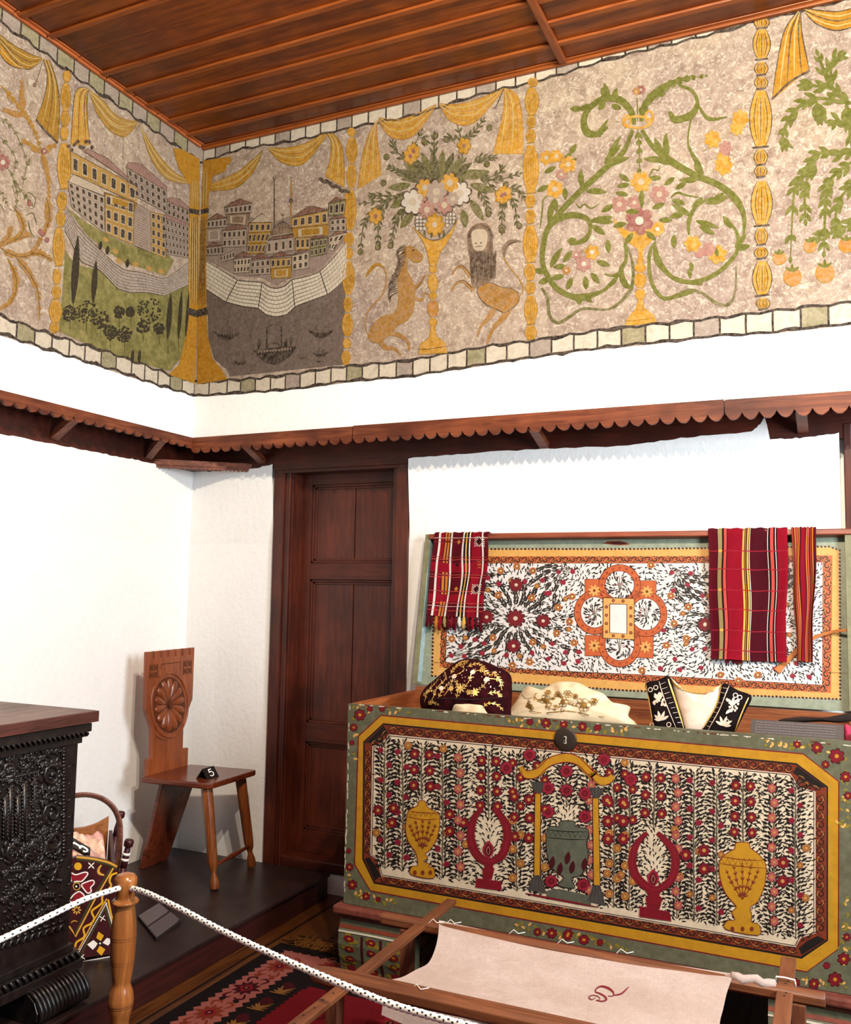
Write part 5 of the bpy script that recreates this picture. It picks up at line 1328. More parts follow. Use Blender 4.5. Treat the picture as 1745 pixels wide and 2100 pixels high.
# ================================================================== TEXTILES OVER THE LID
def fabric(name, h, amt=.35, dark=None, g=1.5, rough=.9, scale=160):
    if name in _MC: return _MC[name]
    t = NT(name, rough, .1)
    v = t.coord()
    c = C(h, g)
    a = t.noise(t.coord((1, 1, 6)), scale, 3, .7); b = t.noise(v, 16, 4, .6)
    k = t.mix(t.ramp(a, [(.35, 0.), (.7, amt)]), c, C(dark, g) if dark else mixc(c, (0, 0, 0), .6))
    t.base(t.mix(t.ramp(b, [(.45, 0.), (.75, .35)]), k, mixc(c, (0, 0, 0), .45)))
    t.bump(a, .3, .002)
    _MC[name] = t.m
    return t.m
FB = {k: fabric('cloth_'+k, *a) for k, a in {'crim': ('960f24',), 'mar': ('5e0c1a',), 'dark': ('38101a',), 'coral': ('e0584c',), 'yel': ('e8b650',), 'white': ('efe6d8',), 'olive': ('a58f5a',), 'black': ('1a1012',), 'orange': ('cf7a34',), 'rust': ('9a3a2a',), 'pink': ('c44060',), 'faint': ('a82636',)}.items()}
def over_lid(name, label, xa, xb, xla, xlb, drop, bands, cross, folds, tassels=None, group=None, nv=40, lift=.0):
    """striped cloth over the top rim: xa..xb at the rim, xla..xlb at the lower edge"""
    m = MB()
    us = [0]
    for w, _ in bands: us.append(us[-1]+w)
    us = [u/us[-1] for u in us]
    U, MT = [], []
    for (a, b), (_, c) in zip(zip(us, us[1:]), bands):
        k = max(1, int((b-a)*26))
        for i in range(k): U.append(a+(b-a)*i/k); MT.append(c)
    U.append(1)
    back = .10
    tot = back+.06+drop
    def S(u, v):
        s = v*tot
        wob = folds(u)
        if s < back: w, d = LH-(back-s)-.0, -.0545
        elif s < back+.06: w, d = LH+.004, -.0545+(s-back)
        else:
            w = LH+.002-(s-back-.06)
            q = (LH-w)/drop
            d = .010-.030*min(1, q*2.2)+wob*min(1, q*3)
        q = max(0, min(1, (s-back-.06)/drop))
        x = xa+(xb-xa)*u
        x2 = xla+(xlb-xla)*u
        return lf(x+(x2-x)*q+.003*sin(q*9+u*5), w+.003*abs(wob)*80*.1+(.006*sin(u*40)*.3 if back < s < back+.08 else 0), d+.002*sin(u*23+q*7)+lift)
    k0 = len(m.v); nu = len(U)-1
    for th in (0, .0035):
        for j in range(nv+1):
            for u in U: m.v.append(S(u, j/nv)+LN*th+LU*(th if abs(j/nv*tot-back-.03) < .031 else 0))
    N = (nv+1)*(nu+1)
    cr = lambda j: cross((j/nv*tot-back-.06)/drop) if cross else None
    for j in range(nv):
        for i in range(nu):
            a = k0+j*(nu+1)+i
            c = cr(j) or MT[i]
            if cross and MT[i] in ('white', 'yel') and cr(j) not in (None,): c = MT[i] if cr(j) != 'white' else 'white'
            m.face((N+a, N+a+1, N+a+nu+2, N+a+nu+1), FB[c], True); m.face((a, a+nu+1, a+nu+2, a+1), FB[MT[i]], True)
    for i in range(nu):
        for j in (0, nv):
            a = k0+j*(nu+1)+i; m.face((a, a+1, N+a+1, N+a), FB[MT[i]])
    for j in range(nv):
        for i in (0, nu):
            a = k0+j*(nu+1)+i; m.face((a, a+nu+1, N+a+nu+1, N+a), FB[MT[i-1 if i else 0]])
    return m, S
xr = lambda px, py: at(px, py, tuple(LN), LN.dot(P0)).x
# plaid scarf with tassels
bands = [(20, 'mar'), (8, 'white'), (14, 'crim'), (4, 'dark'), (8, 'orange'), (4, 'black'), (8, 'orange'), (5, 'dark'), (7, 'white'), (46, 'mar'), (7, 'white'), (8, 'black'), (5, 'yel'), (8, 'black'), (5, 'white'), (8, 'mar'), (34, 'crim'), (5, 'mar'), (6, 'white'), (18, 'mar')]
xA, xB, xlA, xlB = xr(893, 1095), xr(1004, 1093), xr(874, 1268), xr(985, 1270)
dropA = .385
crosf = lambda q: None if q < 0 else ('mar' if any(abs(q-c) < .011 for c in (.10, .31, .5, .69, .86)) else ('crim' if any(abs(q-c) < .05 for c in (.4, .77)) else None))
m, SA = over_lid('', '', xA, xB, xlA, xlB, dropA, bands, crosf, lambda u: .012*sin(u*11+1)*(1-u)+.012*(1-u)**2, None, nv=64)
vv = lambda q: (.10+.06+dropA*q)/(.10+.06+dropA)
def fS(x, y, h): return SA(x, vv(y))+LN*(.0037+h)
Bq = Brush(m, fS, .0003)
for q in (.07, .11, .29, .32, .5, .53, .70, .84, .88, .93): Bq.stroke([(k/24, q) for k in range(25)], .006, FB['coral' if q > .3 else 'rust'], 1, (1, 1), smooth=0)
for q in (.06, .88): Bq.stroke([(k/24, q) for k in range(25)], .004, FB['white'], 2, (1, 1), smooth=0)
for q in (.11, .67):
    Bq.poly([(.47, q-.03), (.51, q), (.47, q+.03), (.43, q)], FB['orange'], 3); Bq.poly([(.47, q-.015), (.49, q), (.47, q+.015), (.45, q)], FB['olive'], 4)
    for i in range(9):
        for j in range(9):
            if (i+j) % 2 == 0: Bq.poly([(.765+.02*i, q-.06+.013*j), (.782+.02*i, q-.06+.013*j), (.782+.02*i, q-.049+.013*j), (.765+.02*i, q-.049+.013*j)], FB['white'], 3)
    Bq.poly([(.85, q-.05), (.90, q-.005), (.85, q+.04), (.80, q-.005)], FB['dark'], 4)
for dq in (0, .03, .06, .09): Bq.stroke([(.81, .33+dq), (.85, .345+dq if dq < .05 else .315+dq), (.89, .33+dq)], .008, FB['orange'], 3, smooth=0)
Bq.disc(.47, .38, .03, .02, FB['dark'], 3, 0, 6)
scarf = m.build('plaid_scarf', label='red plaid scarf with white stripes and tasselled fringe hanging over the lid', cat='scarf', group=None)
tc = ['mar', 'mar', 'orange', 'crim', 'olive', 'mar', 'crim', 'mar', 'white', 'yel', 'mar', 'crim', 'mar', 'mar']
for k, c in enumerate(tc):
    u = (k+.5)/len(tc)
    p = SA(u, 1)+LN*.002
    m = MB()
    ln = .045+.02*RND.random()
    m.tube([p, p-LU*.008, p-LU*ln*.5+Vector((.004*(RND.random()-.5), 0, 0)), p-LU*ln+Vector((.012*(RND.random()-.5), 0, 0))], [.004, .0065, .0085, .006], FB[c], 7)
    m.build('tassel', scarf)
# wide striped cloth
bands = [(60, 'mar'), (8, 'dark'), (30, 'olive'), (6, 'black'), (8, 'dark'), (20, 'coral'), (6, 'dark'), (112, 'crim'), (14, 'yel'), (6, 'black'), (6, 'orange'), (8, 'black'), (12, 'yel'), (5, 'black'), (5, 'white')]
for k in range(12): bands += [(6, 'mar'), (4.5, 'dark')]
bands += [(5, 'white'), (10, 'black'), (5, 'dark'), (22, 'coral'), (5, 'black'), (8, 'dark'), (5, 'white'), (8, 'black'), (70, 'crim')]
m, SW = over_lid('', '', xr(1452, 1092), xr(1616, 1086), xr(1456, 1325), xr(1611, 1325), .525, bands, None, lambda u: .010*sin(u*7), nv=44)
vw = lambda q: (.10+.06+.525*q)/(.10+.06+.525)
Bq = Brush(m, lambda x, y, h: SW(x, vw(y))+LN*(.0037+h), .0003)
for q in (.17, .31, .47, .62, .78, .93): Bq.stroke([(k/24, q+.002*sin(k)) for k in range(25)], .007, FB['faint'], 1, (1, 1), smooth=0)
for q in (.17, .47, .78): Bq.stroke([(.125, q), (.145, q), (.17, q)], .02, FB['yel'], 2, (1, 1), smooth=0)
m.build('striped_cloth', label='wide crimson striped cloth folded over the lid, the broader of two', cat='cloth', group='striped cloths over the lid')
bands = [(12, 'rust'), (5, 'dark'), (8, 'orange'), (4, 'black'), (10, 'coral'), (4, 'dark'), (8, 'orange'), (4, 'black'), (8, 'mar'), (30, 'crim'), (6, 'dark'), (8, 'orange'), (4, 'black'), (8, 'coral'), (6, 'dark'), (10, 'rust'), (4, 'black'), (8, 'orange'), (5, 'dark'), (12, 'mar')]
m, SN = over_lid('', '', xr(1622, 1084), xr(1675, 1082), xr(1633, 1325), xr(1664, 1325), .52, bands, None, lambda u: .016*sin(u*6.2), nv=44, lift=.002)
m.build('striped_cloth', label='narrow folded striped cloth at the lid right end beside the wide crimson one', cat='cloth', group='striped cloths over the lid')

# ================================================================== GARMENTS IN THE CHEST
def puff(outline, plane, dep, mf, name, parent=None, nr=7, wr=0., back=.35, **kw):
    """a stuffed, soft shape: a traced outline swollen on both sides; returns (builder, brush surface)"""
    m = MB()
    P = [at(x, y, *plane) for x, y in crv(outline, 5, True)]
    c = sum(P, Vector())/len(P)
    nv = Vector(plane[0])
    if nv.dot(CAM-c) < 0: nv = -nv
    n = len(P)
    def S(i, r, side=1):
        p = c+(P[i]-c)*r
        d = dep*sqrt(max(0, 1-r**2.4))*(1 if side > 0 else -back)
        wv_ = wr*(sin(p.x*95+p.z*37)+sin(p.z*120-p.x*50))*min(1, (1-r)*4)
        return p+nv*(d+wv_*side)
    for side in (1, -1):
        k = len(m.v)
        for j in range(nr+1):
            r = sin(pi/2*j/nr) if j else 0.0001
            for i in range(n): m.v.append(S(i, r, side))
        for j in range(nr):
            for i in range(n):
                a = k+j*n+i; b = k+j*n+(i+1) % n
                m.face((a, b, b+n, a+n) if side > 0 else (a, a+n, b+n, b), mf, True)
    ax = nv.orthogonal()
    def surf(x, y, h):
        p = at(x, y, *plane)
        # radius of p in the outline
        best = 9
        v = p-c
        L = v.length
        if L < 1e-6: r = 0
        else:
            u = v/L
            far = 1e-6
            t0 = None
            for i in range(n):
                a, b = P[i]-c, P[(i+1) % n]-c
                e = b-a
                den = u.cross(e).dot(nv)
                if abs(den) < 1e-12: continue
                t = a.cross(e).dot(nv)/den
                s = a.cross(u).dot(nv)/den
                if -1e-6 <= s <= 1+1e-6 and t > 0: far = max(far, t)
            r = min(.999, L/far)
        d = dep*sqrt(max(0, 1-r**2.4))
        wv_ = wr*(sin(p.x*95+p.z*37)+sin(p.z*120-p.x*50))*min(1, (1-r)*4)
        return p+nv*(d+wv_+.0012+h*2)
    return m, surf
def fab2(name, h, h2, rough=.75, sheen=.0, scale=30, bump=.2, spec=.2):
    t = NT(name, rough, spec)
    a = t.noise(t.coord(), scale, 4, .6)
    t.base(t.mix(t.ramp(a, [(.35, 0.), (.7, 1.)]), C(h), C(h2))); t.bump(a, bump, .004)
    t.b.inputs['Sheen Weight'].default_value = sheen
    return t.m
VEL = fab2('burgundy_velvet', '1d0608', '360a10', .9, 0, spec=.06)
GLD = NT('gold_thread', .4, .5, .5); GLD.base(C('d9ae5c')); GLD = GLD.m
GLDY = fab2('gold_embroidery', '8a6526', '6d4c1a', .5)
CRM = fab2('cream_muslin', 'd2bf9f', 'bba582', .85, 0, 12, .15)
SAT = fab2('ivory_satin', 'd6c2ae', 'b89d86', .3, 0, 9, .5, .5)
BLK = fab2('black_velvet', '100b0b', '1b1312', .9, 0, spec=.06)
NAV = fab2('dark_cloth', '1c1412', '2b1f1a', .9)
gC, gV = T(850, 1340, .49), T(1300, 1360, .445)
pl = ((0, -1, .12), .30+.12*1.03)
m, sf = puff(gC([(28, 205), (45, 150), (95, 105), (160, 50), (210, 22), (280, 30), (345, 55), (400, 88), (408, 150), (404, 235), (395, 285), (300, 290), (160, 280), (60, 270)]), pl, .10, VEL, '', wr=.0022)
B = Brush(m, sf, .0002)
for p in ([(70, 205), (85, 165), (110, 135), (125, 110)], [(185, 90), (200, 60), (240, 45)], [(140, 190), (160, 150), (185, 125)], [(215, 190), (225, 150), (215, 120)], [(345, 80), (370, 100), (385, 125)], [(300, 60), (320, 75), (345, 95)], [(110, 200), (130, 150), (165, 110), (150, 85)], [(165, 180), (190, 140), (205, 100), (240, 75), (225, 50)], [(230, 165), (265, 125), (275, 85), (310, 75), (330, 100)], [(290, 165), (330, 130), (335, 110), (375, 115), (385, 150)], [(60, 180), (90, 160), (120, 160)], [(250, 60), (280, 45), (310, 60)], [(340, 170), (370, 165), (380, 180)], [(200, 60), (215, 40), (240, 35)], [(320, 230), (340, 210), (370, 215), (385, 235)], [(90, 215), (110, 205), (135, 215)]):
    B.sprig(gC(p), 1.6, GLD, 3, 5, 7, 2, .9, smooth=4)
for x, y in ((205, 100), (277, 82), (335, 112), (150, 148)): B.disc(*gC([(x, y)])[0], 4.6, 4.6, SAT, 5); 
for x, y, r in ((235, 150, 11), (290, 165, 9), (265, 165, 6), (195, 150, 6)):
    X_, Y_ = gC([(x, y)])[0]
    for k in range(7): B.leaf(X_, Y_, 2*pi*k/7, r, 3.4, GLD, 4)
for k in range(110):
    B.disc(*gC([(80+310*RND.random(), 70+110*RND.random())])[0], 1, 1, SAT, 4, n=6)
B.stroke(gC([(40, 195), (150, 190), (300, 195), (398, 180)]), 2.2, NAV, 3)
cap = m.build('velvet_cap', label='burgundy velvet cap embroidered with gold sprigs in the left of the chest', cat='cap')
m, sf = puff(gC([(155, 195), (230, 200), (305, 205), (310, 250), (305, 290), (165, 285), (158, 240)]), ((0, -1, .12), .365+.12*1.03), .035, CRM, '', wr=.001)
m.build('padding', cap, label='pale tissue padding')
out = [(385, 290), (395, 245), (430, 195), (450, 160), (480, 138), (520, 155), (560, 140), (590, 122), (640, 118), (690, 124), (740, 150), (790, 168), (830, 205), (900, 222), (895, 262), (925, 290), (915, 320), (600, 330)]
m, sf = puff(gC(out), ((0, -1, .25), .24+.25*1.0), .06, CRM, '', wr=.0045)
B = Brush(m, sf, .0002)
for x, y, r in ((572, 208, 14), (640, 212, 12), (725, 225, 15), (490, 215, 7), (530, 185, 6), (620, 185, 8), (660, 180, 8), (690, 190, 6), (765, 210, 8), (505, 235, 6), (575, 172, 6)):
    X_, Y_ = gC([(x, y)])[0]
    for k in range(6): B.ring(X_+cos(k)*r*.62, Y_+sin(k*1.047*1.0)*r*.6, r*.38, r*.34, 1.4, GLDY, 3, 9)
    B.ring(X_, Y_, r*.4, r*.4, 1.6, GLDY, 4, 9); B.disc(X_, Y_, r*.22, r*.22, GLDY, 4)
for p in ([(515, 190), (540, 205), (560, 200)], [(590, 195), (615, 205)], [(660, 215), (700, 235)], [(480, 230), (510, 225)], [(600, 225), (630, 240)], [(740, 215), (780, 200)], [(560, 225), (590, 240), (640, 245)]): B.sprig(gC(p), 1.2, GLDY, 3, 4, 6, 2.4, .7)
B.stroke(gC([(480, 245), (560, 258), (640, 250), (700, 255), (760, 270), (810, 272)]), 1.8, GLDY, 3)
B.stroke(gC([(455, 170), (480, 195), (520, 190)]), 1, GLDY, 3)
m.build('embroidered_blouse', label='cream ruffled blouse with gold flower embroidery in the middle of the chest', cat='blouse')
# waistcoat
vest = empty('embroidered_vest', atY(1420, 1500, -.33)-Vector((0, 0, .12)), 'black velvet waistcoat with gold embroidery and ivory satin front, standing in the chest', 'waistcoat')
def vpart(name, out, dep, mt, deco, plane, label=None):
    m, sf = puff(gV(out), plane, dep, mt, '', nr=5, wr=.0006, back=.3)
    deco(Brush(m, sf, .0002))
    m.build(name, vest, label=label)
pv = ((0, -1, .2), .30+.2*1.0)
def d1(B):
    B.stroke(gV([(58, 100), (75, 200), (92, 300)]), 2.6, GLD, 3)
    B.stroke(gV([(118, 85), (150, 180), (200, 305)]), 1.8, SAT, 3); B.stroke(gV([(160, 75), (195, 180), (232, 300)]), 3, GLD, 3)
    for k in range(9): B.stroke(gV([(125+k*10, 100+k*22), (150+k*9, 90+k*23)]), 1.6, SAT, 3)
    for x, y, a, L in ((130, 265, -1.2, 20), (130, 265, -1.9, 20), (130, 265, -2.5, 18), (130, 265, -.5, 18), (130, 265, -3.0, 14), (115, 175, -.9, 16), (115, 175, -2.0, 16), (115, 175, -1.4, 18), (115, 175, 2.8, 12), (135, 190, .4, 12)): B.leaf(*gV([(x, y)])[0], a, L, 6, SAT, 4)
    for k in range(16): B.disc(*gV([(95+45*RND.random(), 135+60*RND.random())])[0], 2.4, 2.8, SAT, 4)
    for x, y in ((80, 125), (105, 115), (85, 285), (165, 285)): B.ring(*gV([(x, y)])[0], 4.5, 4.5, 1.6, SAT, 4, 9)
def d2(B):
    B.stroke(gV([(530, 160), (495, 240), (465, 320)]), 2.6, GLD, 3)
    B.stroke(gV([(440, 105), (400, 210), (345, 310)]), 1.8, SAT, 3); B.stroke(gV([(405, 110), (370, 210), (318, 300)]), 3, GLD, 3)
    for k in range(9): B.stroke(gV([(412-k*9, 115+k*22), (436-k*10, 120+k*22)]), 1.6, SAT, 3)
    for x, y, a, L in ((415, 290, -1.2, 20), (415, 290, -1.9, 20), (415, 290, -2.6, 18), (415, 290, -.5, 20), (415, 290, 0, 16), (455, 200, -.9, 18), (455, 200, -2.0, 16), (455, 200, -1.4, 18), (450, 215, 2.4, 14)): B.leaf(*gV([(x, y)])[0], a, L, 6, SAT, 4)
    for k in range(18): B.disc(*gV([(425+60*RND.random(), 165+60*RND.random())])[0], 2.4, 2.8, SAT, 4)
    for x, y in ((490, 160), (470, 150), (430, 270)): B.ring(*gV([(x, y)])[0], 4.5, 4.5, 1.6, SAT, 4, 9)
def d3(B):
    for w_, mm, o in ((4.4, GLD, 0), (1.2, GLDY, 1)): B.stroke(gV([(172, 74), (200, 108), (265, 135), (335, 140), (385, 122), (408, 100)]), w_, mm, 3+o)
vpart('satin_front', [(168, 66), (205, 108), (265, 133), (335, 138), (385, 120), (412, 98), (395, 190), (350, 270), (310, 330), (240, 330), (215, 250), (190, 160)], .035, SAT, d3, ((0, -1, .2), .285+.2*1.0), 'ivory satin front with gold braid')
vpart('lapel', [(52, 96), (110, 78), (165, 62), (190, 150), (235, 290), (240, 330), (100, 330), (85, 250), (70, 160)], .022, BLK, d1, pv)
vpart('lapel', [(410, 94), (480, 125), (542, 155), (510, 230), (465, 325), (460, 345), (305, 340), (345, 270), (390, 180)], .022, BLK, d2, pv)
# text board leaning at the right, a dark strap and a pink cloth corner beside it
def text_block(B, q, rows, mt, layer=2, skip=(), fill=.75, wmin=.01):
    for r in range(rows):
        if r in skip: continue
        u = .03
        while u < .97:
            w = wmin*(1+2.5*RND.random())
            if u+w > .97: break
            v0, v1 = (r+.25)/rows, (r+.25+fill*.7)/rows
            B.poly([lerp2(q, u, v0), lerp2(q, u+w, v0), lerp2(q, u+w, v1), lerp2(q, u, v1)], mt, layer)
            u += w+wmin*.55
m = MB()
LBK = paint('label_black', C('2b2220', 1), C('1a1412'), .3, 20, .5)
LTX = paint('label_text', C('544a4a', 1), None, .1)
q = [(1541, 1475), (1730, 1487), (1730, 1535), (1536, 1520)]
pp = ((0, -1, .5), .40+.5*1.0)
P4 = [at(x, y, *pp) for x, y in q]
m.prism(P4, Vector((0, .0045, .0)), LBK)
B = Brush(m, lambda x, y, h: at(x, y, *pp)+Vector((0, -1, .4))*(h+.0002), .0003)
text_block(B, [(1545, 1477), (1724, 1489), (1724, 1526), (1540, 1514)], 7, LTX)
m.build('text_panel', label='small dark text panel standing in the right end of the chest', cat='sign')
m, sf = puff(gV([(665, 262), (760, 248), (880, 250), (1010, 230), (1030, 255), (960, 275), (860, 270), (720, 275)]), ((0, -1, .2), .15+.2), .022, NAV, '')
m.build('black_shawl', label='black folded cloth behind the text panel', cat='cloth')
m, sf = puff(gV([(968, 290), (990, 285), (1000, 310), (1000, 380), (975, 380)]), ((0, -1, .2), .33+.2), .02, FB['pink'], '')
B = Brush(m, sf, .0002)
for k in range(4): B.stroke(gV([(966, 300+k*16), (1020, 300+k*16)]), 2.4, FB['white' if k % 2 else 'dark'], 2)
m.build('pink_cloth', label='pink striped cloth corner at the right edge of the chest', cat='cloth')

# ================================================================== DISPLAY PLATFORM, LEFT SIDE
PLT = NT('platform_black', .36, .25)
_a = PLT.noise(PLT.coord(), 9, 4, .6)
PLT.base(PLT.ramp(_a, [(.3, C('1d1210')), (.7, C('2e201d'))]))
PLT = PLT.m
PFR = wood('platform_front', C('200806'), C('3c130d'), 1, 5, .5, 12)
PZ = .112
m = MB()
m.box((XL+.002, YB-.05, .0), (.765, -3.3, PZ-.014), PFR)
m.box((XL+.002, YB-.045, PZ-.014), (.775, -3.3, PZ), PLT)
m.build('display_platform', bevel=.003, label='low black display platform along the left wall with a dark red front', cat='platform')

# ---- carved dark chest at the left edge
EB = NT('ebony_carved', .33, .5)
_a = EB.noise(EB.coord(), 26, 4, .6)
EB.base(EB.ramp(_a, [(.3, (.004, .003, .003)), (.75, (.016, .011, .009))])); EB.bump(_a, .3, .004)
EB = EB.m
TOPW = wood('worn_top', C('5e4a42'), C('8f7a6e'), 1, 5, .55, 14, C('42302a'), .4)
EDGE = wood('worn_edge', C('241009'), C('5a3026'), 1, 8, .45, 10, None, .5)
FX, FY = .67, -1.34
carved = empty('carved_chest', (.25, -2.05, PZ), 'nearly black carved wooden chest with scrolls and lion paw feet at the left edge', 'chest')
gA = T(0, 1420, .17192)
m = MB(); m.box((XL+.03, FY, PZ+.13), (FX, -2.75, .985), EB); 
def rel(m, P, r, mt=EB, seg=7, X_=None, sm=4):
    X_ = X_ or FX+.001
    q = [atX(x, y, X_) for x, y in (crv(P, sm) if sm and len(P) > 2 else P)]
    n = len(q)
    m.tube(q, [(r if not isinstance(r, (list, tuple)) else r[min(int(i/n*len(r)), len(r)-1)]) for i in range(n)], mt, seg)
def spiral(cx, cy, r0, turns, a0, dirn=1, sq=1.2):
    return [(cx+cos(a0+dirn*2*pi*turns*t/14)*r0*(1-t/15), cy+sin(a0+dirn*2*pi*turns*t/14)*r0*(1-t/15)*sq) for t in range(15)]
def acanthus(P, r, n=7, side=(1, -1), L=10):
    P = crv(P, 4); rel(m, P, r, sm=0)
    N = len(P)-1
    for i in range(n):
        j = min(int((i+.5)/n*N), N-1)
        a = atan2(P[j+1][1]-P[j][1], P[j+1][0]-P[j][0])
        for s in side:
            b = a+s*.9
            l = L*(.7+.5*RND.random())
            rel(m, [P[j], (P[j][0]+cos(b)*l*.6, P[j][1]+sin(b)*l*.6), (P[j][0]+cos(b-s*.5)*l, P[j][1]+sin(b-s*.5)*l)], [r*1.1, r*1.2, r*.8, r*.4], sm=2)
for c, r0, tn, a0, d in (((250, 770), 24, 1.3, .5, 1), ((620, 1000), 22, 1.4, -.5, -1), ((620, 1450), 22, 1.4, 2, 1), ((90, 930), 16, 1.2, 1, -1), ((640, 1750), 20, 1.3, 3, -1), ((430, 1830), 20, 1.2, 0, 1), ((620, 680), 17, 1.2, 2, 1), ((150, 1900), 17, 1.2, 1, 1), ((330, 2000), 18, 1.3, 2, -1), ((560, 2080), 20, 1.3, 0, 1)):
    x, y = gA([c])[0]
    rel(m, spiral(x, y, r0, tn, a0, d), .0075, sm=0)
    for k in range(7): 
        a = 2*pi*k/7
        rel(m, [(x+cos(a)*r0*1.0, y+sin(a)*r0*1.2), (x+cos(a+.25)*r0*1.25, y+sin(a+.25)*r0*1.5), (x+cos(a+.7)*r0*1.35, y+sin(a+.7)*r0*1.6)], [.006, .007, .004, .003], sm=2)
for P in ([(80, 860), (130, 700), (180, 650), (300, 640), (350, 750)], [(430, 850), (560, 720), (700, 600), (760, 540)], [(480, 880), (600, 850), (700, 900), (720, 1000)], [(520, 1330), (560, 1200), (660, 1150), (720, 1080)], [(450, 1400), (470, 1550), (560, 1640), (680, 1650)],
          [(430, 1880), (480, 1700), (560, 1640)], [(0, 1000), (80, 940), (160, 920)], [(250, 1880), (380, 1800), (330, 1900)], [(500, 1900), (540, 1780), (620, 1700)], [(100, 1920), (160, 1790), (210, 1780)], [(300, 950), (360, 830), (330, 700)]):
    acanthus(gA(P), .006, 7)
gB = T(0, 1740, .17192)
for P in ([(20, 640), (100, 560), (200, 480), (330, 430)], [(400, 380), (480, 280), (600, 220), (680, 190)], [(240, 380), (330, 260), (480, 230)], [(30, 320), (120, 260), (250, 240)], [(420, 620), (520, 560), (640, 560)], [(280, 640), (380, 560), (420, 470)], [(440, 800), (560, 720), (660, 700)]):
    acanthus(gB(P), .006, 7)
for k in range(9): rel(m, gB([(20+85*k, 1200-27*k), (40+85*k, 1150-27*k), (70+85*k, 1130-27*k), (80+85*k, 1180-27*k)]), .006)
for k in range(9): rel(m, gB([(20+85*k, 1120-30*k), (95+85*k, 1093-30*k)]), .005, sm=0)
for x0, y0, y1 in ((55, 1250, 1750), (115, 1130, 1760), (205, 1240, 1700), (285, 1080, 1760), (410, 1000, 1640)):
    rel(m, gA([(x0, y0), (x0-8, y1)]), .009 if x0 != 410 else .005, sm=0)
    n = int((y1-y0)/42)
    for k in range(n):
        y = y0+(y1-y0)*k/n
        rel(m, gA([(x0-32, y+34), (x0, y+12), (x0+34, y-18)]), .0075 if x0 != 410 else .005, sm=3)
for k in range(34): rel(m, gA([(735, 590+41*k), (770, 580+41*k)]), [.004, .009, .004], sm=0)
for k in range(26): rel(m, gA([(20+28*k, 600-5.4*k), (35+28*k, 560-5.4*k)]), [.004, .007, .004], sm=0)
for k in range(17): rel(m, gA([(0+26*k, 1062-6*k), (14+26*k, 1040-6*k)]), [.005, .007, .005], sm=0)
rel(m, gA([(0, 1075), (440, 965)]), .005, sm=0); rel(m, gA([(0, 1030), (440, 925)]), .005, sm=0)
# carved stile at the end and background leaves
for k in range(420):
    x, y = 20+720*RND.random(), 560+2350*RND.random()
    if y > 2950-.33*x: continue
    a = RND.random()*6.3
    rel(m, gA([(x, y), (x+cos(a)*30, y+sin(a)*34), (x+cos(a+.6)*52, y+sin(a+.6)*58)]), [.003, .006, .0045, .002], sm=2, seg=6)
for k in range(9): rel(m, gA([(800, 900+200*k), (880, 850+200*k)]), .0025, sm=0, seg=5)
m.build('body', carved)
m = MB()
for x1, y1, z0, z1 in ((.70, FY+.03, .972, 1.0), (.69, FY+.018, .955, .974), (.682, FY+.008, .935, .956)): m.box((XL+.03, y1, z0), (x1, -2.78, z1), EB)
for k in range(70): 
    y = FY+.02-.02*k
    m.tube([(.688, y, .958), (.700, y-.006, .966), (.698, y-.012, .974)], .0045, EB, 6)
m.build('cornice', carved, bevel=.004)
m = MB(); m.box((XL+.02, FY+.045, 1.004), (.715, -2.8, 1.040), EDGE); m.box((XL+.024, FY+.036, 1.039), (.706, -2.79, 1.0425), TOPW)
for x in (.16, .42): m.box((x, FY+.03, 1.0405), (x+.003, -2.78, 1.043), EB)
m.build('lid', carved, bevel=.012, seg=3)
m = MB()
for x1, y1, z0, z1 in ((.71, FY+.03, .205, .235), (.70, FY+.02, .235, .262), (.685, FY+.01, .262, .285)): m.box((XL+.03, y1, z0), (x1, -2.78, z1), EB)
for k in range(60):
    y = FY+.02-.024*k
    m.tube([(.702, y, .238), (.711, y-.008, .250), (.704, y-.016, .262)], .006, EB, 6)
m.build('base_moulding', carved, bevel=.004)
def paw(yc, x0=.45):
    m = MB()
    prof = [(.60, .21), (.70, .205), (.735, .18), (.75, .15), (.745, .125), (.72, PZ), (.5, PZ), (.5, .21)]
    m.prism([Vector((x, yc-.1, z)) for x, z in prof], (0, .2, 0), EB)
    for k in range(13):
        y = yc-.094+.188*k/12
        m.tube(crv([(.66, y, .212), (.715, y, .205), (.742, y+.004, .18), (.757, y+.006, .15), (.752, y+.006, .128), (.735, y+.004, PZ+.008)], 3), [.004, .006, .0075, .008, .008, .006], EB, 7)
    m.build('paw_foot', carved, bevel=.004)
paw(FY-.09); paw(-2.64)

# ---- peasant chair
CHB = wood('chair_back_wood', C('6f3216'), C('98522a'), 2, 5, .3, 12, C('5c2812'), .2, .45)
CHS = wood('chair_seat_wood', C('481a0e'), C('74351c'), 0, 6, .2, 11, None, .1, .5)
CHL = wood('chair_leg_wood', C('5a280e'), C('8a4e20'), 2, 6, .35, 11, None, .2)
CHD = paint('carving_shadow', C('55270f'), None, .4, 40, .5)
chair = empty('peasant_chair', (.17, -.11, PZ), 'brown peasant chair with carved plank back, rosette and stepped sides', 'chair')
cc = T(270, 1310, .166667)
bp = ((1, 0, .06), .0698)
m = MB()
out = [(200, 162)]
for k in range(6):
    x = 255+88*k; dx = 30
    yt = lambda q: 162-(q-200)*.098
    out += [(x, yt(x)), (x+2, yt(x)+88), (x+dx, yt(x+dx)+86), (x+dx, yt(x+dx))]
out += [(775, 105), (750, 740), (640, 1030), (632, 1345), (697, 1340), (690, 1570), (200, 1705), (202, 1490), (252, 1470), (255, 1110), (178, 870)]
m.prism([at(*p, *bp) for p in cc(out)], Vector((-.024, 0, -.0014)), CHB)
B = Brush(m, on(*bp), .0003)
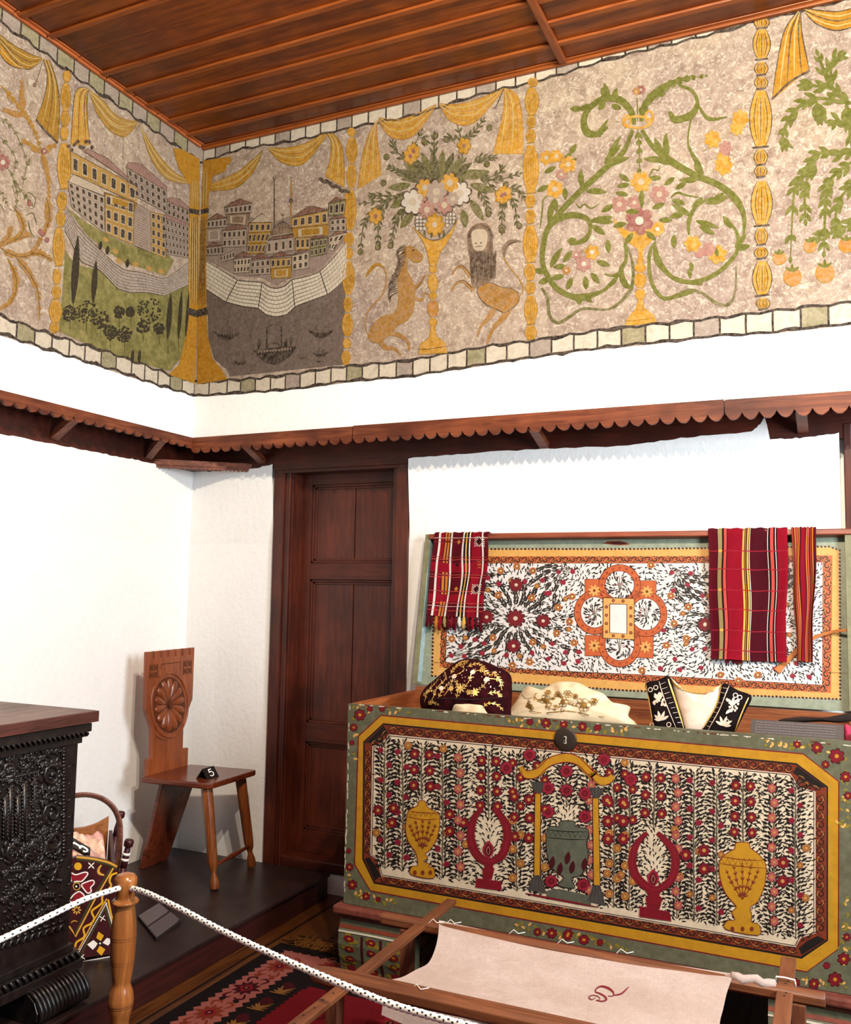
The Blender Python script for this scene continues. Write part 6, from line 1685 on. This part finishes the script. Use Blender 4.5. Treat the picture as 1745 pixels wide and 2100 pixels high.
def brel(P, r, sm=4, close=False):
    q = [at(x, y, *bp)+Vector((.0005, 0, 0)) for x, y in (crv(P, sm, close) if sm else P)]
    if close: q.append(q[0])
    m.tube(q, r, CHB, 7, cap=not close)
X0, Y0 = cc([(462, 815)])[0]
el = lambda rx, ry, n=22, ox=0, oy=0: [(X0+ox+cos(2*pi*k/n)*rx, Y0+oy+sin(2*pi*k/n)*ry) for k in range(n)]
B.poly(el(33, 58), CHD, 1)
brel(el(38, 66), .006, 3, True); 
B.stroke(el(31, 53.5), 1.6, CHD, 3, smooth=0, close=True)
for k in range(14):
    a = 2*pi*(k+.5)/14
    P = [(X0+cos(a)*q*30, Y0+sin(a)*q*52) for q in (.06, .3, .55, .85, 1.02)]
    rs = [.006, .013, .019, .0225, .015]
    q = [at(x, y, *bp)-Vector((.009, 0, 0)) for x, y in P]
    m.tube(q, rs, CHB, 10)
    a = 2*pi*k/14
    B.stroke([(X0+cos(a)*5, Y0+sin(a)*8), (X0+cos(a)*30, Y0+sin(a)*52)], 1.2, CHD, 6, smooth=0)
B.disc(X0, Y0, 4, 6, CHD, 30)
B.poly(crv(cc([(285, 1185), (330, 1225), (400, 1250), (440, 1255), (380, 1240), (320, 1210)]), 3, True), paint('dark_slot', (.004, .003, .002)), 3)
for x0, y0 in ((225, 325), (640, 275)):
    q = cc([(x0, y0), (x0+95, y0-10), (x0+90, y0+150), (x0-5, y0+172)])
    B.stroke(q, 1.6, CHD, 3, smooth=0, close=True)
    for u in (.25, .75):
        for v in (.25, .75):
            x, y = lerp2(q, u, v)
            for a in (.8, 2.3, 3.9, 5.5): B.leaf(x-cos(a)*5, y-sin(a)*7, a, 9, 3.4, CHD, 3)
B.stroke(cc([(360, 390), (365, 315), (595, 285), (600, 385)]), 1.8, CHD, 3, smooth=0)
m.build('backrest', chair, bevel=.002)
m = MB()
sp = [(.035, -.312), (.36, -.283), (.39, -.276), (.407, -.255), (.408, -.2), (.402, .07), (.397, .09), (.38, .092), (.03, .045)]
m.prism([Vector((x, y, .552)) for x, y in sp], (0, 0, .027), CHS)
m.build('seat', chair, bevel=.006, seg=2)
m = MB()
a = [Vector((.105, -.235, .552)), Vector((.115, .0, .552)), Vector((-.055, .008, PZ)), Vector((-.052, -.175, PZ))]
m.prism(a, Vector((-.026, 0, 0)), CHS); m.build('leg', chair, bevel=.003)
def chair_leg(top, foot):
    m = MB()
    top, foot = Vector(top), Vector(foot)+Vector((0, 0, .004))
    L = (top-foot).length
    prof = [(.021, 0), (.022, .012), (.021, .035), (.0135, .062), (.0125, .072), (.02, .092), (.0235, .12), (.0255, L*.6), (.027, L)]
    m.lathe(prof, foot, CHL, top-foot, 8)
    m.build('leg', chair, bevel=.002)
chair_leg((.355, -.235, .553), (.437, -.256, PZ)); chair_leg((.345, .035, .553), (.385, .098, PZ))
m = MB()
a, b = Vector((.425, -.25, .215)), Vector((.378, .088, .215))
m.tube([a, a.lerp(b, .3), a.lerp(b, .5), a.lerp(b, .7), b], [.007, .009, .013, .009, .007], CHS, 8)
m.build('stretcher', chair)

# ---- tent cards with numbers
TAG = paint('tag_black', C('171110'), C('241c1a'), .3, 30, .45)
TW = paint('tag_white', C('f4f1ec'), None, .05)
def tent(name, fl, fr, bl, h, glyph, label, rot=0, z_up=Vector((0, 0, 1))):
    m = MB()
    fl, fr, bl = Vector(fl), Vector(fr), Vector(bl)
    br = bl+(fr-fl)
    rl, rr_ = (fl+bl)/2+z_up*h, (fr+br)/2+z_up*h
    t = .003
    for p in ([fl, fr, rr_, rl], [br, bl, rl, rr_]):
        n = (p[1]-p[0]).cross(p[3]-p[0]).normalized()
        m.prism([q-n*t for q in p], n*t, TAG)
    n = (fr-fl).cross(rl-fl).normalized()
    ex, ey = (fr-fl), (rl-fl)
    f = lambda x, y, hh: fl+ex*x+ey*y+n*(hh+.0004)
    B = Brush(m, f, .0003)
    for P in glyph: B.stroke(P, .085, TW, 1, (1, 1), smooth=4)
    m.build(name, label=label, cat='number tag', group='number tags')
five = [[(.66, .80), (.42, .80)], [(.43, .82), (.40, .52)], [(.40, .52), (.52, .60), (.66, .52), (.68, .36), (.58, .22), (.44, .22), (.36, .30)]]
three = [[(.34, .78), (.48, .84), (.62, .78), (.62, .64), (.48, .55)], [(.48, .55), (.64, .48), (.67, .32), (.52, .2), (.33, .26)]]
tent('number_tag', atZ(425.5, 1599, .5795), atZ(449, 1592, .5795), atZ(402, 1596.5, .5795), .046, five, 'black tent card with white number 5 on the chair seat')

# ---- painted cradle behind the carved chest
CRW = wood('cradle_wood', C('7a4520'), C('a86a38'), 0, 7, .45, 10)
CRD = NT('cradle_maroon', .38, .4)
_a = CRD.noise(CRD.coord(), 30, 4, .6)
CRD.base(CRD.ramp(_a, [(.3, C('2a0d0d')), (.7, C('45151a'))])); CRD = CRD.m
crp = {k: paint('cradle_'+k, C(h), None, .25, 60, .5) for k, h in {'gold': 'd09a3a', 'yel': 'd8a020', 'white': 'efe6da', 'red': '8a1622', 'green': '3c3a1e', 'black': '120c0b', 'brown': '6b4a3a'}.items()}
cn = (.722, -.692, 0)
ck = .722*.51-(-1.09)*.692
cradle = empty('painted_cradle', (.28, -1.05, PZ), 'small dark painted cradle with bentwood hoop standing behind the carved chest', 'cradle')
CA = Vector((-.722, .692, 0))          # away from the painted end board
gK, gL = T(130, 1600, .10474), T(130, 1780, .14327)
BRD = lambda x, y: at(x, y, cn, ck)
m = MB()
half = crv([(157, 1756), (190, 1759.5), (222, 1767), (240, 1776)], 4)+[(252, 1860), (262, 1957)]
cxl = BRD(157, 1850)
R3 = [BRD(x, y) for x, y in half]
ez = Vector((.692, .722, 0))
def mirr(p):
    d = (p-cxl).dot(ez)
    return p-ez*(2*d)
low = PZ+.012
R3[-1].z = low
outl = R3+[mirr(p) for p in R3[::-1]]
# drop duplicate centre point
outl = outl[:-1]
m.prism(outl, CA*.02, CRD)
B = Brush(m, on(cn, ck), .0003)
B.stroke([(x, y+1.5) for x, y in half[:13]], 4.5, crp['gold'], 1, (1, 1), smooth=0); B.stroke([(x, y+6) for x, y in half[:13]], 4, crp['green'], 1, (1, 1), smooth=0)
B.disc(*gK([(285, 1685)])[0], 8, 8, crp['yel'], 2)
for a in range(4): B.leaf(*gK([(545, 1670)])[0], a*1.57+.8, 9, 2.6, crp['white'], 2)
B.stroke(gK([(745, 1660), (690, 1740), (700, 1820), (800, 1860)]), [3, 5, 6, 3], crp['gold'], 2)
def petal(P):
    p = crv(gL(P), 4, True)
    B.poly(p, crp['red'], 2); B.stroke(p, 2.6, crp['white'], 3, smooth=0, close=True)
petal([(110, 70), (180, 95), (300, 60), (350, 75), (320, 130), (260, 190), (200, 190), (120, 195), (105, 130)])
petal([(260, 240), (330, 200), (420, 175), (440, 220), (390, 280), (400, 330), (350, 360), (300, 310)])
petal([(95, 470), (130, 400), (190, 350), (240, 340), (300, 400), (260, 440), (200, 470), (130, 490)])
B.disc(*gL([(190, 260)])[0], 8, 8.5, crp['gold'], 4); B.disc(*gL([(190, 260)])[0], 6, 6.5, crp['black'], 5); B.disc(*gL([(185, 262)])[0], 2, 2, crp['white'], 6)
for k in range(8):
    a = 2*pi*k/8
    x, y = gL([(190, 600)])[0]
    B.leaf(x+cos(a)*3, y+sin(a)*3, a, 7, 3.5, crp['gold'], 2)
B.stroke(gL([(110, 785), (150, 755), (205, 770)]), 2, crp['gold'], 2)
B.stroke(gL([(715, 0), (450, 450), (170, 985), (130, 900), (80, 830)]), 3.2, crp['gold'], 3, (1, 1), smooth=0)
B.stroke(gL([(680, 0), (410, 440), (170, 930)]), 3.4, crp['green'], 2, (1, 1), smooth=0)
B.stroke(gL([(770, 70), (690, 100), (660, 190), (680, 260), (560, 400), (550, 500), (420, 600), (410, 650), (440, 720), (400, 790), (290, 860), (300, 980), (190, 1060), (170, 1130)]), 4.2, crp['yel'], 4, (1, 1))
B.stroke(gL([(620, 440), (440, 740), (150, 1290)]), 2.6, crp['gold'], 3, (1, 1), smooth=0)
B.stroke(gL([(640, 450), (680, 650), (745, 880)]), 3.8, crp['yel'], 3, (1, 1), smooth=0)
def dots(a, b, n, c='white', r=1.4):
    (x0, y0), (x1, y1) = gL([a, b])
    for k in range(n): B.disc(x0+(x1-x0)*k/(n-1), y0+(y1-y0)*k/(n-1), r, r, crp[c], 4, n=8)
dots((615, 500), (160, 1310), 36); dots((610, 500), (730, 910), 22); dots((100, 1375), (700, 1262), 26, r=1.6); dots((60, 1160), (150, 1310), 8)
B.stroke(gL([(600, 560), (340, 1060), (230, 1290)]), 3.4, crp['green'], 2, (1, 1), smooth=0); B.stroke(gL([(590, 560), (720, 960)]), 4, crp['green'], 2, (1, 1), smooth=0)
for P in ([(500, 910), (580, 965), (535, 1045), (470, 1000)], [(520, 1110), (600, 1165), (545, 1255), (475, 1190)]): B.poly(gL(P), crp['yel'], 3)
for P in ([(340, 1095), (430, 1030), (490, 1080), (460, 1130), (420, 1170)], [(560, 1070), (620, 1000), (710, 1020), (640, 1110)]): B.poly(gL(P), crp['white'], 3)
B.disc(*gL([(525, 1078)])[0], 5, 5, crp['black'], 4); B.disc(*gL([(525, 1078)])[0], 2, 2, crp['white'], 5)
for x, y in ((560, 720), (265, 1275)):
    for a in range(4): B.leaf(*gL([(x, y)])[0], a*1.57+.6, 8, 2, crp['white'], 3)
B.poly(gL([(90, 1120), (200, 1150), (150, 1220)]), crp['brown'], 2)
m.build('end_board', cradle, label='painted end board with white edged petals')
CL = .60
wR = (R3[12 if len(R3) > 12 else -3]-cxl).dot(ez)
corner = lambda side, back, z: Vector((cxl.x, cxl.y, 0))+ez*(side*.125)+CA*(back*CL)+Vector((0, 0, z))
m = MB()
zt = .50
far = [corner(1, 1, .14), corner(1.02, 1, .475)]+[corner(q, 1, .475-.04*(1-abs(q)**2.2)) for q in (.9, .7, .5, .25, 0, -.25, -.5, -.7, -.9)]+[corner(-1.02, 1, .475), corner(-1, 1, .14)]
m.prism(far, CA*.02, CRW); m.build('end_board', cradle, label='plain brown scooped end board', bevel=.002)
for s in (1, -1):
    m = MB()
    a = [corner(s*1.0, 0.02, .15), corner(s*1.0, .98, .15), corner(s*1.04, .98, .42), corner(s*1.04, .5, .38), corner(s*1.04, .02, .41)]
    m.prism(a, ez*(s*.014), CRD); m.build('side_board', cradle)
m = MB(); m.prism([corner(-.98, 0.03, .15), corner(.98, .03, .15), corner(.98, .98, .15), corner(-.98, .98, .15)], (0, 0, .02), CRW); m.build('base_board', cradle)
for s in (1, -1):
    for bk, z0, tilt in ((0.05, .43, 1), (.95, .41, 1)):
        m = MB()
        p = corner(s*1.10, bk, PZ+.006)
        q = corner(s*1.26, bk, z0-.01); t2 = corner(s*1.40, bk, z0+.085)
        m.tube([p, q], [.012, .014], CRD, 8)
        dd = (t2-q).normalized()
        m.lathe([(.013, 0), (.014, .03), (.010, .07), (.009, .072), (.017, .078), (.018, .095), (.014, .102)], q, CRD, dd, 12)
        if bk < .5 and s > 0:
            for h in (.025, .045): m.lathe([(.0146, h), (.0148, h+.004), (.0142, h+.009)], q, crp['white'], dd, 12)
        m.build('corner_post', cradle)
m = MB()
hp = []
for k in range(25):
    a = pi*k/24
    hp.append(corner(cos(a)*1.16, .13, .52+.165*sin(a)**.8))
hp = [corner(1.10, .12, .30), corner(1.14, .13, .42)]+hp+[corner(-1.14, .13, .42), corner(-1.10, .12, .30)]
for i in range(len(hp)-1): pass
m.tube(hp, .0065, wood('bentwood', C('5a3228'), C('8a5a48'), 0, 8, .4, 9), 8, flat=2.2)
m.build('hoop', cradle)
# bedding
BED = NT('pink_bedding', .9, .1)
_v = BED.coord()
_a = BED.noise(_v, 22, 3, .6, 1.0); _b = BED.noise(_v, 7, 3, .6)
BED.base(BED.mix(BED.ramp(_b, [(.5, 0.), (.62, .8)]), BED.ramp(_a, [(.3, C('d8a98c')), (.65, C('f3d8c2'))]), C('c98488'))); BED.bump(_a, .6, .02)
BED = BED.m
m = MB()
def bed(u, v):
    p = corner((u*2-1)*.96, .05+.9*v, 0)
    z = .365+.045*v+.03*sin(u*pi)+.008*sin(u*15+v*8)+.007*sin(v*29+u*6)+.005*sin(u*37-v*25)
    e = min(u, 1-u, v, 1-v)
    return Vector((p.x, p.y, max(.18, z-.1*max(0, .06-e)/.06)))
m.grid(bed, 30, 40, BED)
m.build('bedding', label='crumpled pink and cream bedding inside the cradle', cat='bedding')
# number 3 lying on it
b0 = bed(.62, .26)+Vector((0, 0, .012))
fl, fr = at(158, 1745, (.55, -.55, .63), Vector((.55, -.55, .63)).dot(b0)), at(182, 1754, (.55, -.55, .63), Vector((.55, -.55, .63)).dot(b0))
ex = (fr-fl)
tl = at(146, 1718, (.55, -.55, .63), Vector((.55, -.55, .63)).dot(b0))
m = MB()
qn = Vector((.55, -.55, .63)).normalized()
q = [at(x, y, (.55, -.55, .63), Vector((.55, -.55, .63)).dot(b0)) for x, y in gK([(130, 1290), (500, 1430), (530, 1330), (150, 1105)])]
m.prism([p-qn*.003 for p in q], qn*.003, TAG)
for p, o in ((q, 1),):
    m.prism([p[2], p[3], p[3]-Vector((0, 0, .05))+CA*.03, p[2]-Vector((0, 0, .05))+CA*.03], CA*.003, TAG)
B = Brush(m, lambda x, y, h: at(x, y, (.55, -.55, .63), Vector((.55, -.55, .63)).dot(b0))+qn*(h+.0003), .0003)
B.stroke(gK([(195, 1250), (210, 1225), (250, 1250), (330, 1300), (340, 1320), (310, 1330)]), 3.6, TW, 1, (1, 1))
B.stroke(gK([(310, 1330), (345, 1290), (400, 1310), (460, 1350), (470, 1385), (430, 1400), (385, 1385)]), 3.6, TW, 1, (1, 1))
m.build('number_tag', label='black card with white number 3 lying on the cradle bedding', cat='number tag', group='number tags')

# ---- caption plate lying on the platform
m = MB()
q = [(282, 1878), (327, 1850), (371, 1886), (320, 1924)]
P4 = [atZ(x, y, PZ+.012) for x, y in q]
m.prism([p-Vector((0, 0, .0115)) for p in P4], (0, 0, .0115), LBK)
B = Brush(m, lambda x, y, h: atZ(x, y, PZ+.012)+Vector((0, 0, h)), .0003)
LW = paint('caption_white', C('a89c9c'), None, .1)
for v0, v1, n, ue in ((.03, .46, 14, .96), (.56, .97, 10, .98)):
    for k in range(n):
        v = v0+(v1-v0)*k/(n-1)
        u1 = ue if k < n-1 else .9
        B.poly([lerp2(q, .04, v), lerp2(q, u1, v), lerp2(q, u1, v+.009), lerp2(q, .04, v+.009)], LW, 1)
m.build('caption_plate', label='small black caption plate with fine white lines lying on the platform', cat='sign')

# ---- barrier post and its two ropes
PW = wood('post_wood', C('7d4722'), C('b5783f'), 2, 5, .22, 8, C('6b3512'), .15, .5)
PC = Vector((1.005, -1.45, 0))
m = MB()
prof = [(.045, .008), (.045, .03), (.024, .05), (.024, .10), (.027, .155), (.036, .19), (.0385, .212), (.035, .235), (.027, .258), (.0265, .264), (.031, .29), (.0365, .34), (.0385, .397), (.037, .43), (.0335, .46), (.030, .485), (.029, .492), (.0395, .497), (.041, .503), (.036, .508), (.027, .513), (.0275, .52), (.032, .543), (.0345, .558), (.0335, .571), (.026, .581), (.012, .586)]
fine = []
for (a, b) in zip(prof, prof[1:]):
    for k in range(3): fine.append((a[0]+(b[0]-a[0])*k/3, a[1]+(b[1]-a[1])*k/3))
fine.append(prof[-1])
cut = next(i for i, q in enumerate(fine) if q[1] > .51)
m.lathe(fine[:cut+1], PC, PW, (0, 0, 1), 32)
DKG = paint('groove', C('5a2a0e'), None, .2)
for z, r in ((.401, .0388), (.394, .0388), (.322, .0346), (.330, .0355), (.197, .0378), (.203, .0385)):
    m.lathe([(r-.002, z-.0012), (r+.0004, z), (r-.002, z+.0012)], PC, DKG, (0, 0, 1), 32)
post = m.build('barrier_post', label='turned light brown wooden barrier post with round finial', cat='post', origin=PC)
m = MB(); m.lathe(fine[cut:], PC, PW, (0, 0, 1), 32); m.build('finial', post)
RW = paint('rope_white', C('f2efe9'), C('cfc8bd'), .3, 200, .7)
RK = paint('rope_dark', C('2a211d'), None, .2)
def rope(P, r, label, off):
    P = crv(P, 8)
    pts = [Vector(P[0])]
    acc = 0
    step = .0062
    for a, b in zip(P, P[1:]):
        a, b = Vector(a), Vector(b)
        L = (b-a).length
        t = step-acc
        while t <= L:
            pts.append(a.lerp(b, t/L)); t += step
        acc = L-(t-step)
    m = MB()
    n = len(pts)
    rr_ = [r*(1+.10*sin(i*2.1)) for i in range(n)]
    k0 = len(m.f)
    m.tube(pts, rr_, RW, 12)
    kd = m.slot(RK)
    for i in range(n-1):
        for q in range(12):
            if (i % 4 == 0 and q % 3 == off) or (i % 4 == 2 and q % 3 == (off+1) % 3 and off): m.mi[k0+i*12+q] = kd
    m.build('barrier_rope', label=label, cat='rope', group='white braided barrier ropes')
nl = Vector((.25, 1, 0)).normalized()
rp = lambda x, y: at(x, y, tuple(nl), nl.dot(PC))
rope([PC+Vector((.03, -.008, .546))]+[rp(x, y) for x, y in ((300, 1831), (370, 1864), (450, 1906), (580, 1967), (720, 2027), (813, 2063), (942, 2099), (1060, 2128))], .0085, 'white braided barrier rope running right from the post across the embroidery frame', 1)
rope([PC+Vector((.0, -.03, .548))]+[atX(x, y, 1.01) for x, y in ((235, 1824), (172, 1845), (86, 1886), (0, 1927), (-80, 1962))], .0082, 'white braided barrier rope running left from the post past the carved chest', 0)

# ================================================================== CARPET
m = MB()
KW = {k: fabric('kilim_'+k, h, .45, None, 2.0, .95, 220) for k, h in {'black': '1a100f', 'pink': 'b0645a', 'red': '7d0f1a', 'mar': '4a0d14', 'yel': '9a6a34', 'rust': '8a3a22', 'crim': '9a1a2a'}.items()}
KX, KY, KX1, KY1, KT = .885, -.395, 3.15, -3.3, .007
m.box((KX, KY, .0005), (KX1, KY1, KT), KW['black'])
B = Brush(m, lambda x, y, h: Vector((x, y, KT+h)), .0003)
def zig(x0, x1, y0, y1, mt, along_y=True, t=.02, a=.009, lay=1):
    n = int(abs(y1-y0)/t)
    A, D = [], []
    for i in range(n+1):
        y = y0+(y1-y0)*i/n
        o = a if i % 2 else -a
        A.append((x0+o, y)); D.append((x1-o, y))
    P = A+D[::-1]
    B.poly(P if along_y else [(q, p) for p, q in P], mt, lay)
zig(KX+.062, KX+.195, KY-.06, KY1, KW['pink'])
zig(KY-.06, KY-.175, KX+.07, KX1-.07, KW['pink'], False)
B.poly([(KX+.325, KY-.30), (KX1-.3, KY-.30), (KX1-.3, KY1), (KX+.325, KY1)], KW['red'], 1)
def medal(x, y, s, c='mar', c2='crim'):
    B.poly([(x+cos(2*pi*k/20)*s*(.036 if k % 2 else .055)*(1.25 if k % 10 == 0 else 1), y+sin(2*pi*k/20)*s*(.045 if k % 2 else .068)) for k in range(20)], KW[c], 2)
    for sx in (-1, 1):
        for sy in (-1, 1):
            B.stroke([(x+sx*.03*s, y+sy*.05*s), (x+sx*.045*s, y+sy*.085*s), (x+sx*.02*s, y+sy*.1*s), (x+sx*.01*s, y+sy*.085*s)], .012*s, KW[c], 2)
    B.poly([(x-.03*s, y), (x, y-.036*s), (x+.03*s, y), (x, y+.036*s)], KW[c2], 3)
    B.disc(x, y, .016*s, .018*s, KW['mar' if c2 != 'mar' else 'rust'], 4, 0, 8); B.disc(x, y, .006*s, .008*s, KW['pink'], 5, 0, 6)
for k in range(13):
    medal(KX+.128, KY-.20-.215*k, .92, 'mar' if k % 2 else 'rust', 'crim')
    for d in (-.03, .03):
        B.disc(KX+.13+d, KY-.305-.215*k, .014, .014, KW['black' if k % 2 else 'rust'], 2, 0, 6, .5)
for k in range(10): medal(KX+.30+.22*k, KY-.118, .8, 'mar' if k % 2 else 'rust')
for k in range(16):
    y = KY-.33-.14*k
    B.disc(KX+.255, y, .026, .032, KW['mar'], 2, .4, 8, .3)
    for o in (-.02, .0, .02, .04): B.stroke([(KX+.225+o*.3, y-.05+o), (KX+.255, y-.06+o*.4), (KX+.29, y-.045+o)], .009, KW['yel'], 2)
    zig(KX+.315, KX+.335, y, y-.14, KW['red'], True, .014, .006, 2)
for i in range(7):
    for j in range(10):
        medal(KX+.46+.26*i, KY-.42-.25*j, .85, 'crim' if (i+j) % 2 else 'mar', 'rust')
        for k in range(5): B.disc(KX+.40+.26*i+.12*RND.random(), KY-.5-.25*j+.12*RND.random(), .01, .006, KW['pink'], 2, 0, 6, .5)
rug = m.build('kilim_rug', label='red and black patterned kilim rug with pink zigzag border on the floor', cat='rug')
m = MB()
FRG = fabric('fringe_jute', '8a5a2a', .5, '3f220d', 1.8, .95, 120)
for k in range(520):
    x = KX+.07+(KX1-KX)*.5*RND.random()**1.4
    y = KY+.002+.05*RND.random()
    a = 1.57+(RND.random()-.5)*1.9
    l = .05+.05*RND.random()
    z = .004+.008*RND.random()
    m.tube([(x, KY-.004+ .07*(k % 3)*.5, z), (x+cos(a)*l*.5, y+sin(a)*l*.5, z+.004), (x+cos(a+.5)*l, y+sin(a+.5)*l, .003)], .0022, FRG, 4)
o = m.build('fringe', rug, label='loose brown jute fringe', kind='stuff')

# ================================================================== EMBROIDERY FRAME
FRW = wood('frame_wood', C('4c2713'), C('784626'), 0, 7, .5, 12, C('42200f'), .25)
FRY = wood('frame_wood_y', C('4c2713'), C('784626'), 1, 7, .5, 12, C('42200f'), .25)
FRZ = wood('frame_wood_z', C('4a2412'), C('74452a'), 2, 7, .5, 12, None, .25)
fr_ = empty('embroidery_frame', (2.33, -1.26, .007), 'wooden embroidery frame on legs with a stretched linen cloth', 'embroidery frame')
def rail(y, x0, x1, w, h, z, round_=True):
    m = MB()
    n = 8
    sec = []
    L = []
    st = [(x0, .35), (x0+.012, .62), (x0+.03, .82), (x0+.06, .96), (x0+.11, 1), (x1-.05, 1), (x1-.015, .95), (x1, .8)] if round_ else [(x0, .9), (x0+.01, 1), (x1-.01, 1), (x1, .9)]
    sh = [(-.5, -.28), (-.34, -.5), (.34, -.5), (.5, -.28), (.5, .22), (.36, .42), (.12, .5), (-.12, .5), (-.36, .42), (-.5, .22)]
    k0 = len(m.v)
    for x, s in st:
        for a, b in sh: m.v.append(Vector((x, y+a*w*s, z+b*h*(.5+.5*s))))
    q = len(sh)
    for i in range(len(st)-1):
        for j in range(q): m.face((k0+i*q+j, k0+(i+1)*q+j, k0+(i+1)*q+(j+1) % q, k0+i*q+(j+1) % q), FRW)
    m.face([k0+j for j in range(q)], FRW); m.face([k0+(len(st)-1)*q+j for j in range(q-1, -1, -1)], FRW)
    return m
HZ = .45
m = rail(-1.492, 1.70, 3.0, .056, .042, HZ-.015); m.bar((1.80, -1.492, HZ+.006), (2.98, -1.492, HZ+.006), .010, .004, FRW)
m.build('front_rail', fr_, bevel=.003)
rail(-1.048, 1.685, 2.96, .036, .034, HZ-.014, False).build('back_rail', fr_, bevel=.003)
for x, y0, y1, w in ((1.822, -.81, -1.83, .034), (2.862, -.815, -1.80, .040)):
    m = MB(); m.bar((x, y0, HZ-.012), (x+.008, y1, HZ-.012), w, .014, FRY)
    m.build('slat', fr_, bevel=.002)
for k in range(2):
    pass
HOLE = paint('hole_dark', (.01, .006, .004))
slats = [o for o in fr_.children if o.name.startswith('slat')]
for x, y0, par in ((1.824, -1.55, slats[0]), (2.864, -1.0, slats[1])):
    for k in range(7):
        m = MB(); m.lathe([(.0032, 0), (.0032, .0006)], Vector((x+.004*(k % 2), y0-.045*k if x < 2 else y0+.03-.02*k, HZ-.0049)), HOLE, (0, 0, 1), 8); m.build('peg_hole', par)
for x, y in ((1.775, -1.492), (1.775, -1.048), (2.905, -1.492), (2.895, -1.048)):
    m = MB(); m.box((x-.018, y-.02, .007), (x+.018, y+.02, HZ-.03), FRZ); m.build('leg', fr_, bevel=.003)
for y in (-1.492, -1.048):
    m = MB(); m.box((1.79, y-.012, .10), (2.89, y+.012, .135), FRW); m.build('stretcher', fr_, bevel=.003)
LIN = NT('linen', .9, .1)
_v = LIN.coord()
_a = LIN.noise(LIN.coord((1, .15, 1)), 260, 3, .6); _b = LIN.noise(LIN.coord((.15, 1, 1)), 260, 3, .6); _c = LIN.noise(_v, 6, 3, .6)
LIN.base(LIN.mix(LIN.ramp(_c, [(.4, 0.), (.7, .5)]), LIN.mix(.5, LIN.ramp(_a, [(.3, C('93837a')), (.7, C('ad9c92'))]), LIN.ramp(_b, [(.3, C('97877d')), (.7, C('b1a298'))])), C('8c786c'))); LIN.bump(_a, .25, .002)
LIN = LIN.m
m = MB()
def linz(x, y):
    u, v = (x-1.87)/.87, (y+1.048)/(-.444)
    return HZ+.004-.030*sin(pi*max(0, min(1, v)))*(.75+.25*sin(u*5))-.010*sin(pi*max(0, min(1, u)))+.004*sin((x*1.0+y*1.6)*22)*sin(pi*max(0, min(1, v)))
def lin_(u, v):
    xl = 1.872+.048*v+.045*sin(pi*v)
    xr_ = 2.735+.012*v-.012*sin(pi*v)
    x, y = xl+(xr_-xl)*u, -1.03-.445*v
    return Vector((x, y, linz(x, y)))
m.grid(lin_, 46, 24, LIN)
m.grid(lambda u, v: lin_(u, v)-Vector((0, 0, .0012)), 46, 24, LIN)
B = Brush(m, lambda x, y, h: (lambda p: Vector((p.x, p.y, linz(p.x, p.y)+.0008+h)))(atZ(x, y, HZ-.02)), .0004)
MON = paint('monogram_red', C('6a1420'), None, .3, 80)
B.stroke(g4([(222, 825), (200, 838), (182, 822), (205, 808), (235, 815), (248, 832), (232, 845)]), 2.0, MON, 1)
B.stroke(g4([(225, 843), (262, 850), (285, 838), (278, 812), (245, 790), (222, 782), (228, 758), (258, 748), (300, 762), (328, 785), (325, 805), (295, 806)]), [2, 3, 4.2, 4.5, 4, 3, 2.5, 3, 4, 3, 2, 1.5], MON, 1)
B.stroke(g4([(330, 800), (375, 796), (420, 772)]), 2.6, MON, 1)
m.build('linen', fr_, label='stretched off-white linen with a dark red embroidered letter S')
m = MB()
p = [Vector((2.73+.016*k, -1.05+.004*sin(k*2.2), HZ+.003+.003*cos(k*1.7))) for k in range(8)]
m.tube(p, [.010, .013, .014, .012, .014, .012, .014, .010], LIN, 9)
m.build('twisted_end', fr_)
m = MB()
m.grid(lambda u, v: Vector((1.93+.8*u, -1.515-.006*sin(u*9)-.01*v, HZ-.03-.05*v*(.7+.3*sin(u*7)))), 30, 4, LIN)
m.build('linen_flap', fr_)
THR = paint('thread_white', C('efe8dc'), None, .1)
for k, (x, y) in enumerate(((1.9, -1.04), (2.1, -1.03), (2.25, -1.035), (2.42, -1.03), (2.86, -1.0), (2.0, -1.5), (1.85, -1.06))):
    m = MB()
    z = HZ+.005
    if k == 4: m.tube([(2.838, -1.0, z-.012), (2.84, -1.0, z), (2.862, -1.0, z+.001), (2.886, -1.002, z), (2.888, -1.0, z-.02)], .0022, THR, 6)
    else: m.tube([(x, y, z-.004), (x+.01, y+.012, z+.006), (x+.03, y-.004, z+.003), (x+.045, y+.012, z+.004)], .0012, THR, 5)
    m.build('thread', fr_)
